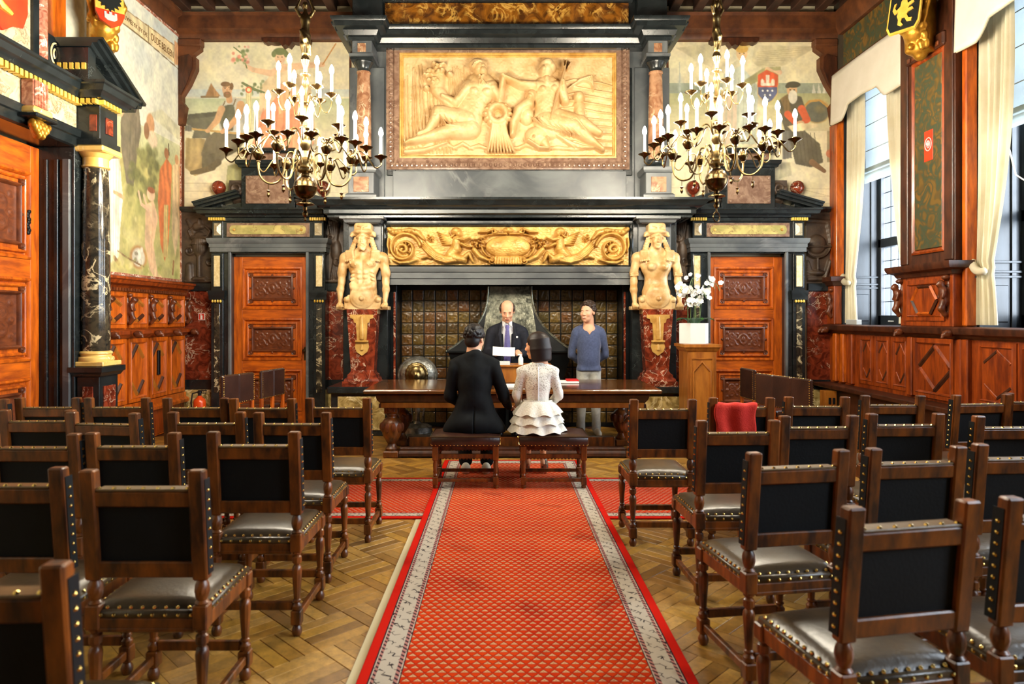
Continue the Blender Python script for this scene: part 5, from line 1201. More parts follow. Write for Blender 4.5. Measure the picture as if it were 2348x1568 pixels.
# ---- the two herm figures carrying the mantel
def caryatid(cx,fem,lb):
    oy=9.06; S=SDF((-.37,-.24,1.30),(.37,.14,2.60),.0078); I=np.eye(3); UP=.22
    T=add_head(S,(0,-.045,2.352),I,.98,beard=not fem,fem=fem)
    S.cap((0,-.01,2.32),(0,.02,2.16),.060 if fem else .07,.08,k=.03)
    for s in (-1,1): S.cap((s*.05,.02,2.22),(s*.2,.03,2.14),.05,.055,k=.04)
    # torso
    S.cap((-.17,.02,2.10),(.17,.02,2.10),.085,k=.05,sq=((0,1,0),.85)).ell((0,-.0,2.0),(.20,.125,.16),k=.05).ell((0,.0,1.80),(.155 if fem else .17,.105,.17),k=.06).ell((0,-.005,1.66),(.19 if fem else .18,.125,.13),k=.06)
    if fem:
        for s in (-1,1): S.ell((s*.078,-.105,2.0),(.062,.058,.058),k=.02).ell((s*.08,-.163,1.995),.008,k=.004)
        S.dent=None; S.ell((0,-.13,1.74),(.012,.03,.016),k=.015,sub=True).ell((0,-.075,1.68),(.12,.07,.07),k=.05)
    else:
        for s in (-1,1):
            S.ell((s*.085,-.085,2.04),(.088,.055,.062),k=.018).ell((s*.085,-.14,2.02),.008,k=.004)
            for i in range(3): S.ell((s*.038,-.098+.004*i,1.92-.062*i),(.036,.03,.030),k=.012)
            for i in range(4): S.ell((s*(.125+.006*i),-.075,1.93-.05*i),(.034,.03,.02),R=rot(0,s*.5,0),k=.012)
            S.ell((s*.115,-.075,1.73),(.055,.05,.05),k=.03)
        S.cap((0,-.125,2.1),(0,-.128,1.80),.008,k=.03,sub=True); S.ell((0,-.085,1.70),(.11,.06,.07),k=.04)
    for s in (-1,1):
        S.ell((s*.245,.02,2.125),(.078,.078,.075),k=.035).chain([(s*.262,.02,2.08),(s*.292,.02,1.92),(s*.292,.01,1.81)],[.064 if not fem else .056,.056 if not fem else .05,.044],k=.03)
        S.ell((s*.285,-.012,1.97),(.045,.05,.08),k=.03).chain([(s*.292,.01,1.81),(s*.302,-.03,1.70),(s*.296,-.06,1.55)],[.046,.046,.030],k=.025)
        if fem: [S.cap((s*.245,-.035,z),(s*.34,-.03,z-.005),.011,k=.006) for z in (1.915,1.89)]
        # fist over the scroll bar
        S.ell((s*.298,-.075,1.495),(.038,.045,.045),k=.02)
        for i in range(4): S.chain([(s*(.272+.018*i),-.10,1.50),(s*(.272+.018*i),-.128,1.475),(s*(.272+.018*i),-.108,1.448)],[.0115,.011,.010],k=.004)
        S.chain([(s*.262,-.09,1.50),(s*.25,-.115,1.475)],[.014,.011],k=.006)
        # hair braids and fringed shoulder cloth
        for i in range(7): S.ell((s*(.088+.009*i),.005-.008*i,2.39-.033*i),(.024,.028,.021),k=.007)
        for i in range(7): S.ell((s*(.112+.012*i),.01-.008*i,2.38-.033*i),(.023,.028,.021),k=.007)
        S.box((s*.165,-.075,2.15),(.062,.022,.07),rot(.25,0,s*.35),.02,k=.02)
        for i in range(5): S.ell((s*(.118+.026*i),-.115+.008*i,2.09-.004*i),(.013,.013,.02),k=.006)
        S.ell((s*.155,-.125,2.05),(.012,.012,.022),k=.004)
        # horn of the head-dress
        S.chain([(s*.09,-.03,2.44),(s*.135,-.03,2.435),(s*.155,-.045,2.41)],[.034,.03,.02],k=.015)
    # wavy hair over the brow and block head-dress
    for i in range(11):
        a=-1.45+2.9*i/10; S.ell((.076*math.sin(a),-.05-.076*math.cos(a),2.415-.03*abs(math.sin(a))),(.018,.017,.017),k=.006)
    S.box((0,.02,2.50),(.118,.115,.085),None,.05,k=.01).ell((0,-.045,2.46),(.128,.10,.045),k=.015).chain([(-.06,-.10,2.535),(0,-.118,2.52),(.06,-.10,2.535)],[.010,.012,.010],k=.006).ell((0,-.118,2.49),(.022,.02,.024),k=.008)
    # scroll bars, apron plate and boss
    for s in (-1,1): S.box((s*.25,.0,1.455),(.10,.075,.025),None,.01,k=.006).cap((s*.205,-.09,1.565),(s*.205,.06,1.565),.042,k=.006).box((s*.20,-.01,1.50),(.04,.085,.06),None,.012,k=.008)
    S.box((0,.02,1.50),(.20,.12,.13),None,.02,k=.01).ell((0,-.105,1.60),(.165,.03,.155),k=.006).ell((0,-.11,1.60),(.14,.04,.13),k=.004).ell((0,-.15,1.58),(.032,.03,.032),k=.004)
    S.cut((0,0,1.345),(0,0,-1))
    o=S.build('caryatid','caryatid_stone',fp,local=True); o.matrix_parent_inverse=Matrix.Translation(-Vector(fp.location)); o.location=(FX+cx,oy,UP); lab(o,lb)
    # bronze-toned tongue ornament on the shaft
    x=FX+cx; b=MB()
    b.prism([(x-.15,1.36),(x-.15,1.31),(x-.11,1.30),(x-.10,1.25),(x-.075,1.24),(x-.06,.99),(x+.06,.99),(x+.075,1.24),(x+.10,1.25),(x+.11,1.30),(x+.15,1.31),(x+.15,1.36)],8.925,8.97)
    b.box(x-.085,x+.085,8.90,8.975,.965,.995,.006).prism([(x-.08,.96),(x-.092,.90),(x-.07,.83),(x,.775),(x+.07,.83),(x+.092,.90),(x+.08,.96)],8.94,8.985)
    b.lathe([(0,0),(.03,.01),(.036,.05),(.03,.2),(.022,.33),(.0,.345)],(x,8.925,1.0),10).lathe([(0,0),(.02,.01),(.024,.03),(.012,.08),(.0,.1)],(x,8.935,.845),8)
    b.v=[(p[0],p[1],(p[2]-.775)*.92+1.05) for p in b.v]; b.build('herm_ornament','gilt_stone',fp)
caryatid(-PXC,False,'bearded male herm figure in gilded stone under the mantel')
caryatid(PXC,True,'female herm figure in gilded stone under the mantel')

# ---- people
SK=C(222,168,134)
def narrow(f,zn,zl=-1.0):
    def w(V):
        t=np.clip((zn-V[:,2])/.10,0,1); t=t*t*(3-2*t); u=np.clip((V[:,2]-zl)/.22,0,1); t=t*u*u*(3-2*u); V=V.copy(); V[:,0]*=1-(1-f)*t; return V
    return w
def hairset(S,T,sc,seed,n,zmin=-.02,front=-.08,r=.016):
    g=np.random.default_rng(seed); c=0
    while c<n:
        a=g.uniform(0,2*PI); e=g.uniform(-.35,1.57); x,y,z=.083*math.cos(e)*math.cos(a),.024+.107*math.cos(e)*math.sin(a),.042+.090*math.sin(e)
        if z<zmin and y<.0: continue
        if y<front+.04 and z<.085: continue
        if z<-.01 and y<.03: continue
        S.ell(T(x,y,z),[r*sc*g.uniform(.8,1.3)]*3,k=.003); c+=1
# officiant
def officiant():
    X,Y=XP(1163,8.93),8.93; SDF.warp=narrow(.92,1.50); r=thing('person','person in dark suit and purple tie reading a sheet of paper at the lectern','person',(X,Y,0))
    sc=1.12; S=SDF((-.36,-.46,0),(.36,.2,1.84),.0085); R=rot(.42,0,0)
    T=add_head(S,(0,-.055,1.635),R,sc); S.cap((0,.01,1.52),(0,.02,1.40),.058,.062,k=.03)
    S.cap((-.15,.02,1.36),(.15,.02,1.36),.07,k=.05).ell((0,.02,1.2),(.15,.10,.2),k=.05).ell((0,.02,.95),(.14,.10,.14),k=.05)
    for s in (-1,1): S.chain([(s*.085,.02,.9),(s*.09,.02,.5),(s*.09,.03,.1)],[.075,.055,.04],k=.03).cap((s*.09,.03,.05),(s*.10,-.12,.035),.04,.035,k=.02)
    HR,HL=(-.135,-.30,1.10),(.165,-.30,1.125)
    S.chain([(-.22,.02,1.36),(-.265,.0,1.09),(-.165,-.22,1.075)],[.05,.042,.03],k=.02).chain([(.22,.02,1.36),(.265,.0,1.10),(.185,-.21,1.09)],[.05,.042,.03],k=.02)
    hand(S,(-.165,-.22,1.075),(.45,-1,.15),(.2,.1,1),.55,1.05,-1); hand(S,(.185,-.21,1.09),(-.35,-1,.35),(-.6,0,-.5),.8,1.05,1)
    sp=face_spots(T,sc,brow=C(84,56,42),smile=False)+[(tuple(T(s_*.031,-.092,.005)),(.017*sc,.02*sc,.007*sc),C(150,92,70),.5) for s_ in (-1,1)]
    S.build('body','skin',r,paint=painter(SK,sp))
    H=SDF((-.13,-.2,1.5),(.13,.16,1.84),.006)
    for s in (-1,1):
        for i in range(12):
            a=-.25+i*.16; H.ell(T(s*.074*math.cos(a*.75),.015+.085*math.sin(a),.025+.012*math.sin(i*2)),[.017*sc,.02*sc,.034*sc],R,k=.012)
    g=np.random.default_rng(2); o=H.build('hair','skin',r,paint=painter(C(58,42,32),[]))
    J=SDF((-.38,-.34,.72),(.38,.24,1.54),.008)
    J.cap((-.15,.02,1.365),(.15,.02,1.365),.075,k=.05,sq=((0,1,0),1.15)).cap((-.05,.03,1.45),(-.21,.02,1.385),.05,.05,k=.04).cap((.05,.03,1.45),(.21,.02,1.385),.05,.05,k=.04).ell((0,.015,1.2),(.205,.145,.24),k=.05).ell((0,.015,.98),(.20,.145,.22),k=.05).cap((0,.03,1.40),(0,.035,1.47),.08,.066,k=.03).ell((0,.015,.83),(.205,.15,.14),k=.04)
    J.chain([(-.228,.02,1.345),(-.28,.005,1.09),(-.182,-.20,1.075)],[.074,.066,.05],k=.03).chain([(.228,.02,1.345),(.28,.005,1.10),(.20,-.19,1.09)],[.074,.066,.05],k=.03)
    J.box((0,-.20,1.12),(.058,.16,.36),None,.01,k=.01,sub=True).box((0,-.16,1.44),(.085,.15,.10),None,.02,k=.01,sub=True)
    for s in (-1,1): J.chain([(s*.088,-.075,1.46),(s*.108,-.128,1.32),(s*.066,-.142,1.08)],[.016,.026,.012],k=.010,sq=((0,1,0),.5))
    J.cut((0,0,.745),(0,0,-1)); J.build('jacket','suit_navy',r)
    Sh=SDF((-.16,-.16,.8),(.16,.14,1.54),.008); Sh.ell((0,.015,1.2),(.16,.128,.26),k=.04).ell((0,.015,.95),(.15,.125,.2),k=.04).cap((0,.015,1.40),(0,.015,1.475),.082,.070,k=.02)
    for s in (-1,1): Sh.box((s*.042,-.058,1.458),(.034,.010,.015),rot(.3,s*.85,s*.4),.007,k=.006)
    Sh.build('shirt','shirt_white',r)
    t=MB(); pr=[(1.455,.022,-.085),(1.425,.030,-.108),(1.40,.022,-.115),(1.30,.034,-.134),(1.15,.042,-.142),(.98,.045,-.138),(.93,.0,-.135)]; v=[];f=[]
    for z,w,y in pr: v+=[(-w,y+.006,z),(0,y-.008,z),(w,y+.006,z)]
    for i in range(len(pr)-1): f+=[(3*i,3*i+1,3*i+4,3*i+3),(3*i+1,3*i+2,3*i+5,3*i+4)]
    t.add(v,f); t.build('tie','tie_purple',r,local=True)
    MB().lathe([(0,0),(.014,0),(.014,.004),(0,.007)],(0,0,0),10,Matrix.Translation((.125,-.146,1.30))@Matrix.Rotation(PI/2,4,'X')).build('lapel_pin','paper',r,local=True)
    Tr=SDF((-.24,-.2,.05),(.24,.22,.85),.011); [Tr.chain([(s*.088,.02,.78),(s*.095,.02,.5),(s*.095,.03,.09)],[.11,.085,.07],k=.04) for s in (-1,1)]; Tr.build('trousers','suit_navy',r)
    Sd=SDF((-.2,-.24,0),(.2,.12,.12),.009); [Sd.cap((s*.095,.04,.05),(s*.105,-.14,.042),.05,.042,k=.02) for s in (-1,1)]; Sd.cut((0,0,.004),(0,0,-1)); Sd.build('shoes','shoe_dark',r)
    # sheet of paper in the hand
    c=Vector((X-.045,Y-.335,1.125)); b=MB(); A=np.zeros((6,8,3)); 
    for i in range(6):
        for j in range(8):
            u=j/7-.5; w=i/5-.5; A[i,j]=(u*.28,-.02*math.cos(u*3)-.05*w,-w*.105+.012*u*0)
    b.grid(A); o=b.build('paper_sheet','paper',None); o.location=c; o.rotation_euler=(.1,.04,.05); tag(o,'white sheet of paper held in the hand of the suited reader','paper')
officiant()
# man in blue sweater
def sweater_man():
    X,Y=XP(1350,9.0),9.0; SDF.warp=narrow(.80,1.47); r=thing('person','person in blue V-neck sweater and pale jeans standing with hands behind back','person',(X,Y,0))
    sc=1.10; S=SDF((-.33,-.3,0),(.33,.28,1.83),.0085); R=rot(.06,.04,-.55)
    T=add_head(S,(-.02,-.03,1.625),R,sc); S.cap((0,.0,1.52),(0,.02,1.38),.058,.064,k=.03)
    S.cap((-.15,.02,1.35),(.15,.02,1.35),.07,k=.05).ell((0,.01,1.2),(.155,.105,.2),k=.05).ell((0,-.025,1.37),(.10,.065,.08),k=.03).ell((0,.02,.95),(.14,.10,.14),k=.05)
    for s in (-1,1):
        S.chain([(s*.085,.02,.9),(s*.11,.02,.5),(s*.125,.03,.1)],[.075,.055,.04],k=.03).cap((s*.125,.03,.05),(s*.14,-.12,.035),.04,.035,k=.02)
        S.chain([(s*.215,.02,1.34),(s*.265,.06,1.07),(s*.07,.17,.93)],[.05,.042,.03],k=.02)
    hand(S,(-.07,.17,.93),(1,.1,-.3),(0,-1,0),.4,1,1); hand(S,(.07,.18,.93),(-1,.15,-.2),(0,-1,0),.4,1,-1)
    S.build('body','skin',r,paint=painter(SK,face_spots(T,sc,brow=C(62,44,32))+[(tuple(T(0,-.06,-.085)),(.06,.05,.04),C(200,140,108),1.5)]))
    H=SDF((-.17,-.2,1.5),(.15,.18,1.86),.006); H.ell(T(0,.028,.05),[.083*sc,.100*sc,.084*sc],R,k=.01).ell(T(0,.055,-.01),[.074*sc,.066*sc,.075*sc],R,k=.015); H.ell(T(0,-.115,-.02),[.12*sc,.085*sc,.105*sc],R,k=.008,sub=True); H.ell(T(0,-.03,-.075),[.11*sc,.09*sc,.07*sc],R,k=.008,sub=True)
    for s in (-1,1): H.ell(T(s*.079,.008,-.008),[.02*sc,.026*sc,.036*sc],R,k=.006,sub=True)
    hairset(H,T,sc,11,110,zmin=.05,front=-.075,r=.013); H.build('hair','skin',r,paint=painter(C(52,38,28),[]))
    J=SDF((-.34,-.2,.84),(.34,.26,1.52),.0075)
    J.cap((-.14,.02,1.34),(.14,.02,1.34),.072,k=.05,sq=((0,1,0),1.15)).cap((-.05,.03,1.43),(-.21,.02,1.36),.045,.05,k=.04).cap((.05,.03,1.43),(.21,.02,1.36),.045,.05,k=.04).ell((0,.0,1.2),(.198,.135,.22),k=.05).ell((0,-.005,1.02),(.188,.145,.2),k=.05).cap((-.06,.0,.90),(.06,.0,.90),.125,k=.03,sq=((0,1,0),.95)).cap((0,.025,1.38),(0,.03,1.455),.085,.066,k=.03)
    for s in (-1,1): J.chain([(s*.22,.02,1.32),(s*.285,.06,1.07),(s*.09,.165,.935)],[.072,.062,.046],k=.025)
    J.vneck(1.325,1.35,.03)
    J.cap((-.12,-.005,.865),(.12,-.005,.865),.085,k=.01,sq=((0,1,0),1.55))
    J.cut((0,0,.855),(0,0,-1)); J.build('sweater','sweater_blue',r)
    Tr=SDF((-.28,-.2,.05),(.28,.22,.98),.010); Tr.cap((-.08,.0,.88),(.08,.0,.88),.115,k=.03,sq=((0,1,0),1.05)); [Tr.chain([(s*.09,.01,.82),(s*.115,.015,.5),(s*.128,.03,.14),(s*.128,.03,.085)],[.112,.085,.066,.074],k=.03) for s in (-1,1)]
    Tr.cap((0,-.13,.93),(0,-.11,.74),.006,k=.01,sub=True); Tr.build('jeans','jeans',r)
    Sd=SDF((-.24,-.26,0),(.24,.14,.14),.009); [Sd.cap((s*.128,.04,.055),(s*.145,-.16,.045),.052,.044,k=.02) for s in (-1,1)]; Sd.cut((0,0,.004),(0,0,-1)); Sd.build('shoes','shoe_white',r)
sweater_man()
# groom, seen from behind on the left stool
def groom():
    X,Y=XP(1088,6.30),6.33; SDF.warp=narrow(.80,1.19,.50); r=thing('person','person with dark curly hair in black suit seated on the stool beside the bride','person',(X,Y,.012),PI)
    S=SDF((-.50,-.62,0),(.36,.26,1.52),.009); R=rot(.12,0,-.35)
    T=add_head(S,(0,-.03,1.335),R,1.02); S.cap((0,.0,1.22),(0,.02,1.12),.056,.062,k=.03)
    S.cap((-.15,.02,1.08),(.15,.02,1.08),.065,k=.05).ell((0,.02,.92),(.15,.10,.2),k=.05).ell((0,.02,.66),(.15,.11,.13),k=.05)
    for s in (-1,1): S.chain([(s*.1,.0,.585),(s*.13,-.44,.56),(s*.10,-.40,.12)],[.075,.058,.04],k=.03)
    S.chain([(.215,.02,1.08),(.255,.0,.82),(.17,-.22,.72)],[.05,.042,.03],k=.02); hand(S,(.17,-.22,.72),(-.3,-1,-.1),(0,0,-1),.4,1,1)
    S.chain([(-.215,.02,1.08),(-.30,-.02,.82),(-.375,-.16,.70)],[.05,.042,.03],k=.02); hand(S,(-.375,-.16,.70),(-.5,-.9,-.25),(0,0,-1),.5,1,-1)
    S.build('body','skin',r,paint=painter(SK,face_spots(T,1.02)))
    H=SDF((-.14,-.18,1.2),(.14,.17,1.5),.007); H.ell(T(0,.03,.05),[.084,.10,.085],R,k=.01).ell(T(0,.06,-.02),[.072,.062,.07],R,k=.02); H.ell(T(0,-.105,-.02),[.1,.075,.10],R,k=.01,sub=True); hairset(H,T,1.02,5,260,zmin=.02,r=.0135); H.build('hair','skin',r,paint=painter(C(26,22,20),[]))
    J=SDF((-.46,-.26,.46),(.38,.30,1.27),.0085)
    J.cap((-.14,.02,1.07),(.14,.02,1.07),.074,k=.05,sq=((0,1,0),1.15)).cap((-.05,.03,1.17),(-.22,.02,1.095),.05,.055,k=.04).cap((.05,.03,1.17),(.22,.02,1.095),.05,.055,k=.04).ell((0,.015,.95),(.205,.15,.23),k=.05).ell((0,.02,.78),(.165,.135,.2),k=.05).cap((0,.035,1.12),(0,.035,1.185),.084,.070,k=.03)
    J.chain([(-.10,.02,.72),(-.19,.05,.52)],[.12,.10],k=.05).chain([(.10,.02,.72),(.19,.05,.52)],[.12,.10],k=.05).ell((0,.06,.56),(.25,.15,.13),k=.05).ell((0,.02,.80),(.15,.13,.12),k=.04)
    J.chain([(.235,.02,1.05),(.285,.0,.82),(.19,-.20,.725)],[.075,.066,.05],k=.03).chain([(-.235,.02,1.05),(-.335,-.02,.82),(-.385,-.14,.71)],[.075,.066,.05],k=.03)
    J.box((0,.205,.60),(.004,.06,.13),None,.002,k=.008,sub=True); J.cap((0,.17,1.1),(0,.175,.72),.004,k=.012,sub=True)
    J.cut((0,0,.488),(0,0,-1)); J.build('jacket','suit_black',r)
    Sh=SDF((-.12,-.1,1.08),(.12,.14,1.25),.007); Sh.cap((0,.02,1.12),(0,.012,1.20),.078,.068,k=.02); Sh.build('shirt_collar','shirt_white',r)
    Tr=SDF((-.3,-.62,.06),(.3,.2,.72),.010); [Tr.chain([(s*.1,.04,.585),(s*.13,-.44,.57),(s*.105,-.40,.13)],[.098,.085,.066],k=.03) for s in (-1,1)]; Tr.build('trousers','suit_black',r)
    for s in (-1,1):
        Sd=SDF((s*.10-.09,-.58,.0),(s*.10+.09,-.24,.15),.008); Sd.cap((s*.10,-.34,.055),(s*.10,-.50,.045),.046,.04,k=.02).ell((s*.10,-.33,.075),(.042,.046,.05),k=.02); Sd.cut((0,0,.014),(0,0,-1)); o=Sd.build('shoe','shoe_white',r)
groom()
def bride():
    X,Y=XP(1233,6.28),6.30; SDF.warp=narrow(.80,1.10); r=thing('person','person with dark bob hair in white lace dress with ruffled peplum seated on stool','person',(X,Y,.012),PI)
    S=SDF((-.34,-.62,0),(.36,.26,1.45),.009); R=rot(.10,0,1.12)
    T=add_head(S,(.01,-.02,1.275),R,.97,fem=True); S.cap((0,.0,1.17),(0,.02,1.07),.045,.05,k=.03)
    S.cap((-.125,.02,1.035),(.125,.02,1.035),.052,k=.05).ell((0,.01,.90),(.12,.085,.17),k=.05).ell((0,.02,.64),(.15,.11,.13),k=.05)
    for s in (-1,1): S.chain([(s*.09,.0,.575),(s*.10,-.42,.55),(s*.09,-.38,.15)],[.075,.055,.035],k=.03).cap((s*.09,-.36,.12),(s*.09,-.49,.05),.03,.024,k=.02)
    S.chain([(-.175,.02,1.03),(-.225,.0,.82),(-.15,-.18,.72)],[.04,.034,.024],k=.02); hand(S,(-.15,-.18,.72),(.4,-1,-.1),(0,0,-1),.4,.9,-1)
    S.chain([(.175,.02,1.03),(.215,.0,.82),(.20,-.16,.715)],[.04,.034,.024],k=.02); hand(S,(.20,-.16,.715),(.3,-1,-.1),(0,0,-1),.4,.9,1)
    S.build('body','skin',r,paint=painter(C(216,154,112),face_spots(T,.97,brow=C(40,28,22))))
    H=SDF((-.15,-.16,1.10),(.16,.18,1.44),.007); H.ell(T(0,.022,.045),[.088,.108,.09],R,k=.01)
    for i in range(26):
        a=-.35+(PI+.7)*i/25; x,y=.082*math.cos(a),.02+.098*math.sin(a); H.chain([T(x*.9,y*.95,.06),T(x*1.06,y*1.05,-.03),T(x*1.02,y*1.02,-.135)],[.022,.02,.015],k=.006)
    H.ell(T(0,.05,-.05),[.07,.07,.085],R,k=.02); H.ell(T(0,-.125,-.03),[.085,.075,.12],R,k=.01,sub=True); H.build('hair','skin',r,paint=painter(C(34,22,18),[]))
    D=SDF((-.30,-.22,.60),(.30,.20,1.13),.0075)
    D.cap((-.12,.02,1.02),(.12,.02,1.02),.056,k=.05,sq=((0,1,0),1.2)).cap((-.04,.03,1.09),(-.17,.02,1.035),.04,.045,k=.04).cap((.04,.03,1.09),(.17,.02,1.035),.04,.045,k=.04).ell((0,.01,.93),(.155,.115,.16),k=.05).ell((0,.01,.78),(.128,.10,.13),k=.05).cap((0,.022,1.06),(0,.025,1.105),.066,.052,k=.025).ell((0,.015,.66),(.165,.125,.1),k=.04)
    D.chain([(-.185,.02,1.0),(-.245,.0,.83),(-.165,-.16,.725)],[.056,.052,.042],k=.025).chain([(.185,.02,1.0),(.24,.0,.83),(.212,-.145,.72)],[.056,.052,.042],k=.025)
    D.cut((0,0,.63),(0,0,-1)); dr=D.build('dress_bodice','lace_white',r)
    def ruffle(n,z0,z1,r0,r1,amp,seed,ry=.86):
        b=MB(); M=72; K=7; A=np.zeros((K,M+1,3)); g=np.random.default_rng(seed); ph=g.uniform(0,6)
        for i in range(K):
            t=i/(K-1)
            for j in range(M+1):
                a=2*PI*j/M; w=amp*t*(math.sin(9*a+ph)+.5*math.sin(16*a+ph*2)); rr=r0+(r1-r0)*t**.8+w; A[i,j]=(rr*math.cos(a),.02+ry*rr*math.sin(a),z0+(z1-z0)*t+.012*t*math.sin(9*a+ph+1.2))
        b.grid(A); b.build(n,'lace_plain',r,local=True,ang=80)
    ruffle('peplum',.775,.655,.128,.225,.012,1); ruffle('peplum',.72,.575,.14,.245,.013,2); ruffle('peplum',.665,.50,.15,.265,.014,3)
    MB().lathe([(.134,.765),(.138,.775),(.134,.785)],(0,0,0),28,Matrix.Translation((0,.012,0))@Matrix.Diagonal((1,.82,1,1)),caps=False).build('waistband','lace_plain',r,local=True)
    MB().tube([(0,.128,.64),(0,.125,.70),(0,.118,.77),(0,.128,.88),(0,.134,.95),(0,.118,1.03),(0,.086,1.09)],.0045,5).build('zip','shirt_white',r,local=True)
    K2=SDF((-.24,-.56,.40),(.24,.16,.70),.011); [K2.chain([(s*.085,.04,.585),(s*.095,-.43,.57)],[.098,.085],k=.06) for s in (-1,1)]; K2.build('skirt','lace_plain',r)
    for s in (-1,1):
        b=MB(); x=s*.09; b.prism([(-.365,.11),(-.33,.115),(-.335,.08),(-.355,.015),(-.372,.015),(-.375,.06)],x-.016,x+.016,'yz'); b.lathe([(0,0),(.026,.01),(.03,.05),(.02,.085),(0,.095)],(x,-.37,.075),10)
        b.prism([(-.36,.075),(-.43,.03),(-.52,.012),(-.545,.014),(-.53,.045),(-.44,.075),(-.38,.11)],x-.033,x+.033,'yz'); b.build('heel_shoe','shoe_silver',r,local=True)
bride()

SDF.warp=None
# ================================================================== CARPETS
RXC=.108
run=MB().box(-.717,.717,-3.6,3.6,0,.012,.003).build('runner_carpet','runner_weave'); run.location=(RXC,3.72,.013); tag(run,'long red aisle runner with pale floral borders leading to the table','carpet')
crs=MB().box(-2.65,2.65,-.66,.66,0,.011,.003).build('cross_carpet','cross_weave'); crs.location=(-.36,5.90,.001); tag(crs,'red patterned rug laid crosswise beneath the runner','carpet')
und=MB().box(-.03,.03,-2.3,2.3,0,.007,.002).build('carpet_underlay','underlay'); und.location=(RXC-.735,2.92,.001); tag(und,'pale underlay strip showing beside the runner edge','underlay')
# ================================================================== CHAIRS
def nail(b,p,n,r=.0085):
    n=Vector(n).normalized(); s=n.orthogonal().normalized(); t=n.cross(s); p=Vector(p); v=[];f=[]
    for k in range(6):
        a=PI*k/3; d=s*math.cos(a)+t*math.sin(a); v.append(p+d*r); v.append(p+d*r*.7+n*r*.55)
    v.append(p+n*r*.85)
    for k in range(6):
        j=(k+1)%6; f+=[(2*k,2*j,2*j+1,2*k+1),(2*k+1,2*j+1,12)]
    b.add(v,f)
LEG=[(.018,0),(.024,.012),(.026,.028),(.020,.042),(.015,.05),(.020,.056)]
def turned(z0,z1,w=.024):
    L=z1-z0; p=[(.75,0),(1.0,.03),(1.02,.08),(.7,.11),(.62,.13),(.85,.15),(.85,.17),(.62,.19),(.68,.22),(.82,.40),(1.0,.62),(1.04,.68),(.9,.74),(.62,.77),(.62,.79),(.95,.81),(1.0,.86),(.95,.91),(.66,.935),(.66,.95),(.95,.97),(.95,1.0)]
    return [(w*a,z0+L*b) for a,b in p]
def make_chair():
    r=empty('chair'); hw=.196; yb,yfr=-.20,.22
    for s in (-1,1):
        x=s*hw
        b=MB(); b.lathe([(.0,0)]+LEG,(x,yb,0),10).box(x-.025,x+.025,yb-.025,yb+.025,.055,.125,.005).lathe(turned(.125,.41),(x,yb,0),10).box(x-.027,x+.027,yb-.027,yb+.027,.41,.50,.005)
        b.lathe([(.022,.50),(.026,.505),(.018,.515),(.024,.53),(.0275,.55),(.025,.572),(.017,.588),(.022,.594)],(x,yb,0),10)
        m=Matrix.Translation((x,yb,.59))@Matrix.Shear('XY',4,(0,-.10)); b.box(-.0275,.0275,-.0235,.0235,0,.41,.006,m)
        b.build('back_post','chair_wood',r,local=True)
        b=MB(); b.lathe([(.0,0)]+LEG,(x,yfr,0),10).box(x-.025,x+.025,yfr-.025,yfr+.025,.055,.125,.005).lathe(turned(.125,.41),(x,yfr,0),10).box(x-.025,x+.025,yfr-.025,yfr+.025,.40,.46,.005); b.build('front_leg','chair_wood',r,local=True)
        MB().box(x-.013,x+.013,yb+.02,yfr-.02,.072,.108,.004).build('side_stretcher','chair_wood',r,local=True)
        MB().box(x-.016,x+.016,yb+.025,yfr-.02,.40,.46,.005).build('seat_rail','chair_wood',r,local=True)
    MB().box(-hw+.02,hw-.02,yb-.013,yb+.013,.125,.165,.004).build('rear_stretcher','chair_wood',r,local=True)
    MB().box(-hw+.02,hw-.02,yfr-.013,yfr+.013,.125,.165,.004).build('front_stretcher','chair_wood',r,local=True)
    b=MB(); b.box(-hw+.02,hw-.02,yb-.02,yb+.012,.40,.455,.006).box(-hw+.02,hw-.02,yb-.024,yb-.018,.405,.418,.002); b.build('seat_rail','chair_wood',r,local=True)
    MB().box(-hw+.02,hw-.02,yfr-.012,yfr+.018,.40,.455,.006).build('seat_rail','chair_wood',r,local=True)
    sh=lambda z:yb-.10*(z-.59)
    def slab(z0,z1,t0,t1,x0,x1,ch=.005): 
        m=Matrix.Translation((0,yb,.59))@Matrix.Shear('XY',4,(0,-.10)); return MB().box(x0,x1,t0,t1,z0-.59,z1-.59,ch,m)
    slab(.865,.922,-.018,.018,-hw+.02,hw-.02).build('top_rail','chair_wood',r,local=True); slab(.60,.66,-.018,.018,-hw+.02,hw-.02).build('lower_rail','chair_wood',r,local=True)
    slab(.655,.87,-.004,.012,-hw+.022,hw-.022,.002).build('back_panel','leather_back',r,local=True)
    # padded leather wrapped over the front of the back and over the top rail
    p=slab(.605,.926,.018,.040,-hw-.024,hw+.024,.010); slab(.9222,.931,-.0175,.042,-hw+.028,hw-.028,.003).build('pad_top','pad_sheen',r,local=True)
    m=Matrix.Translation((0,yb,.59))@Matrix.Shear('XY',4,(0,-.10))
    for s in (-1,1): p.box(s*(hw+.0285)-.0012,s*(hw+.0285)+.0012,-.010,.032,.02,.375,0,m)
    p.build('back_pad','leather_back',r,local=True)
    # seat cushion
    n=17; A=np.zeros((n,n,3))
    for i in range(n):
        for j in range(n):
            u=i/(n-1)*2-1; v=j/(n-1)*2-1; e=max(abs(u),abs(v)); h=.497+.022*(1-u**4)*(1-v**4)-.020*max(0,e-.9)/.1; A[i,j]=(u*(hw+.012),.01+v*.215,h+.0035*math.sin(v*24)*max(0,abs(u)-.7)+.0035*math.sin(u*24)*max(0,abs(v)-.7))
    b=MB().grid(A); b.box(-hw-.0175,hw+.0175,yb+.026,yfr+.012,.452,.482,.006); 
    b.box(-hw+.027,hw-.027,yb-.020,yb+.028,.452,.480,.005); b.build('seat_cushion','leather_seat',r,local=True,ang=60)
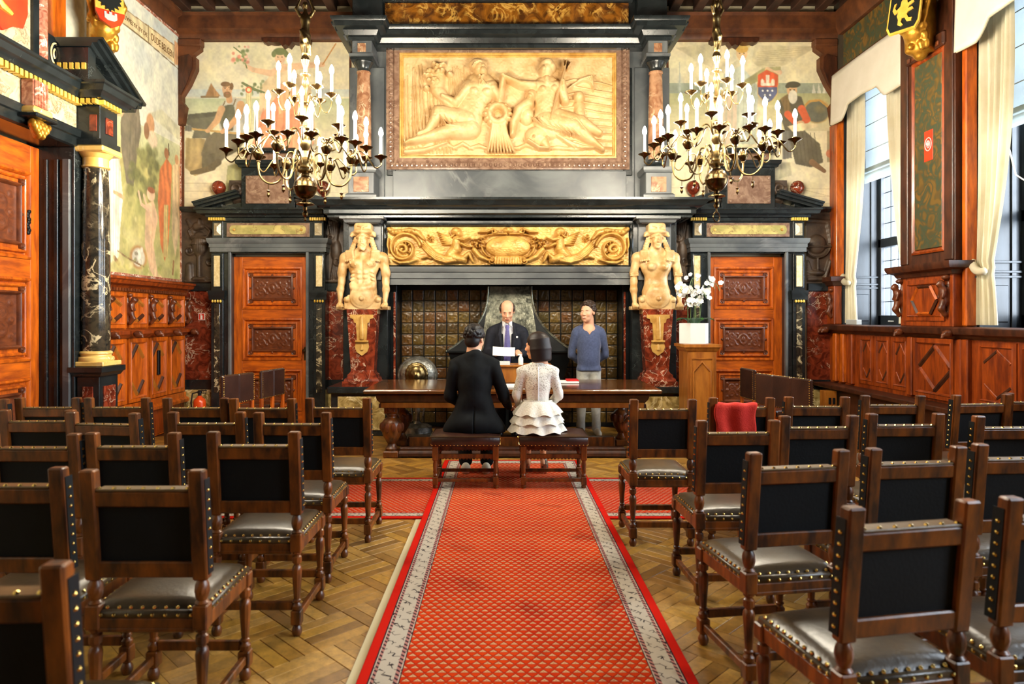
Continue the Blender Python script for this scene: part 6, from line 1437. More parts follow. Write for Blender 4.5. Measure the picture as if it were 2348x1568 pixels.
    nb=MB()
    for k in range(7): z=.931; nail(nb,(-.16+k*.0533,sh(z)-.004,z),(0,0,1))
    for s in (-1,1):
        for k in range(9): z=.635+k*.036; nail(nb,(s*(hw+.0297),sh(z)+.010,z),(s,0,0),.0075)
        for k in range(10): nail(nb,(s*(hw+.0172),-.15+k*.037,.467),(s,0,0),.0078); nail(nb,(s*(hw+.006),-.15+k*.037+.018,.487),(s*.7,0,.7),.0078)
    for k in range(8): nail(nb,(-.165+k*.047,yb-.0205,.466),(0,-1,0),.0078); nail(nb,(-.15+k*.043,yb-.004,.487),(0,-.5,.8),.0078); nail(nb,(-.175+k*.05,yfr+.0125,.467),(0,1,0),.0078)
    nb.build('brass_nails','nail_brass',r,local=True,flat=True)['kind']='stuff'
    return r
proto=make_chair()
CH=[  # centre pixel of back, top-of-post pixel height, rotation in degrees, label
 (776,912,0,'front row','first from aisle runner',0),(603,913,0,'front row','second from aisle runner',0),(450,912,0,'front row','third from aisle runner',0),(270,911,0,'front row','fourth from aisle runner',0),(112,911,0,'front row','fifth from aisle runner',0),(-56,914,0,'front row','sixth from aisle runner',0),
 (671,945,0,'second row','first from aisle runner',0),(475,944,0,'second row','second from aisle runner',0),(238,945,-7,'second row','third from aisle runner',0),(88,939,0,'second row','fourth from aisle runner',0),
 (583,989,0,'third row','first from aisle runner',0),(307,991,0,'third row','second from aisle runner',0),(78,993,0,'third row','third from aisle runner',0),
 (330,1076,0,'fourth row','first from aisle runner',0),(14,1070,0,'fourth row','second from aisle runner',0),(-72,1290,2,'rearmost row','nearest aisle runner',0),
 (1520,915,0,'front row','first from aisle runner',1),(1700,911,0,'front row','red garment over its back',1),(1872,909,0,'front row','third from aisle runner',1),(2046,906,0,'front row','fourth from aisle runner',1),(2249,904,6,'front row','fifth from aisle runner',1),(2372,900,2,'front row','sixth from aisle runner',1),
 (1691,963,2,'second row','first from aisle runner',1),(1876,952,3,'second row','second from aisle runner',1),(2074,947,2,'second row','third from aisle runner',1),(2320,952,2,'second row','fourth from aisle runner',1),
 (1828,1033,9,'third row','first from aisle runner',1),(2099,1024,7,'third row','second from aisle runner',1),(2342,1015,4,'third row','third from aisle runner',1),
 (2087,1152,11,'fourth row','first from aisle runner',1),(2448,1134,6,'fourth row','second from aisle runner',1)]
for i,(px,py,dg,row,seat,side) in enumerate(CH):
    d=1565*.55/(py-728); a=math.radians(dg); o=proto if i==0 else copy_tree(proto)
    x=XP(px,d); # the posts lean back: base of back sits ~0.24 in front of chair origin
    o.rotation_euler=(0,0,a); off=.235; o.location=(x-off*math.sin(a),d+off*math.cos(a),0.0 if not (5.2<d+.5 and abs(x)<2.9 and d<6.4) else 0.0)
    tag(o,'oak chair with leather seat, %s, %s, %s side'%(row,seat,'window' if side else 'column'),'chair','oak and leather chairs in rows')
# red garment over the second front-row chair by the windows
def garment():
    d=1565*.55/(911-728); xc=XP(1692,d); y0=d+.235-.2-.033-.03; ztop=.938
    n,m=26,34; A=np.zeros((n,m,3)); 
    for i in range(n):
        u=i/(n-1); 
        for j in range(m):
            t=j/(m-1); L=t*.62-.31            # path over the rail: back side (towards camera) then front side
            fold=.007*math.sin(u*8+1.3*L*6)+.004*math.sin(u*15+2)
            if L<-.022: y,z=y0-.012+fold-.01*(-L),ztop+.012-(-L-.022)*(.80+.2*math.sin(u*3))
            elif L>.022: y,z=y0+.07+fold*.5,ztop+.012-(L-.022)*.9
            else: y,z=y0+.03+L*1.9,ztop+.018+.004*math.sin(u*15)
            if L>.022: y+=.016
            y+=.10*max(0,ztop-z); w=.29*(1-.10*abs(L)/.31)      # hangs along the leaning back
            A[i,j]=(xc-.165+u*w+.05*max(0,L)+.01*math.sin(j*.4),y,z+.018*math.sin(u*5+1)*(abs(L)/.31))
    b=MB().grid(A); o=b.build('draped_garment','red_wool',None,ang=80,fix=False); sm=o.modifiers.new('thick','SOLIDIFY'); sm.thickness=.012; sm.offset=0
    tag(o,'red woollen garment draped over a chair back','garment')
garment()
# ================================================================== STOOLS
def stool(px,py_foot,lb):
    d=2426/(py_foot-728.); x=XP(px,d); r=thing('stool',lb,'stool',(x,d+.23,0)); W,D2=.295,.225
    for sx in (-1,1):
        for sy in (-1,1):
            b=MB(); X,Y=sx*(W-.025),sy*(D2-.025); b.lathe([(0,0),(.02,0),(.024,.012),(.02,.03)],(X,Y,0),10).box(X-.024,X+.024,Y-.024,Y+.024,.03,.10,.004).lathe([(.017,.10),(.022,.115),(.017,.13),(.022,.145),(.019,.16),(.023,.215),(.018,.235),(.023,.25)],(X,Y,0),10).box(X-.026,X+.026,Y-.026,Y+.026,.25,.39,.004); b.build('leg','chair_wood',r,local=True)
    for sy in (-1,1):
        b=MB().box(-W+.04,W-.04,sy*(D2-.025)-.011,sy*(D2-.025)+.011,.265,.305,.004)
        for k in range(16): b.ball((-W+.06+k*.031,sy*(D2-.025),.262),(.011,.009,.008),6,4)
        b.build('carved_rail','chair_wood',r,local=True); MB().box(-W+.045,W-.045,sy*(D2-.025)-.011,sy*(D2-.025)+.011,.055,.085,.004).build('stretcher','chair_wood',r,local=True)
    for sx in (-1,1):
        MB().box(sx*(W-.025)-.011,sx*(W-.025)+.011,-D2+.045,D2-.045,.265,.305,.004).build('side_rail','chair_wood',r,local=True); MB().box(sx*(W-.025)-.011,sx*(W-.025)+.011,-D2+.045,D2-.045,.055,.085,.004).build('side_stretcher','chair_wood',r,local=True)
    n=17; A=np.zeros((n,n,3))
    for i in range(n):
        for j in range(n):
            u=i/(n-1)*2-1;v=j/(n-1)*2-1; A[i,j]=(u*(W+.012),v*(D2+.012),.462+.026*(1-u**4)*(1-v**4))
    b=MB().grid(A).box(-W-.012,W+.012,-D2-.012,D2+.012,.375,.463,.008); b.build('cushion','leather_brown',r,local=True,ang=60)
    MB().sweep([(-W-.012,-D2-.012),(W+.012,-D2-.012),(W+.012,D2+.012),(-W-.012,D2+.012)],[(0,.456),(.006,.458),(.006,.466),(0,.468)],closed=True).build('piping','leather_seat',r,local=True)
    nb=MB()
    for k in range(19): nail(nb,(-W+.0+k*2*W/18,-D2-.0125,.388),(0,-1,0),.008); nail(nb,(-W+k*2*W/18,D2+.0125,.388),(0,1,0),.008)
    for s in (-1,1):
        for k in range(13): nail(nb,(s*(W+.0125),-D2+.02+k*.034,.388),(s,0,0),.008)
    nb.build('brass_nails','nail_brass',r,local=True,flat=True)['kind']='stuff'
    r.location.z=.0255 if abs(x-RXC)<.9 else 0
stool(1067,1127,'oblong brown leather stool under the person in black suit'); stool(1270,1127,'oblong brown leather stool under the bride')
# ================================================================== TABLE
TX0,TX1,TY0,TY1=XP(832,7.34),XP(1519,7.34),7.34,8.56; TXC=(TX0+TX1)/2
tb=thing('table','long dark oak table with polished top and bulbous carved legs','table',(TXC,(TY0+TY1)/2,0))
MB().sweep([(TX0+.03,TY0+.03),(TX1-.03,TY0+.03),(TX1-.03,TY1-.03),(TX0+.03,TY1-.03)],[(0,.775),(.012,.775),(.024,.765),(.03,.752),(.022,.738),(.022,.73),(0,.73)],closed=True).box(TX0+.03,TX1-.03,TY0+.03,TY1-.03,.731,.7748).build('table_top','table_wood',tb)
ap=MB(); ap.sweep([(TX0+.16,TY0+.14),(TX1-.16,TY0+.14),(TX1-.16,TY1-.14),(TX0+.16,TY1-.14)],[(0,.56),(.012,.56),(.012,.60),(0,.605),(0,.615),(.03,.65),(.045,.70),(.035,.715),(.035,.729),(0,.729)],closed=True); ap.build('apron','oak_dark',tb)
MB().box(TX0+.17,TX1-.17,TY0+.125,TY0+.16,.56,.618,.006).build('apron_rail','oak_gold',tb)
for x in (TX0+.27,TX1-.27):
    for y in (TY0+.26,TY1-.26):
        b=MB().box(x-.085,x+.085,y-.085,y+.085,0,.075,.01).lathe([(.07,.075),(.075,.10),(.05,.125),(.045,.15),(.06,.17),(.10,.24),(.118,.32),(.112,.38),(.085,.42),(.055,.44),(.05,.455),(.068,.47),(.06,.49)],(x,y,0),18).box(x-.075,x+.075,y-.075,y+.075,.49,.60,.006)
        lg=b.build('leg','chair_wood',tb)
        g=MB()
        for k in range(10):
            a=2*PI*k/10; g.ball((x+.108*math.cos(a),y+.108*math.sin(a),.335),(.03,.03,.055),6,5)
        g.build('carved_leaves','oak_carved',lg); MB().box(x-.05,x+.05,y-.092,y-.07,.505,.585,.01).ball((x,y-.095,.545),(.03,.02,.03),8,5).build('carved_boss','oak_carved',lg)
for y in (TY0+.26,TY1-.26): MB().box(TX0+.36,TX1-.36,y-.05,y+.05,.02,.11,.008).sweep([(TX0+.36,y-.05),(TX1-.36,y-.05)],[(0,.02),(.03,.02),(.03,.05),(.015,.06),(0,.075)]).build('stretcher','oak_dark',tb)
# low dark dais board under the table
ds=thing('footboard','low stained oak footboard under the table','footboard',(TXC,8.0,0)); MB().box(TX0+.45,TX1-.45,7.72,8.2,.004,.055,.006).build('board','chair_wood',ds); MB().box(TX0+.45,TX1-.45,7.70,7.75,.055,.20,.006).build('upright_board','chair_wood',ds)
# tabletop lectern, folder, papers, book, bottle
lx0,lx1=XP(1128,8.2),XP(1266,8.2)
lc=thing('table_lectern','small wooden lectern standing on the table before the reader','lectern',((lx0+lx1)/2,8.25,.775)); zt=ZP(836,8.2)
b=MB().box(lx0+.03,lx1-.03,8.10,8.12,.776,zt-.02,.004).box(lx0+.03,lx0+.05,8.12,8.45,.776,zt-.02,.004).box(lx1-.05,lx1-.03,8.12,8.45,.776,zt-.02,.004); b.build('body','oak_gold',lc); MB().box(lx0,lx1,8.07,8.48,zt-.02,zt,.006).build('top','oak_gold',lc)
def slip(nm,mat,px0,px1,y0,y1,z,h,lb,cat,rz=0):
    xa,xb=XP(px0,(y0+y1)/2),XP(px1,(y0+y1)/2); o=MB().box(-(xb-xa)/2,(xb-xa)/2,-(y1-y0)/2,(y1-y0)/2,0,h,.002).build(nm,mat); o.location=((xa+xb)/2,(y0+y1)/2,z); o.rotation_euler=(0,0,rz); return tag(o,lb,cat)
slip('folder','paper_grey',1131,1169,8.10,8.32,zt+.001,.035,'pale grey folder lying on the lectern top','folder')
o=slip('open_register','paper',1152,1205,7.50,7.80,.776,.018,'open white register lying on the table between the couple','register')
for k in range(2): MB().box(-.12,.12,-.10+k*.1,-.095+k*.1,.0182,.0186).build('ruled_line','paper_grey',o)
rb=thing('red_book','white book with red cover lying on the table before the sweatered person','book',(XP(1302,8.15),8.15,.776)); x=XP(1302,8.15); MB().box(x-.13,x+.12,8.02,8.26,.777,.795,.003).build('page_block','paper',rb); MB().box(x-.02,x+.125,8.08,8.27,.796,.812,.003).build('red_cover','red_cover',rb)
bt=thing('white_dispenser','small white bottle on the lectern top beside the reader','bottle',(XP(1194,8.16),8.16,zt)); x=XP(1194,8.16); MB().lathe([(0,.001),(.028,.001),(.03,.01),(.03,.075),(.022,.095),(.012,.105),(.012,.115),(0,.115)],(x,8.16,zt),14).build('bottle_body','plastic_white',bt); MB().box(x-.035,x+.012,8.15,8.17,zt+.112,zt+.128,.004).build('pump_head','plastic_white',bt)
# ================================================================== SETTEES at the sides of the dais
def settee(x0,y0,x1,y1,npan,zb0,zb1,lb,sd=.46):
    """upholstered back from (x0,y0) to (x1,y1)"""
    a=Vector((x0,y0,0)); b2=Vector((x1,y1,0)); L=(b2-a).length; rz=math.atan2(y1-y0,x1-x0); r=thing('settee' if npan>1 else 'side_chair',lb,'settee' if npan>1 else 'chair',(x0,y0,0),rz); w=L/npan
    for k in range(npan):
        MB().box(k*w+.002,(k+1)*w-.002,-.022,.022,zb0,zb1,.014).build('back_panel','leather_brown',r,local=True); MB().box(k*w+.003,(k+1)*w-.003,.03,sd,.42,.49,.02).build('seat_cushion','leather_brown',r,local=True)
    b=MB().box(0,L,-.015,.015,.35,.41,.005).box(0,L,sd-.03,sd,.35,.41,.005).box(0,.03,-.015,sd,.35,.41,.005).box(L-.03,L,-.015,sd,.35,.41,.005); b.build('frame','oak_orange',r,local=True)
    for k in range(npan+1):
        x=min(max(k*w,.022),L-.022); MB().box(x-.02,x+.02,-.02,.018,0,zb0+.01,.005).build('back_leg','oak_orange',r,local=True); MB().box(x-.02,x+.02,sd-.04,sd,0,.42,.005).build('front_leg','oak_orange',r,local=True)
    nb=MB()
    for k in range(14):
        z=zb0+.02+(zb1-zb0-.04)*k/13
        for s in (-1,1): nail(nb,(.012,s*.023,z),(0,s,0),.008); nail(nb,(L-.012,s*.023,z),(0,s,0),.008)
    for k in range(int(L/.035)): x=.03+k*.035; nail(nb,(x,-.023,zb0+.012),(0,-1,0),.006); nail(nb,(x,-.0,zb1),(0,0,1),.006)
    nb.build('brass_nails','nail_brass',r,local=True,flat=True)['kind']='stuff'; return r
settee(XP(507,6.9),6.9,XP(580,7.4),7.4,2,.651,.96,'two seat brown leather settee by the pilaster of the left door')
settee(XP(597,8.0),8.0,XP(650,8.55),8.55,2,.588,.922,'two seat brown leather settee in front of the left door')
settee(XP(1734,8.0),8.0,XP(1862,7.15),7.15,3,.54,.90,'three seat dark leather settee near the window wall')
settee(XP(1700,8.64),8.64,XP(1731,8.20),8.20,1,.545,.92,'single dark leather side chair in front of the right door')
# ================================================================== CHANDELIERS
CAND=MB().lathe([(.0,.0),(.0135,.0),(.0125,.17),(.0,.172)],(0,0,0),10).v
def shared(name,b,mat,ang=40,flat=False):
    o=b.build(name,mat); me=o.data; bpy.data.objects.remove(o); return me
ME_CAND=shared('candle',MB().lathe([(.0,.0),(.0135,.0),(.0125,.165),(.0,.167)],(0,0,0),10),'candle_white')
ME_BULB=shared('bulb',MB().lathe([(.0,.165),(.010,.168),(.019,.185),(.021,.202),(.015,.226),(.006,.245),(0,.252)],(0,0,0),8),'bulb')
ME_PAN=shared('drip_pan',MB().lathe([(0,-.07),(.008,-.066),(.012,-.05),(.02,-.036),(.055,-.018),(.06,-.012),(.05,-.012),(.02,-.022),(.014,-.01),(.022,.0),(.022,.006),(.0,.006)],(0,0,0),14),'brass_dark')
def chandelier(px,D,pyc,phase,lb,scl=1.0,ring=False):
    x=XP(px,D); zc=ZP(pyc,D); r=thing('chandelier',lb,'chandelier',(x,D,zc),phase)
    def bl(n,b,m,p=r): return b.build(n,m,p,local=True)
    bl('body_ball',MB().lathe([(.0,-.105),(.04,-.098),(.075,-.072),(.098,-.03),(.103,-.004),(.106,0),(.103,.004),(.098,.03),(.078,.07),(.045,.098),(.03,.105)],(0,0,0),24),'brass_dark')
    bl('lower_finial',MB().lathe([(.0,-.30),(.010,-.285),(.006,-.26),(.022,-.245),(.026,-.225),(.012,-.205),(.02,-.195),(.02,-.175),(.012,-.165),(.078,-.150),(.074,-.142),(.04,-.128),(.022,-.115),(.026,-.10)],(0,0,0),18),'brass_dark')
    bl('stem',MB().lathe([(.03,.10),(.035,.115),(.03,.125),(.068,.14),(.07,.148),(.04,.16),(.032,.17),(.045,.18),(.045,.20),(.05,.21),(.05,.25),(.036,.262),(.03,.29),(.024,.32),(.045,.36),(.052,.40),(.044,.44),(.02,.47),(.02,.50),(.05,.515),(.05,.525),(.022,.54),(.018,.60),(.034,.64),(.044,.68),(.034,.72),(.05,.735),(.05,.745),(.02,.76),(.016,.82),(.026,.86),(.035,.90),(.024,.94),(.014,.97),(.04,.985),(.04,.995),(.018,1.01),(.016,1.05),(.03,1.08),(.042,1.115),(.03,1.15),(.018,1.165),(.03,1.175)],(0,0,0),18),'brass')
    # cast bronze figure on the stem
    S=SDF((-.11,-.09,1.15),(.11,.09,1.72),.007)
    S.ell((0,0,1.60),(.026,.03,.034),k=.01).cap((0,0,1.57),(0,0,1.52),.014,.02,k=.01).ell((0,0,1.47),(.045,.034,.06),k=.02).ell((0,0,1.40),(.036,.03,.05),k=.02).ell((0,0,1.345),(.042,.036,.045),k=.02)
    for s in (-1,1): S.chain([(s*.022,0,1.33),(s*.026,-.012,1.25),(s*.018,0,1.175)],[.026,.02,.013],k=.012); S.chain([(s*.046,0,1.51),(s*.075,-.01,1.56),(s*.035,-.01,1.66)],[.016,.014,.011],k=.01)
    S.chain([(-.03,-.03,1.36),(.0,-.035,1.30),(.035,.0,1.24),(.04,.02,1.18)],[.02,.022,.018,.012],k=.012); S.cap((-.03,0,1.68),(.03,0,1.68),.015,k=.01)
    S.build('bronze_figure','brass',r)
    ch=MB()
    top=(ZC-.2-zc)
    for k in range(int((top-1.66)/.055)): z=1.69+k*.055; m=Matrix.Translation((0,0,z))@Matrix.Rotation(PI/2*(k%2),4,'Z')@Matrix.Rotation(PI/2,4,'X'); ch.add([m@Vector((.014*math.cos(a)*1.0+ (.004*math.cos(b))*math.cos(a),.03*math.sin(a)+(.004*math.cos(b))*math.sin(a),.004*math.sin(b))) for a in [2*PI*i/8 for i in range(8)] for b in [2*PI*j/4 for j in range(4)]],[(i*4+j,((i+1)%8)*4+j,((i+1)%8)*4+(j+1)%4,i*4+(j+1)%4) for i in range(8) for j in range(4)])
    bl('chain',ch,'brass'); bl('ceiling_hook',MB().lathe([(.05,top-.03),(.05,top),(0,top)],(0,0,0),12),'brass_dark')
    if ring: bl('pull_ring',MB().tube([(.045*math.cos(a),0,-.335+.045*math.sin(a)) for a in [2*PI*i/20 for i in range(21)]],.006,6),'brass_dark')
    def candle(parent,cx,cy,cz):
        for nm,me in (('drip_pan',ME_PAN),('candle',ME_CAND)):
            o=bpy.data.objects.new(nm,me); COL.objects.link(o); o.parent=parent; o.location=(cx,cy,cz)
            if nm=='candle': c=o
        o=bpy.data.objects.new('bulb',ME_BULB); COL.objects.link(o); o.parent=parent; o.location=(cx,cy,cz)
    def arc(a,pts): return [(q*math.cos(a),q*math.sin(a),z) for q,z in pts]
    def smooth(p,n=5):
        out=[]; P4=[p[0]]+list(p)+[p[-1]]
        for i in range(1,len(P4)-2):
            p0,p1,p2,p3=[np.array(q) for q in P4[i-1:i+3]]
            for k in range(n):
                t=k/n; out.append(tuple(.5*((2*p1)+(-p0+p2)*t+(2*p0-5*p1+4*p2-p3)*t*t+(-p0+3*p1-3*p2+p3)*t**3)))
        out.append(tuple(p[-1])); return out
    for i in range(6):
        a=2*PI*i/6
        b=MB(); b.tube(smooth(arc(a,[(.045,.21),(.085,.29),(.135,.30),(.17,.22),(.185,.12),(.23,.04),(.31,.025),(.375,.08),(.395,.17),(.395,.225)])),.0095,6); b.tube(smooth(arc(a,[(.05,.24),(.09,.21),(.12,.17),(.10,.14),(.085,.17)])),.006,5)
        arm=bl('arm',b,'brass'); bl('arm_ball',MB().lathe([(.0,.205),(.02,.21),(.016,.22),(.03,.235),(.048,.27),(.048,.285),(.03,.32),(.012,.335),(.018,.345),(0,.355)],(.395*math.cos(a),.395*math.sin(a),0),14),'brass_dark',arm)
        e=MB(); px_,py_=.40*math.cos(a),.40*math.sin(a); ends=[]
        for da,q,cz in ((0,.655,.315),(.36,.56,.345),(-.36,.56,.345)):
            A2=a+da; ex,ey=q*math.cos(A2),q*math.sin(A2); ends.append((ex,ey,cz)); mx,my=(px_+ex)/2,(py_+ey)/2
            e.tube(smooth([(px_,py_,.29),(px_+(mx-px_)*.5,py_+(my-py_)*.5,.345),(mx,my,.30),(mx+(ex-mx)*.6,my+(ey-my)*.6,.20),(ex,ey,.225),(ex,ey,cz-.06)]),.0065,5)
        br=bl('branch',e,'brass',arm)
        for (ex,ey,cz) in ends: candle(arm,ex,ey,cz)
        d=MB(); dx,dy=.31*math.cos(a),.31*math.sin(a); d.tube([(dx,dy,.02),(dx,dy,-.03)],.003,4).lathe([(0,-.10),(.006,-.095),(.016,-.075),(.006,-.055),(.018,-.04),(0,-.03)],(dx,dy,0),8); bl('pendant',d,'brass',arm)
        a2=a+PI/6
        b=MB(); b.tube(smooth(arc(a2,[(.04,.42),(.08,.50),(.13,.49),(.17,.40),(.23,.36),(.30,.39),(.33,.45)])),.0075,5); arm2=bl('middle_arm',b,'brass'); candle(arm2,.335*math.cos(a2),.335*math.sin(a2),.53)
        b=MB(); b.tube(smooth(arc(a,[(.035,.72),(.07,.80),(.11,.79),(.14,.70),(.185,.67),(.22,.73),(.225,.77)])),.0065,5); arm3=bl('upper_arm',b,'brass'); candle(arm3,.225*math.cos(a),.225*math.sin(a),.845)
    return r
chandelier(700,6.0,430,.20,'brass candle chandelier hanging in front of the smith mural')
chandelier(1643,6.2,413,.62,'brass candle chandelier hanging in front of the scholar mural, ring below',ring=True)

# ================================================================== LEFT WALL: wainscot, portal with column
wn=struct(empty('trim_8',(WL,8.4,0)),'orange oak wainscot with lozenge panels under the left mural','wainscot')
XW=-4.50
def yz(name,mat,parent,y0,y1,z0,z1,x0,x1,ch=.004): return bbox_box(name,mat,parent,min(x0,x1),max(x0,x1),y0,y1,z0,z1,ch)
yz('carcass','oak_orange',wn,7.02,9.72,.0,1.9,WL+.001,XW-.03)
MB().sweep([(WL,7.02),(WL,9.74)],[(0,1.90),(.12,1.90),(.14,1.93),(.20,1.95),(.22,1.99),(.24,2.0),(.24,2.03),(0,2.05)]).build('cornice','oak_red',wn)
dn=MB(); [dn.box(XW-.01,XW+.05,7.05+k*.06,7.05+k*.06+.03,1.865,1.90) for k in range(44)]; dn.build('dentils','oak_carved',wn)
MB().sweep([(WL,7.02),(WL,9.73)],[(.07,1.30),(.12,1.30),(.14,1.33),(.18,1.35),(.18,1.39),(.12,1.41),(.07,1.41)]).build('middle_rail','oak_red',wn)
yz('base_rail','oak_orange',wn,7.02,9.72,.40,.50,XW-.03,XW+.01); MB().sweep([(WL,7.02),(WL,9.73)],[(.07,.36),(.14,.36),(.15,.40),(.12,.43),(.07,.43)]).build('base_moulding','oak_orange',wn); yz('base_panel','oak_red',wn,7.02,9.72,.02,.36,XW-.06,XW-.02)
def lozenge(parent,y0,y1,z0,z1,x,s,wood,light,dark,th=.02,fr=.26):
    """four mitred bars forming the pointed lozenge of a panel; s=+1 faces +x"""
    yc=(y0+y1)/2; w=.030  # paler bars: highlights on the lozenge put into the wood colour
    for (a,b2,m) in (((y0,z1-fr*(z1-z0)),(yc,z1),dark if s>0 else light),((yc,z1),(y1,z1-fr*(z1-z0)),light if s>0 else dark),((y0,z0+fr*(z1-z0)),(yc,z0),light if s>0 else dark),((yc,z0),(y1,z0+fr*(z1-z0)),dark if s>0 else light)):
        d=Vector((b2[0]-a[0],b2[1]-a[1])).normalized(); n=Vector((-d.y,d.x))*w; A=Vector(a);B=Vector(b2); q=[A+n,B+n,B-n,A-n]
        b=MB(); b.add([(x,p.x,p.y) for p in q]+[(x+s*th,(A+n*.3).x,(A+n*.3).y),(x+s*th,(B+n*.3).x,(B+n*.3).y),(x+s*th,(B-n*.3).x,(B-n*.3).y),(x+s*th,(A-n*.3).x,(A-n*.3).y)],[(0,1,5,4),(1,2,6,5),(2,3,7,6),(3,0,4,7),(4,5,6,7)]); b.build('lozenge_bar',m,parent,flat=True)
def frame_panel(root,y0,y1,z0,z1,x,s,wood,lz=True,fr=.26):
    p=yz('panel',wood,root,y0+.02,y1-.02,z0+.02,z1-.02,x-s*.03,x-s*.014)
    f=(lambda a,b,u:(x+u*s,a,b)) if s>0 else (lambda a,b,u:(x+u*s,-a,b))
    g=(lambda a:a) if s>0 else (lambda a:-a)
    ya,yb=(y0,y1) if s>0 else (-y1,-y0)
    MB().sweep([(ya,z0),(ya,z1),(yb,z1),(yb,z0)],[(-.005,-.03),(-.005,.012),(.035,.012),(.045,.02),(.055,.005),(.065,-.016)],closed=True,frame=f).build('panel_frame',wood,p)
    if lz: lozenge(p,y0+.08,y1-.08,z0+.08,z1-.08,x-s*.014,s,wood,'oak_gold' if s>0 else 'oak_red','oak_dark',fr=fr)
    return p
bd=[9.70,9.20,8.70,8.20,7.70,7.20]
for k in range(5):
    y1,y0=bd[k]-.03,bd[k+1]+.03
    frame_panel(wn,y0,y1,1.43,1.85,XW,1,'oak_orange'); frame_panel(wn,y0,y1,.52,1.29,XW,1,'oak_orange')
def grotesque(name,loc,s,parent,kind):
    S=SDF((-.08,-.05,-.22),(.11,.05,.22),.0085)
    if kind=='head': S.ell((.03,0,0),(.05,.04,.045),k=.02).ell((.075,0,-.012),(.025,.022,.02),k=.015).ell((.06,.022,.02),(.014,.014,.014),k=.006).ell((.06,-.022,.02),(.014,.014,.014),k=.006).ell((.085,0,-.035),(.02,.02,.012),k=.008)
    else: S.ell((.05,0,.12),(.034,.03,.038),k=.015).ell((.078,0,.112),(.014,.014,.014),k=.01).cap((.03,0,.07),(.02,0,-.04),.034,.028,k=.02).chain([(.02,0,-.04),(.045,0,-.10),(.01,0,-.16)],[.03,.026,.02],k=.02).cap((.03,.03,.06),(.05,.03,0),.014,.012,k=.01).cap((.03,-.03,.06),(.05,-.03,0),.014,.012,k=.01).ell((.0,0,.18),(.04,.036,.025),k=.015).ell((-.03,0,0),(.03,.03,.18),k=.02)
    V,Q=S.mesh(); me=bpy.data.meshes.new(name); me.from_pydata(V.tolist(),[],Q.tolist()); me.update(); me.shade_smooth(); me.materials.append(MAT['oak_carved']); return me
ME_HEAD=grotesque('lion_head',None,1,None,'head'); ME_GROT=grotesque('carved_figure',None,1,None,'fig')
def place(name,me,loc,rz,parent,sc=1):
    o=bpy.data.objects.new(name,me); COL.objects.link(o); o.parent=parent; o.matrix_parent_inverse=Matrix.Translation(-Vector(parent.location)); o.location=loc; o.rotation_euler=(0,0,rz); o.scale=(sc,sc,sc); return o
MB().box(XW-.012,XW+.012,8.93,8.99,.80,1.12,.004).build('lock_plate','iron_black',wn)
for y in bd: place('carved_figure',ME_GROT,(XW+.03,y,1.64),0,wn); place('lion_head',ME_HEAD,(XW+.10,y,1.35),0,wn)

pt=thing('door_portal','black marble portal with marbled column and broken pediment on left wall','portal',(-4.3,6.0,0))
def pb(n,m,x0,x1,y0,y1,z0,z1,ch=.006,p=None): return bbox_box(n,m,p or pt,x0,x1,y0,y1,z0,z1,ch)
DY0,DY1,DZ=4.95,6.60,3.08
for s,(ya,yb_) in ((1,(DY1,7.0)),(-1,(DY0-.40,DY0))):
    j=pb('jamb','black_marble',WL+.002,-4.13,ya,yb_,0,DZ+.12)
    yi=ya if s>0 else yb_
    for k,(xx,w) in enumerate(((-4.20,.035),(-4.30,.02),(-4.40,.015))): MB().box(xx-w,xx+w,yi-.015-.006*(2-k) if s>0 else yi-.01,yi+.01 if s>0 else yi+.015+.006*(2-k),0,DZ,.006).build('jamb_bead','grey_marble' if k==0 else 'black_marble',j)
    yc=6.78 if s>0 else 4.72
    pdl=pb('pedestal','black_marble',-4.12,-3.90,yc-.16,yc+.16,0,1.02); pb('pedestal_inset','red_marble',-4.06,-3.96,yc-.172,yc-.155,.25,.88,.003,pdl); pb('pedestal_side_inset','red_marble',-3.905,-3.888,yc-.10,yc+.10,.25,.88,.003,pdl)
    MB().sweep([(-4.13,yc+.16),(-4.13,yc-.16),(-3.90,yc-.16),(-3.90,yc+.16),(-4.13,yc+.16)],[(0,.97),(.02,.98),(.035,1.01),(.05,1.02),(.05,1.07),(0,1.075)]).box(-4.13,-3.90,yc-.16,yc+.16,1.02,1.074).build('pedestal_cap','black_marble',pdl)
    cx=-4.03
    c=MB().lathe([(.128,1.22),(.13,1.6),(.127,2.2),(.118,2.8),(.11,3.02)],(cx,yc,0),24).build('column','column_marble',pt)
    MB().box(cx-.165,cx+.165,yc-.165,yc+.165,1.075,1.12,.006).lathe([(.16,1.12),(.165,1.14),(.16,1.16),(.14,1.17),(.138,1.185),(.15,1.195),(.148,1.21),(.13,1.222)],(cx,yc,0),24).build('column_base','yellow_marble',c)
    MB().lathe([(.11,3.02),(.125,3.03),(.125,3.045),(.115,3.05),(.115,3.12),(.13,3.135),(.155,3.165)],(cx,yc,0),24).box(cx-.17,cx+.17,yc-.17,yc+.17,3.165,3.225,.012).build('column_capital','yellow_marble',c)
    eb=pb('entablature_block','black_marble',-4.17,-3.90,yc-.15,yc+.15,3.225,3.62); pb('block_inset','red_marble',-4.0,-3.93,yc-.16,yc-.145,3.36,3.52,.003,eb); pb('block_side_inset','red_marble',-3.905,-3.89,yc-.06,yc+.06,3.36,3.52,.003,eb)
    MB().sweep([(-4.17,yc+.15),(-4.17,yc-.15),(-3.90,yc-.15),(-3.90,yc+.15)],[(0,3.22),(.03,3.225),(.03,3.28),(0,3.29)]).build('block_moulding','black_marble',eb)
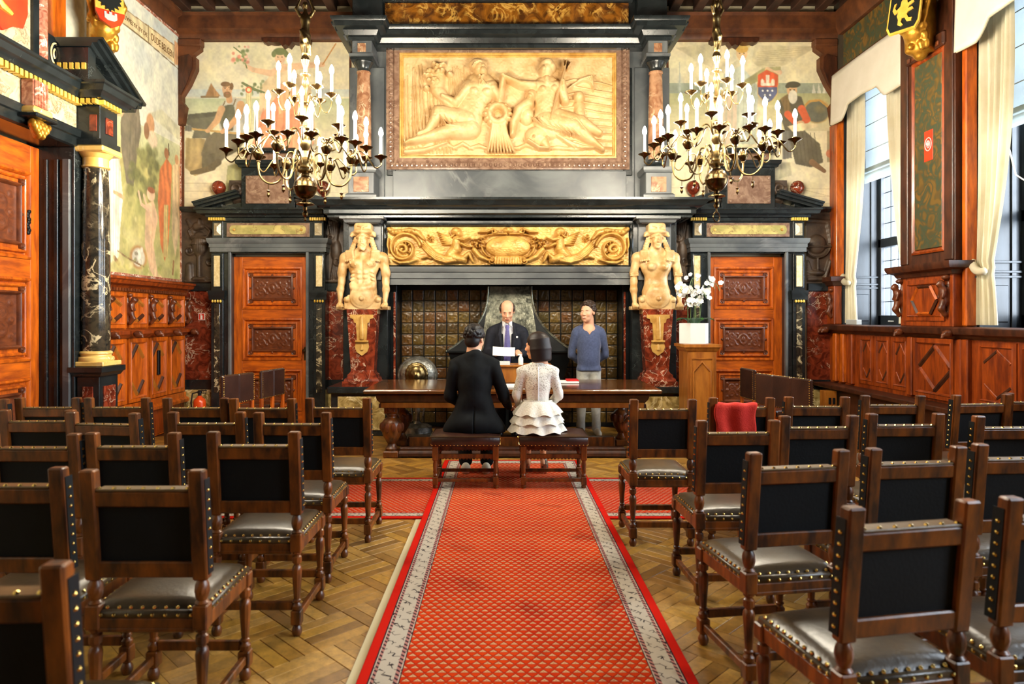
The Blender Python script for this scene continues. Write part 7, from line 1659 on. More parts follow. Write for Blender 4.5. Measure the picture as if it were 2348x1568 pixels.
pb('architrave','black_marble',WL+.002,-4.14,DY0-.4,7.0,DZ+.12,3.38); MB().sweep([(-4.14,DY0-.4),(-4.14,7.0)],[(0,3.20),(.03,3.21),(.03,3.29),(.05,3.30),(.06,3.37),(0,3.38)]).build('architrave_moulding','black_marble',pt)
pb('frieze','white_marble',WL+.002,-4.12,DY0-.4,6.62,3.38,3.60); pb('frieze_end','black_marble',WL+.002,-4.13,6.62,7.0,3.38,3.62)
dd=MB(); [dd.box(-4.12,-4.055,DY0-.3+k*.058,DY0-.3+k*.058+.036,3.60,3.655) for k in range(34)]; dd.build('gilt_dentils','gold_dentil',pt)
pb('dentil_bed','black_marble',WL+.002,-4.118,DY0-.4,6.95,3.60,3.66)
MB().sweep([(-4.12,DY0-.4),(-4.12,6.60),(-3.90,6.60),(-3.90,6.96),(WL+.01,6.96)],[(0,3.66),(.05,3.665),(.07,3.70),(.11,3.72),(.13,3.77),(.15,3.78),(.15,3.805),(0,3.81)]).build('cornice','black_marble',pt)
pb('cornice_core','black_marble',WL+.002,-4.122,DY0-.4,6.955,3.661,3.808); pb('cornice_end','black_marble',-4.13,-3.902,6.602,6.955,3.62,3.808)
d2=MB(); [d2.box(-4.15+k*.055,-4.15+k*.055+.034,6.545,6.60,3.61,3.655) for k in range(5)]; [d2.box(-3.90,-3.845,6.60+k*.055,6.60+k*.055+.034,3.61,3.655) for k in range(6)]; d2.build('gilt_dentils','gold_dentil',pt)
# far half of the broken pediment
MB().prism([(7.46,3.812),(6.70,3.812),(6.70,4.10)],-4.587,-4.05,'yz').build('tympanum','black_marble',pt)
k=MB()
for o0,o1,xx in ((0,.05,-4.02),(.05,.09,-3.97),(.09,.12,-3.93)):
    d=Vector((-.80,.40)).normalized(); n=Vector((.40,.80)).normalized(); A=Vector((7.50,3.80)); B=Vector((6.68,4.21)); q=[A+n*o0,B+n*o0,B+n*o1,A+n*o1]; k.prism([(v.x,v.y) for v in q],-4.587,xx,'yz')
k.build('pediment_cornice','black_marble',pt)
d3=MB(); [d3.box(-4.40+k*.06,-4.40+k*.06+.036,6.66,6.70,3.98,4.04) for k in range(6)]; d3.build('gilt_dentils','gold_dentil',pt); pb('pediment_block','black_marble',-4.56,-4.04,6.68,6.80,3.812,4.20)
# keystone bracket: fluted rose marble over a gilt leaf
kx=-4.06; ks=pb('keystone','pink_marble',-4.12,kx+.06,5.84,6.02,3.36,3.60,.012)
fl=MB(); [fl.tube([(kx+.062,5.86+i*.035,3.37),(kx+.062,5.86+i*.035,3.59)],.012,6) for i in range(5)]; fl.build('keystone_flutes','pink_marble',ks); pb('keystone_band','yellow_marble',-4.12,kx+.09,5.81,6.05,3.30,3.36,.014,ks); pb('keystone_plate','black_marble',-4.12,kx+.12,5.79,6.07,3.26,3.30,.01,ks)
S=SDF((-.12,-.14,-.16),(.16,.14,.06),.009); [S.ell((.03,-.10+.025*i,-.02-.02*((i+j_)%2)-.035*j_),(.035,.016,.035),rot(0,.4,0),k=.013) for i in range(9) for j_ in range(2+(2<i<6)) if abs(i-4)<5-j_]; S.cap((-.01,0,-.01),(-.01,0,-.12),.06,.02,k=.02); o=S.build('gilt_leaf','gilt',ks,local=True); o.location=(kx+.02,5.93,3.24)
# heraldic panel above the door, framed by rose columns and volutes
hp=pb('arms_panel','white_marble',WL+.002,-4.36,5.05,6.32,3.81,5.3); hx=-4.352
shp=[(a+.21,b+.12) for a,b in [(5.42,4.80),(6.04,4.80),(6.04,4.20),(5.98,4.05),(5.86,4.02),(5.73,3.93),(5.60,4.02),(5.48,4.05),(5.42,4.20)]]
MB().prism(shp,-4.365,hx+.015,'yz').build('shield_field','shield_red',hp)
em=MB(); ec=(5.95,4.56)
for i in range(16):
    a=2*PI*i/16+.1; em.tube([(hx+.02,ec[0],ec[1]),(hx+.03,ec[0]+.20*math.cos(a),ec[1]+.22*math.sin(a))],[.012,.022],5)
em.ball((hx+.03,ec[0],ec[1]),(.03,.06,.07),10,6).tube([(hx+.025,5.80,4.33),(hx+.03,5.90,4.25),(hx+.03,6.02,4.23)],[.02,.035,.02],6).tube([(hx+.025,6.13,4.82),(hx+.03,6.19,4.62),(hx+.03,6.14,4.42)],[.014,.02,.012],6); em.build('gilt_emblem','shield_gold',hp)
pb('panel_frame','black_marble',WL+.002,-4.33,6.32,6.40,3.81,5.3); pb('panel_frame','black_marble',WL+.002,-4.33,4.97,5.05,3.81,5.1)
for y in (6.50,4.85): MB().lathe([(.085,3.812),(.085,3.86),(.065,3.88),(.07,3.92),(.068,4.4),(.06,4.9),(.07,4.95),(.07,5.0),(0,5.0)],(-4.40,y,0),16).build('rose_column','pink_marble',pt)
vb=MB(); vb.prism([(6.58,3.812),(6.80,3.812),(6.80,4.12),(6.76,4.22),(6.68,4.30),(6.60,4.30)],-4.56,-4.38,'yz'); vb.build('volute','black_marble',pt); vs=MB(); vs.tube([(-4.372,6.69+.085*(1-i/40)*math.cos(i*.36),4.12+.13*(1-i/40)*math.sin(i*.36)) for i in range(36)],.009,5); vs.build('volute_line','cream_inset',pt)
# door leaf in the portal
d=struct(empty('door_3',(-4.47,(DY0+DY1)/2,0)),'tall orange oak door with carved panels inside the black portal','door'); d.rotation_euler=(0,0,PI/2); door_leaf(d,DY1-DY0,DZ+.1,[(.2,.98),(1.14,1.92),(2.10,2.92)])
esc=MB(); [esc.ball((.66+.012*math.sin(i*1.7),-.012,2.35+i*.025),(.022,.012,.02),7,5) for i in range(9)]; esc.build('iron_lockplate','iron_black',d,local=True)
# oak pilaster and gilded corbel with eagle arms on the left wall
bbox_box('wall_pilaster','oak_orange',None,WL+.002,-4.50,6.62,6.84,4.25,5.55,.01); tag(bpy.data.objects['wall_pilaster'],'orange oak strip pilaster above the left portal','pilaster')
bpy.data.objects['wall_pilaster'].location.y=.22
def arms_corbel(name,lb,loc,rz,draw,tilt):
    r=thing(name,lb,'corbel',loc,rz)
    S=SDF((-.26,-.26,-.36),(.26,.26,.46),.011); g=np.random.default_rng(5); R_=rot(tilt,0,0)
    S.box((0,.10,.05),(.13,.10,.32),None,.04,k=.03).chain([(0,-.02,.38),(0,-.06,.2),(0,.0,-.05),(0,.10,-.28)],[.15,.13,.12,.07],k=.04)
    for i in range(46):
        a=g.uniform(-1.5,1.5); z=g.uniform(-.25,.40); q=.13-.05*max(0,-z)*2; S.ell((q*1.15*math.sin(a),-.02+.18*(z<0)*abs(z)-q*.6*math.cos(a)-.05*(z>0),z),(.03,.03,.036),k=.014)
    for s in (-1,1): S.chain([(s*.12,-.1,.30),(s*.16,-.12,.18),(s*.13,-.1,.05),(s*.10,-.08,-.05)],[.03,.035,.03,.02],k=.015)
    S.build('gilt_scrollwork','gilt',r); draw(r); return r
def shield_on(r,w,h,zc,y,tilt,mats,parts):
    m=Matrix.Translation((0,y,zc))@Matrix.Rotation(tilt,4,'X')
    def pr(poly,d0,d1,mat,n):
        b=MB().prism(poly,d0,d1); b.v=[tuple(m@Vector(p)) for p in b.v]; return b.build(n,mat,r,local=True,flat=True)
    for poly,d,mat,n in parts: pr([(a*w,b*h) for a,b in poly],-d,0.02,mat,n)
SHP=[(-.5,.5),(.5,.5),(.5,-.1),(.38,-.32),(0,-.5),(-.38,-.32),(-.5,-.1)]
def eagle_arms(r):
    ea=[(-.05,.46),(.05,.46),(.06,.38),(.30,.44),(.42,.36),(.34,.30),(.40,.20),(.26,.18),(.30,.08),(.14,.12),(.16,-.0),(.06,.04),(0,-.06),(-.06,.04),(-.16,0),(-.14,.12),(-.30,.08),(-.26,.18),(-.40,.20),(-.34,.30),(-.42,.36),(-.30,.44),(-.06,.38)]
    low=[(-.5,-.02),(.5,-.02),(.5,-.1),(.38,-.32),(0,-.5),(-.38,-.32),(-.5,-.1)]
    ca=[(-.22,-.08),(-.22,-.26),(-.12,-.32),(.12,-.32),(.22,-.26),(.22,-.08),(.14,-.08),(.14,-.14),(.05,-.14),(.05,-.06),(-.05,-.06),(-.05,-.14),(-.14,-.14),(-.14,-.08)]
    shield_on(r,.27,.38,.06,-.245,-.22,None,[(SHP,.01,'shield_gold','shield_field'),(low,.016,'shield_red','red_field'),(ea,.024,'shield_black','eagle_emblem'),(ca,.024,'box_grey','castle_emblem')])
arms_corbel('gilt_corbel','gilded corbel with eagle and castle shield above the left portal',(-4.27,7.33,4.70),.75,eagle_arms,0)
# ================================================================== RIGHT WALL: windows, panelling, pillar
BAYS=[(7.98,9.56),(5.30,6.93),(2.6,4.25),(-.1,1.55)]; XR=WR; XG=5.32; ZS,ZH=1.42,4.96
wr=struct(MB().box(XR,XR+.75,WF,WB+.2,-.01,ZS-.03).box(XR,XR+.75,WF,WB+.2,ZH,ZC).build('wall_right','wall_dark'),'window wall with dark oak lining','wall')
ys=[WB+.0]+[y for b in BAYS for y in (b[1],b[0])]+[WF]
for i in range(0,len(ys),2):
    y1,y0=ys[i],ys[i+1]
    if y1-y0>.02: MB().box(XR,XR+.75,y0,y1,ZS-.03,ZH).build('wall_pier','oak_window' if i else 'oak_window',wr)
# header frieze painted dark
for i,(y0,y1) in enumerate(((7.98,9.5),)): MB().box(XR-.012,XR-.001,6.9,9.5,5.02,5.49).build('painted_frieze','arabesque',wr)
MB().sweep([(XR,WB-.145),(XR,WF)],[(0,4.93),(.05,4.93),(.07,4.96),(.07,5.0),(.04,5.03),(0,5.03)]).build('header_beam','beam_wood',wr)
ME_PANE=shared('pane',MB().box(-.003,.003,-.5,.5,-.5,.5),'pane_glass')
for bi,(y0,y1) in enumerate(BAYS):
    w=struct(empty('window_%d'%(bi+1),(XG,(y0+y1)/2,ZS)),['tall leaded window in dark oak frame next to the end wall','tall leaded window in dark oak frame beyond the painted pillar','tall leaded window third from the end wall','tall leaded window fourth from the end wall'][bi],'window')
    MB().box(XR-.14,XG+.2,y0,y1,ZS-.03,ZS,.004).build('sill','oak_dark',w)
    # panelled reveals
    for s,yy in ((1,y1),(-1,y0)):
        b=MB()
        for xa,xb,t in ((XR+.02,XG-.02,.012),(XR+.06,XR+.10,.03),(XG-.16,XG-.11,.03)): b.box(xa,xb,min(yy,yy-s*t),max(yy,yy-s*t)+.0,ZS,ZH,.004)
        for zz in (1.95,2.0,2.10): b.box(XR+.02,XG-.02,min(yy,yy-s*.035),max(yy,yy-s*.035),zz,zz+.025,.004)
        b.box(XR+.12,XG-.18,min(yy,yy-s*.024),max(yy,yy-s*.024),1.50,1.88,.01); b.build('reveal','oak_window',w)
    b=MB(); ym=(y0+y1)/2
    for ya,yb2 in ((y0,y0+.075),(y1-.075,y1),(ym-.05,ym+.05)): b.box(XG-.05,XG+.05,ya,yb2,ZS,ZH,.006)
    for za,zb in ((ZS,ZS+.16),(2.52,2.64),(3.7,3.82),(ZH-.12,ZH)): b.box(XG-.05,XG+.05,y0,y1,za,zb,.006)
    b.build('frame','oak_window',w)
    if bi<2:
        lead=MB(); ny=4
        for (ya,yb2) in ((y0+.075,ym-.05),(ym+.05,y1-.075)):
            for (za,zb,nz) in ((ZS+.16,2.52,5),(2.64,3.7,5),(3.82,ZH-.12,5)):
                dy=(yb2-ya)/ny; dz=(zb-za)/nz
                for i in range(ny):
                    for j in range(nz):
                        o=bpy.data.objects.new('pane',ME_PANE); COL.objects.link(o); o.parent=w; o.matrix_parent_inverse=Matrix.Translation(-Vector(w.location)); o.location=(XG,ya+(i+.5)*dy,za+(j+.5)*dz); o.scale=(1,dy-.006,dz-.006)
                for i in range(1,ny): lead.box(XG-.006,XG+.006,ya+i*dy-.004,ya+i*dy+.004,za,zb)
                for j in range(1,nz): lead.box(XG-.006,XG+.006,ya,yb2,za+j*dz-.004,za+j*dz+.004)
        lead.build('lead_bars','iron_black',w)
    else: MB().box(XG-.003,XG+.003,y0+.07,y1-.07,ZS+.1,ZH-.1).build('glass','pane_glass',w)
    MB().box(XG-.075,XG-.05,ym-.30,ym-.18,ZS+.06,ZS+.085,.004).box(XG-.08,XG-.05,y1-.40,y1-.30,ZS+.07,ZS+.09,.004).build('casement_handle','box_grey',w)
# dado panelling and bench
dw=struct(empty('trim_9',(XR,7,0)),'red oak dado panelling with lozenges and ledge under the windows','wainscot'); XD=4.70
MB().box(XD-.0,XR-.001,2.0,WB-.01,.62,ZS-.04).build('carcass','oak_red',dw)
MB().sweep([(XR,WB-.02),(XR,2.0)],[(0,1.33),(.09,1.33),(.11,1.36),(.17,1.38),(.18,1.42),(.18,1.44),(.15,1.455),(0,1.455)]).build('ledge','oak_dark',dw)
MB().box(4.44,XR-.001,2.0,WB-.07,.585,.64,.01).build('bench_top','oak_dark',dw); MB().box(4.58,XR-.001,2.0,WB-.07,0,.585).build('bench_front','oak_dark',dw)
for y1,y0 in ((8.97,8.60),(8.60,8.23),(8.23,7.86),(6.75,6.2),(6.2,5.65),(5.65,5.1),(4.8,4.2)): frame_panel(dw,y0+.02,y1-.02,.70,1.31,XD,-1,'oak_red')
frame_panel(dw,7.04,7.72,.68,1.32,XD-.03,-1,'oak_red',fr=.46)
for y in (9.55,9.35,9.12,7.80,6.97,6.87): MB().box(XD-.05,XD+.01,y-.05,y+.05,.66,1.33,.012).build('pilaster_strip','oak_orange' if y>9.3 else 'oak_red',dw)
for y in (9.62,7.84,6.99): place('lion_head',ME_HEAD,(XD-.10,y,1.38),PI,dw)
# carved pedestal block and painted pillar between the windows
pl=struct(empty('trim_10',(XR,7.45,1.45)),'oak pillar with painted arabesque panel between the two windows','pillar'); XQ=4.63
MB().box(XQ,XR-.001,7.0,7.92,1.455,2.06,.006).build('block','oak_red',pl)
MB().sweep([(XR,7.92),(XQ,7.92),(XQ,7.0),(XR,7.0)][::1],[(0,2.0),(.03,2.0),(.05,2.04),(.10,2.06),(.12,2.10),(.12,2.13),(0,2.14)]).box(XQ,XR-.001,7.0,7.92,2.06,2.139).build('block_cornice','oak_dark',pl)
hx=frame_panel(pl,7.12,7.80,1.52,1.96,XQ-.005,-1,'oak_red',lz=False)
hb=[]; hy,hz=7.46,1.74
for i in range(6):
    a=PI/3*i; hb.append((hy+.22*math.cos(a),hz+.17*math.sin(a)))
MB().prism(hb,XQ-.012,XQ+.02,'yz').build('hexagon_panel','oak_red',hx)
for i in range(6):
    A,B=hb[i],hb[(i+1)%6]; MB().tube([(XQ-.014,A[0],A[1]),(XQ-.014,B[0],B[1])],.018,4).build('hexagon_bar','oak_dark' if i%2 else 'oak_orange',hx)
for y in (7.90,7.08): place('carved_figure',ME_GROT,(XQ-.02,y,1.76),PI,pl,1.15)
MB().box(XQ+.02,XR-.001,7.0,7.95,2.14,4.93,.006).build('pillar_body','oak_dark',pl)
MB().box(XQ+.005,XQ+.03,7.19,7.66,2.30,4.35,.004).build('painted_panel','arabesque',pl)
MB().box(XQ+.0,XQ+.012,7.33,7.48,3.25,3.58,.003).build('red_cartouche','shield_red',pl); MB().tube([(XQ-.002,7.405+.055*math.cos(a),3.43+.07*math.sin(a)) for a in [2*PI*i/16 for i in range(17)]],.006,4).tube([(XQ-.002,7.405+.03*math.cos(a)*(1-i/40),3.43+.04*math.sin(a)) for i,a in enumerate([2*PI*i/14 for i in range(22)])],.006,4).ball((XQ-.002,7.405,3.43),(.006,.014,.018),6,4).build('cartouche_ring','box_grey',pl)
f=lambda a,b,u:(XQ+.02-u,-a,b)
MB().sweep([(-7.66,2.30),(-7.66,4.35),(-7.19,4.35),(-7.19,2.30)],[(-.05,-.01),(-.05,.02),(-.03,.03),(-.01,.015),(.0,-.01)],closed=True,frame=f).build('panel_moulding','oak_red',pl)
for y,m in ((7.86,'oak_dark'),(7.08,'oak_dark')): MB().box(XQ-.0,XQ+.03,y-.07,y+.07,2.15,4.9,.008).build('pillar_stile',m,pl)
MB().box(XQ-.04,XR-.001,7.10,7.78,4.40,4.55,.02).build('pillar_capital','oak_dark',pl)
for k in range(6): MB().box(XQ-.055,XQ-.035,7.16+k*.10,7.16+k*.10+.05,4.41,4.46,.006).build('capital_tooth','oak_carved',pl)
for yy in (7.97,6.94): MB().box(XR-.07,XR+.05,yy-.035,yy+.035,1.46,4.93,.012).build('window_stile','oak_orange',pl)
# narrow pilaster in the corner
cpil=struct(empty('trim_11',(XR,9.7,0)),'orange oak corner pilaster with carved block beside the window','pilaster')
MB().box(4.66,XR-.001,9.56,WB-.01,1.455,2.05,.008).build('block','oak_red',cpil); MB().sweep([(4.66,WB-.02),(4.66,9.56),(XR,9.56)],[(0,2.0),(.03,2.0),(.05,2.04),(.08,2.06),(.09,2.12),(0,2.13)]).build('block_cornice','oak_dark',cpil); MB().box(4.70,XR-.001,9.57,WB-.015,2.10,4.285,.008).build('shaft','oak_red',cpil); MB().box(4.70,XR-.001,9.57,WB-.142,4.28,4.93,.008).build('upper_shaft','oak_red',cpil); MB().box(4.68,XR+.02,9.54,9.60,2.13,4.93,.008).build('edge_strip','oak_orange',cpil); place('carved_figure',ME_GROT,(4.65,9.62,1.74),PI,cpil,1.1); place('lion_head',ME_HEAD,(4.60,9.72,1.38),PI,cpil)
def lion_arms(r):
    lion=[(-.02,.40),(.10,.42),(.16,.34),(.10,.28),(.14,.20),(.30,.26),(.34,.20),(.20,.12),(.16,.04),(.30,.06),(.34,.0),(.18,-.04),(.14,-.12),(.22,-.24),(.34,-.26),(.32,-.34),(.16,-.32),(.06,-.18),(-.02,-.18),(-.04,-.30),(.04,-.38),(-.02,-.42),(-.14,-.36),(-.14,-.22),(-.20,-.10),(-.16,.04),(-.30,-.02),(-.38,.10),(-.34,.28),(-.26,.30),(-.30,.16),(-.24,.08),(-.12,.16),(-.10,.30)]
    sq=[(-.5,.5),(.5,.5),(.5,-.34),(.4,-.5),(-.4,-.5),(-.5,-.34)]
    shield_on(r,.29,.40,.08,-.25,-.25,None,[([(a*1.12,b*1.1) for a,b in sq],.006,'shield_gold','shield_rim'),(sq,.016,'shield_black','shield_field'),(lion,.030,'shield_gold','lion_emblem')])
    b=MB(); [b.ball((-.10+.05*k,-.12,.40),(.03,.03,.045),8,5) for k in range(5)]; b.build('crown','shield_red',r,local=True)
arms_corbel('gilt_corbel','gilded corbel with golden lion on black shield above the painted pillar',(4.42,7.28,4.66),-PI/2+.6,lion_arms,0)
# ---- curtains, valances, blinds
def curtain(y0,y1,side,lb,ztie=2.06,zbot=1.475,grp=None):
    """gathered curtain hung from y0..y1, tied back towards 'side' (y of the tie)"""
    r=thing('curtain',lb,'curtain',(XR+.06,side,zbot)); n,m=64,44; A=np.zeros((m,n,3)); ztop=4.55; half=(y1-y0)
    for i in range(m):
        t=i/(m-1); z=ztop+(zbot-ztop)*t
        if z>ztie: q=(ztop-z)/(ztop-ztie); g=1-.60*q**2.2
        else: q=(ztie-z)/(ztie-zbot); g=.40+.14*q**.6
        for j in range(n):
            u=j/(n-1); yy=(y0 if side<=(y0+y1)/2 else y1); yy0=yy+(1 if side<=(y0+y1)/2 else -1)*half*u*g
            amp=.030*(.55+.45*g); ph=u*2*PI*8; x=XR+.06+amp*math.sin(ph)+.012*math.sin(ph*.37+3*t)+(.02 if abs(z-ztie)<.05 else 0)
            A[i,j]=(x,yy0+.008*math.sin(t*6+u*9),z)
    b=MB().grid(A); o=b.build('drape','curtain',r,ang=80,fix=False)
    s=1 if side<=(y0+y1)/2 else -1; e=(y0 if s>0 else y1); tb=[]
    for i in range(15):
        u=i/14; tb.append((XR+.015-.03*math.sin(u*PI),e+s*half*.44*u-s*.03,ztie+.10-.13*u-.05*math.sin(u*PI)))
    t=MB().tube(tb,[.012]+[.04]*13+[.014],8); t.v=[(p[0],p[1],p[2]) for p in t.v]; t.build('tieback','curtain',r,ang=60)
curtain(9.06,9.55,9.55,'cream curtain tied back beside the corner pilaster'); curtain(8.0,8.52,8.0,'cream curtain hanging beside the painted pillar toward the end wall')
curtain(6.42,6.92,6.92,'cream tied curtain beside the painted pillar toward the entrance',2.04); curtain(5.32,5.8,5.32,'cream curtain at the near side of the window beyond the pillar')
def valance(y0,y1,lb):
    r=thing('valance',lb,'valance',(XR-.06,(y0+y1)/2,4.28)); n,m=60,12; A=np.zeros((m,n,3))
    for j in range(n):
        u=j/(n-1); e=abs(u-.5)*2; zb=4.26+.05*max(0,1-(1-e)/.12*0)*0+ (.17 if e<.42 else .17*max(0,1-(e-.42)/.22)**1.5) - .02*math.sin(e*PI)
        for i in range(m):
            t=i/(m-1); A[i,j]=(XR-.108-.012*math.sin(u*PI)-.02*t,y0+(y1-y0)*u,4.95+(zb-4.95)*t)
    o=MB().grid(A).build('pelmet_cloth','valance',r,ang=80,fix=False); mo=o.modifiers.new('t','SOLIDIFY'); mo.thickness=.012; mo.offset=1
    MB().tube([tuple(A[-1,j]) for j in range(0,n,2)],.012,6).build('pelmet_trim','curtain',r); MB().box(XR-.108,XR-.071,y0,y1,4.90,4.925).build('pelmet_board','oak_dark',r)
valance(7.93,9.62,'white scalloped valance over the window next to the end wall'); valance(5.25,6.99,'white scalloped valance over the window beyond the painted pillar')
def blind(y0,y1,zb,lb):
    r=thing('roman_blind',lb,'blind',(5.06,(y0+y1)/2,zb)); x=5.06; A=[]
    zs=[(4.92,0),(4.55,.0),(4.2,.0),(3.85,.0),(3.62,.0),(3.55,-.03),(3.6,-.05),(3.50,-.02),(3.52,-.06),(3.46,-.02),(zb,-.02)]
    b=MB(); 
    for k in range(len(zs)-1):
        (za,xa),(zc,xb)=zs[k],zs[k+1]; b.add([(x+xa,y0,za),(x+xa,y1,za),(x+xb,y1,zc),(x+xb,y0,zc)],[(0,1,2,3)])
    b.build('blind_cloth','blind',r,flat=True,fix=False)
    d=MB(); [d.box(x-.006,x-.002,y0,y1,z-.005,z+.005) for z in (4.55,4.2,3.85)]; d.build('blind_battens','box_grey',r)
blind(8.06,9.48,3.40,'pale roman blind drawn halfway in the window next to end wall'); blind(5.4,6.85,3.42,'pale roman blind drawn halfway in the window beyond the pillar')
cd=MB().tube([(5.0,6.70,3.5),(4.92,6.62,3.2),(4.86,6.45,2.9),(4.9,6.2,2.7)],.007,6).build('blind_cord','plastic_white'); tag(cd,'white cord hanging from the blind of the window beyond the pillar','cord')
o=MB().box(-.035,.035,-.14,.14,0,.065,.004).build('sill_box','box_grey'); o.location=(4.72,9.15,1.456); tag(o,'small grey box on the window ledge by the corner','box')
# ================================================================== PEDESTAL and ORCHIDS
px0,px1=XP(1572,8.36),XP(1650,8.36); pxc=(px0+px1)/2; zt=ZP(789,8.33); pdw=(px1-px0)/2
pe=thing('pedestal','golden oak pedestal with gothic panel carrying the white orchid pot','pedestal',(pxc,8.60,0))
MB().box(pxc-pdw+.03,pxc+pdw-.03,8.39,8.79,.10,zt-.07,.006).build('body','oak_gold',pe); MB().box(pxc-pdw,pxc+pdw,8.36,8.82,0,.12,.012).build('foot','oak_gold',pe); MB().sweep([(pxc-pdw+.03,8.39),(pxc+pdw-.03,8.39),(pxc+pdw-.03,8.79),(pxc-pdw+.03,8.79)],[(0,zt-.10),(.01,zt-.09),(.03,zt-.06),(.035,zt-.045),(.05,zt-.04),(.05,zt-.005),(0,zt)],closed=True).box(pxc-pdw+.03,pxc+pdw-.03,8.39,8.79,zt-.08,zt-.001).build('cap','oak_gold',pe)
w=.105; z0,z1=.22,zt-.24
fr=lambda a,b,u:(pxc+a,8.39-u,b)
pp=MB().sweep([(-w-.03,z0),(-w-.03,z1+.06),(w+.03,z1+.06),(w+.03,z0)],[(-.01,0),(-.01,.012),(.008,.012),(.018,-.004)],closed=True,frame=fr).build('panel_frame','oak_gold',pe)
MB().sweep([(-w,z0+.05),(-w,z1-.10),(0,z1+.02),(w,z1-.10),(w,z0+.05),(0,z0-.0)][::1],[(-.012,0),(-.012,.014),(.004,.018),(.014,0)],closed=True,frame=fr).build('gothic_moulding','oak_gold',pp)
zp=zt+.001; ph=ZP(741,8.33)-zp; yc=8.58; pr_=.185
og=thing('potted_orchid','white orchids in a white hexagonal pot on the oak pedestal','potted plant',(pxc-.04,yc,zp)); ox=pxc-.045
hexp=[(ox+pr_*math.cos(PI/3*i+.03),yc+pr_*math.sin(PI/3*i+.03)) for i in range(6)]; hin=[(ox+.155*math.cos(PI/3*i+.03),yc+.155*math.sin(PI/3*i+.03)) for i in range(6)]
b=MB(); b.add([(x,y,zp) for x,y in hexp]+[(x,y,zp+ph) for x,y in hexp]+[(x,y,zp+ph) for x,y in hin]+[(x,y,zp+ph-.03) for x,y in hin],[tuple(range(6))[::-1]]+[(i,(i+1)%6,6+(i+1)%6,6+i) for i in range(6)]+[(6+i,6+(i+1)%6,12+(i+1)%6,12+i) for i in range(6)]+[(12+i,12+(i+1)%6,18+(i+1)%6,18+i) for i in range(6)]+[tuple(range(18,24))]); b.build('pot','pot_white',og,flat=True)
b=MB()
for k in range(8):
    a=k*PI/4+.3; L=.17+.05*(k%3); w=.042; pts=[]; A=np.zeros((9,5,3))
    for i in range(9):
        t=i/8; q=.03+L*t; zz=zp+ph-.02+.09*math.sin(t*2.3)-.02*t; ww=w*math.sin(PI*min(1,t*.92+.08))**.7
        for j in range(5):
            s=(j-2)/2; A[i,j]=(ox+q*math.cos(a)-s*ww*math.sin(a),yc+q*math.sin(a)+s*ww*math.cos(a),zz+.012*s*s)
    MB().grid(A).build('leaf','leaf_green',og,fix=False)
def flower():
    b=MB()
    for k in range(5):
        a=2*PI*k/5+PI/2; L,w=(.046,.030) if k in (1,4) else (.044,.020); A=np.zeros((5,5,3))
        for i in range(5):
            t=i/4; ww=w*math.sin(PI*(t*.85+.1))**.8
            for j in range(5): s=(j-2)/2; A[i,j]=(L*t*math.cos(a)-s*ww*math.sin(a),-.008*t*t-.004*s*s,L*t*math.sin(a)+s*ww*math.cos(a))
        b.grid(A)
    b.ball((0,-.012,-.006),(.010,.012,.012),6,4); me=bpy.data.meshes.new('flower'); me.from_pydata(b.v,[],b.f); me.update(); me.shade_smooth(); me.materials.append(MAT['petal']); return me
FLW=flower(); g=np.random.default_rng(12)
stems=[(-.13,-.02,.52),(-.06,.02,.60),(.0,-.04,.46),(.06,.03,.50),(.10,-.02,.60),(.14,.03,.56),(-.10,.06,.44),(.03,.07,.58)]
tips=[(1560,668),(1592,642),(1605,672),(1590,695),(1625,650),(1640,655),(1575,660),(1610,668)]
for k,(sx,sy,L) in enumerate(stems):
    tx,tz=XP(tips[k][0],8.52),ZP(tips[k][1],8.52); bx,by=ox+sx*.6,yc+sy; dr=1 if tx>ox else -1; pts=[]
    top=zp+ph+L*.62
    for i in range(12):
        t=i/11; x=bx+(tx-bx)*t**2; z=zp+ph-.02+(tz+.035-(zp+ph))*math.sin(min(1,t*1.05)*PI/2); pts.append((x,by-.05*t,z))
    for i in range(1,6): pts.append((tx+dr*.012*i,by-.05-.008*i,tz+.035-.012*i*i*.35))
    st=MB().tube(pts,.0042,5).build('stem','stem_green',og)
    for i in range(9):
        t=g.uniform(0,1); p=Vector(pts[6+int(t*10)]); sd=1 if i%2 else -1; o=bpy.data.objects.new('flower',FLW); COL.objects.link(o); o.parent=st; o.location=p+Vector((sd*g.uniform(.012,.075),g.uniform(-.06,.02),g.uniform(-.05,.04))); o.rotation_euler=(g.uniform(-.5,.5),g.uniform(-.6,.6),g.uniform(-1.1,1.1)); s=g.uniform(.62,.88); o.scale=(s,s,s)
# ================================================================== SMALL PROPS
ex=thing('fire_extinguisher','orange red fire extinguisher standing on the floor in the left corner','fire extinguisher',(-4.18,9.45,0)); x,y=-4.18,9.45
MB().lathe([(0,.002),(.078,.002),(.082,.02),(.082,.38),(.07,.42),(.035,.45),(.025,.47),(0,.47)],(x,y,0),20).build('cylinder','ext_red',ex); MB().lathe([(.0835,.12),(.0835,.27)],(x,y,0),12,None,(-2.2,-.6)).build('instruction_label','paper',ex); MB().lathe([(.022,.47),(.022,.50),(.03,.505),(.03,.53),(0,.53)],(x,y,0),12).box(x-.02,x+.10,y-.012,y+.012,.53,.545,.003).box(x-.02,x+.09,y-.012,y+.012,.50,.512,.003).build('valve','plastic_black',ex); MB().tube([(x-.02,y,.52),(x-.09,y-.02,.50),(x-.105,y-.03,.38),(x-.095,y-.03,.22)],.011,6).build('hose','plastic_black',ex)
sx,sz=XP(462,9.76),ZP(726,9.76)
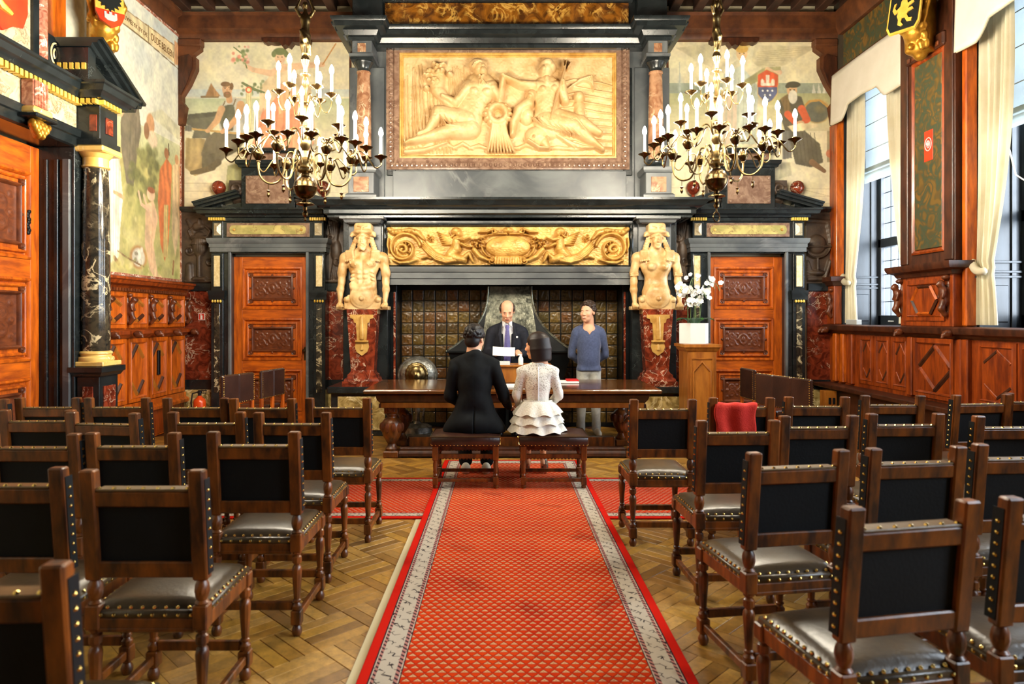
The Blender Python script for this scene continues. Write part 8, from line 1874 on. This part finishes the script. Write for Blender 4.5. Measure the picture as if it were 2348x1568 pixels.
sg=thing('safety_sign','small red fire extinguisher sign on the red marble panel','sign',(sx,9.765,sz-.05)); MB().box(sx-.046,sx+.046,9.762,9.7695,sz-.05,sz+.05).build('sign_border','paper',sg); MB().box(sx-.039,sx+.039,9.760,9.7622,sz-.043,sz+.043).build('sign_field','sign_red',sg); MB().box(sx-.014,sx+.014,9.758,9.7602,sz-.035,sz+.018).box(sx-.02,sx+.004,9.758,9.7602,sz+.022,sz+.032).build('sign_pictogram','paper',sg)
ax,ay=XP(957,8.92),8.92
an=thing('fire_screen','silver domed fire stand with brass lion mask between pier and hood','fire stand',(ax,ay,0))
MB().lathe([(0,.002),(.24,.002),(.25,.02),(.22,.05),(.20,.06),(.19,.13),(.15,.15),(.06,.17),(.04,.2),(0,.2)],(ax,ay,0),24).build('round_base','silver',an)
MB().lathe([(.035,.2),(.03,.3),(.045,.35),(.03,.4),(.03,.6),(.05,.66)],(ax,ay,0),14).build('stem','silver',an); [MB().tube([(ax+sx_*.06,ay,.2),(ax+sx_*.10,ay,.45),(ax+sx_*.16,ay,.68)],.012,6).build('brace','silver',an) for sx_ in (-1,1)]
MB().lathe([(0,0),(.26,0),(.265,.01),(.25,.03),(.235,.03),(.225,.045),(.18,.075),(.10,.10),(0,.11)],(0,0,0),30,Matrix.Translation((ax,ay+.03,.80))@Matrix.Rotation(PI/2,4,'X')@Matrix.Diagonal((1,.93,1,1))).build('domed_plate','silver',an)
S=SDF((-.13,-.09,-.13),(.13,.03,.14),.008); S.ell((0,-.02,.01),(.075,.05,.085),k=.02).ell((0,-.06,-.01),(.03,.03,.035),k=.015)
for i in range(16): a=2*PI*i/16; S.ell((.085*math.cos(a),-.01,.01+.09*math.sin(a)),(.026,.022,.026),k=.012)
for s in (-1,1): S.ell((s*.03,-.07,.03),(.012,.012,.010),k=.004,sub=True).chain([(s*.08,-.01,-.05),(s*.11,-.01,-.09)],[.02,.012],k=.01)
o=S.build('lion_mask','brass',an,local=True); o.matrix_parent_inverse=Matrix.Translation(-Vector(an.location)); o.location=(ax,ay-.075,.80); o.scale=(1.4,1,1.4)
MB().lathe([(.045,0),(.05,.03),(.03,.05),(0,.055)],(ax+.18,ay-.06,.60),10).build('side_knob','silver',an)
so=thing('socket_box','orange wooden socket box on the floor by the window corner','socket box',(XP(1902,9.25),9.25,0)); x=XP(1902,9.25)
MB().box(x-.085,x+.075,9.2,9.35,0,.56,.004).build('box_body','oak_gold',so); [MB().box(x+dx-.018,x+dx+.018,9.192,9.201,.38,.47,.004).build('socket','plastic_black',so) for dx in (-.02,.035)]
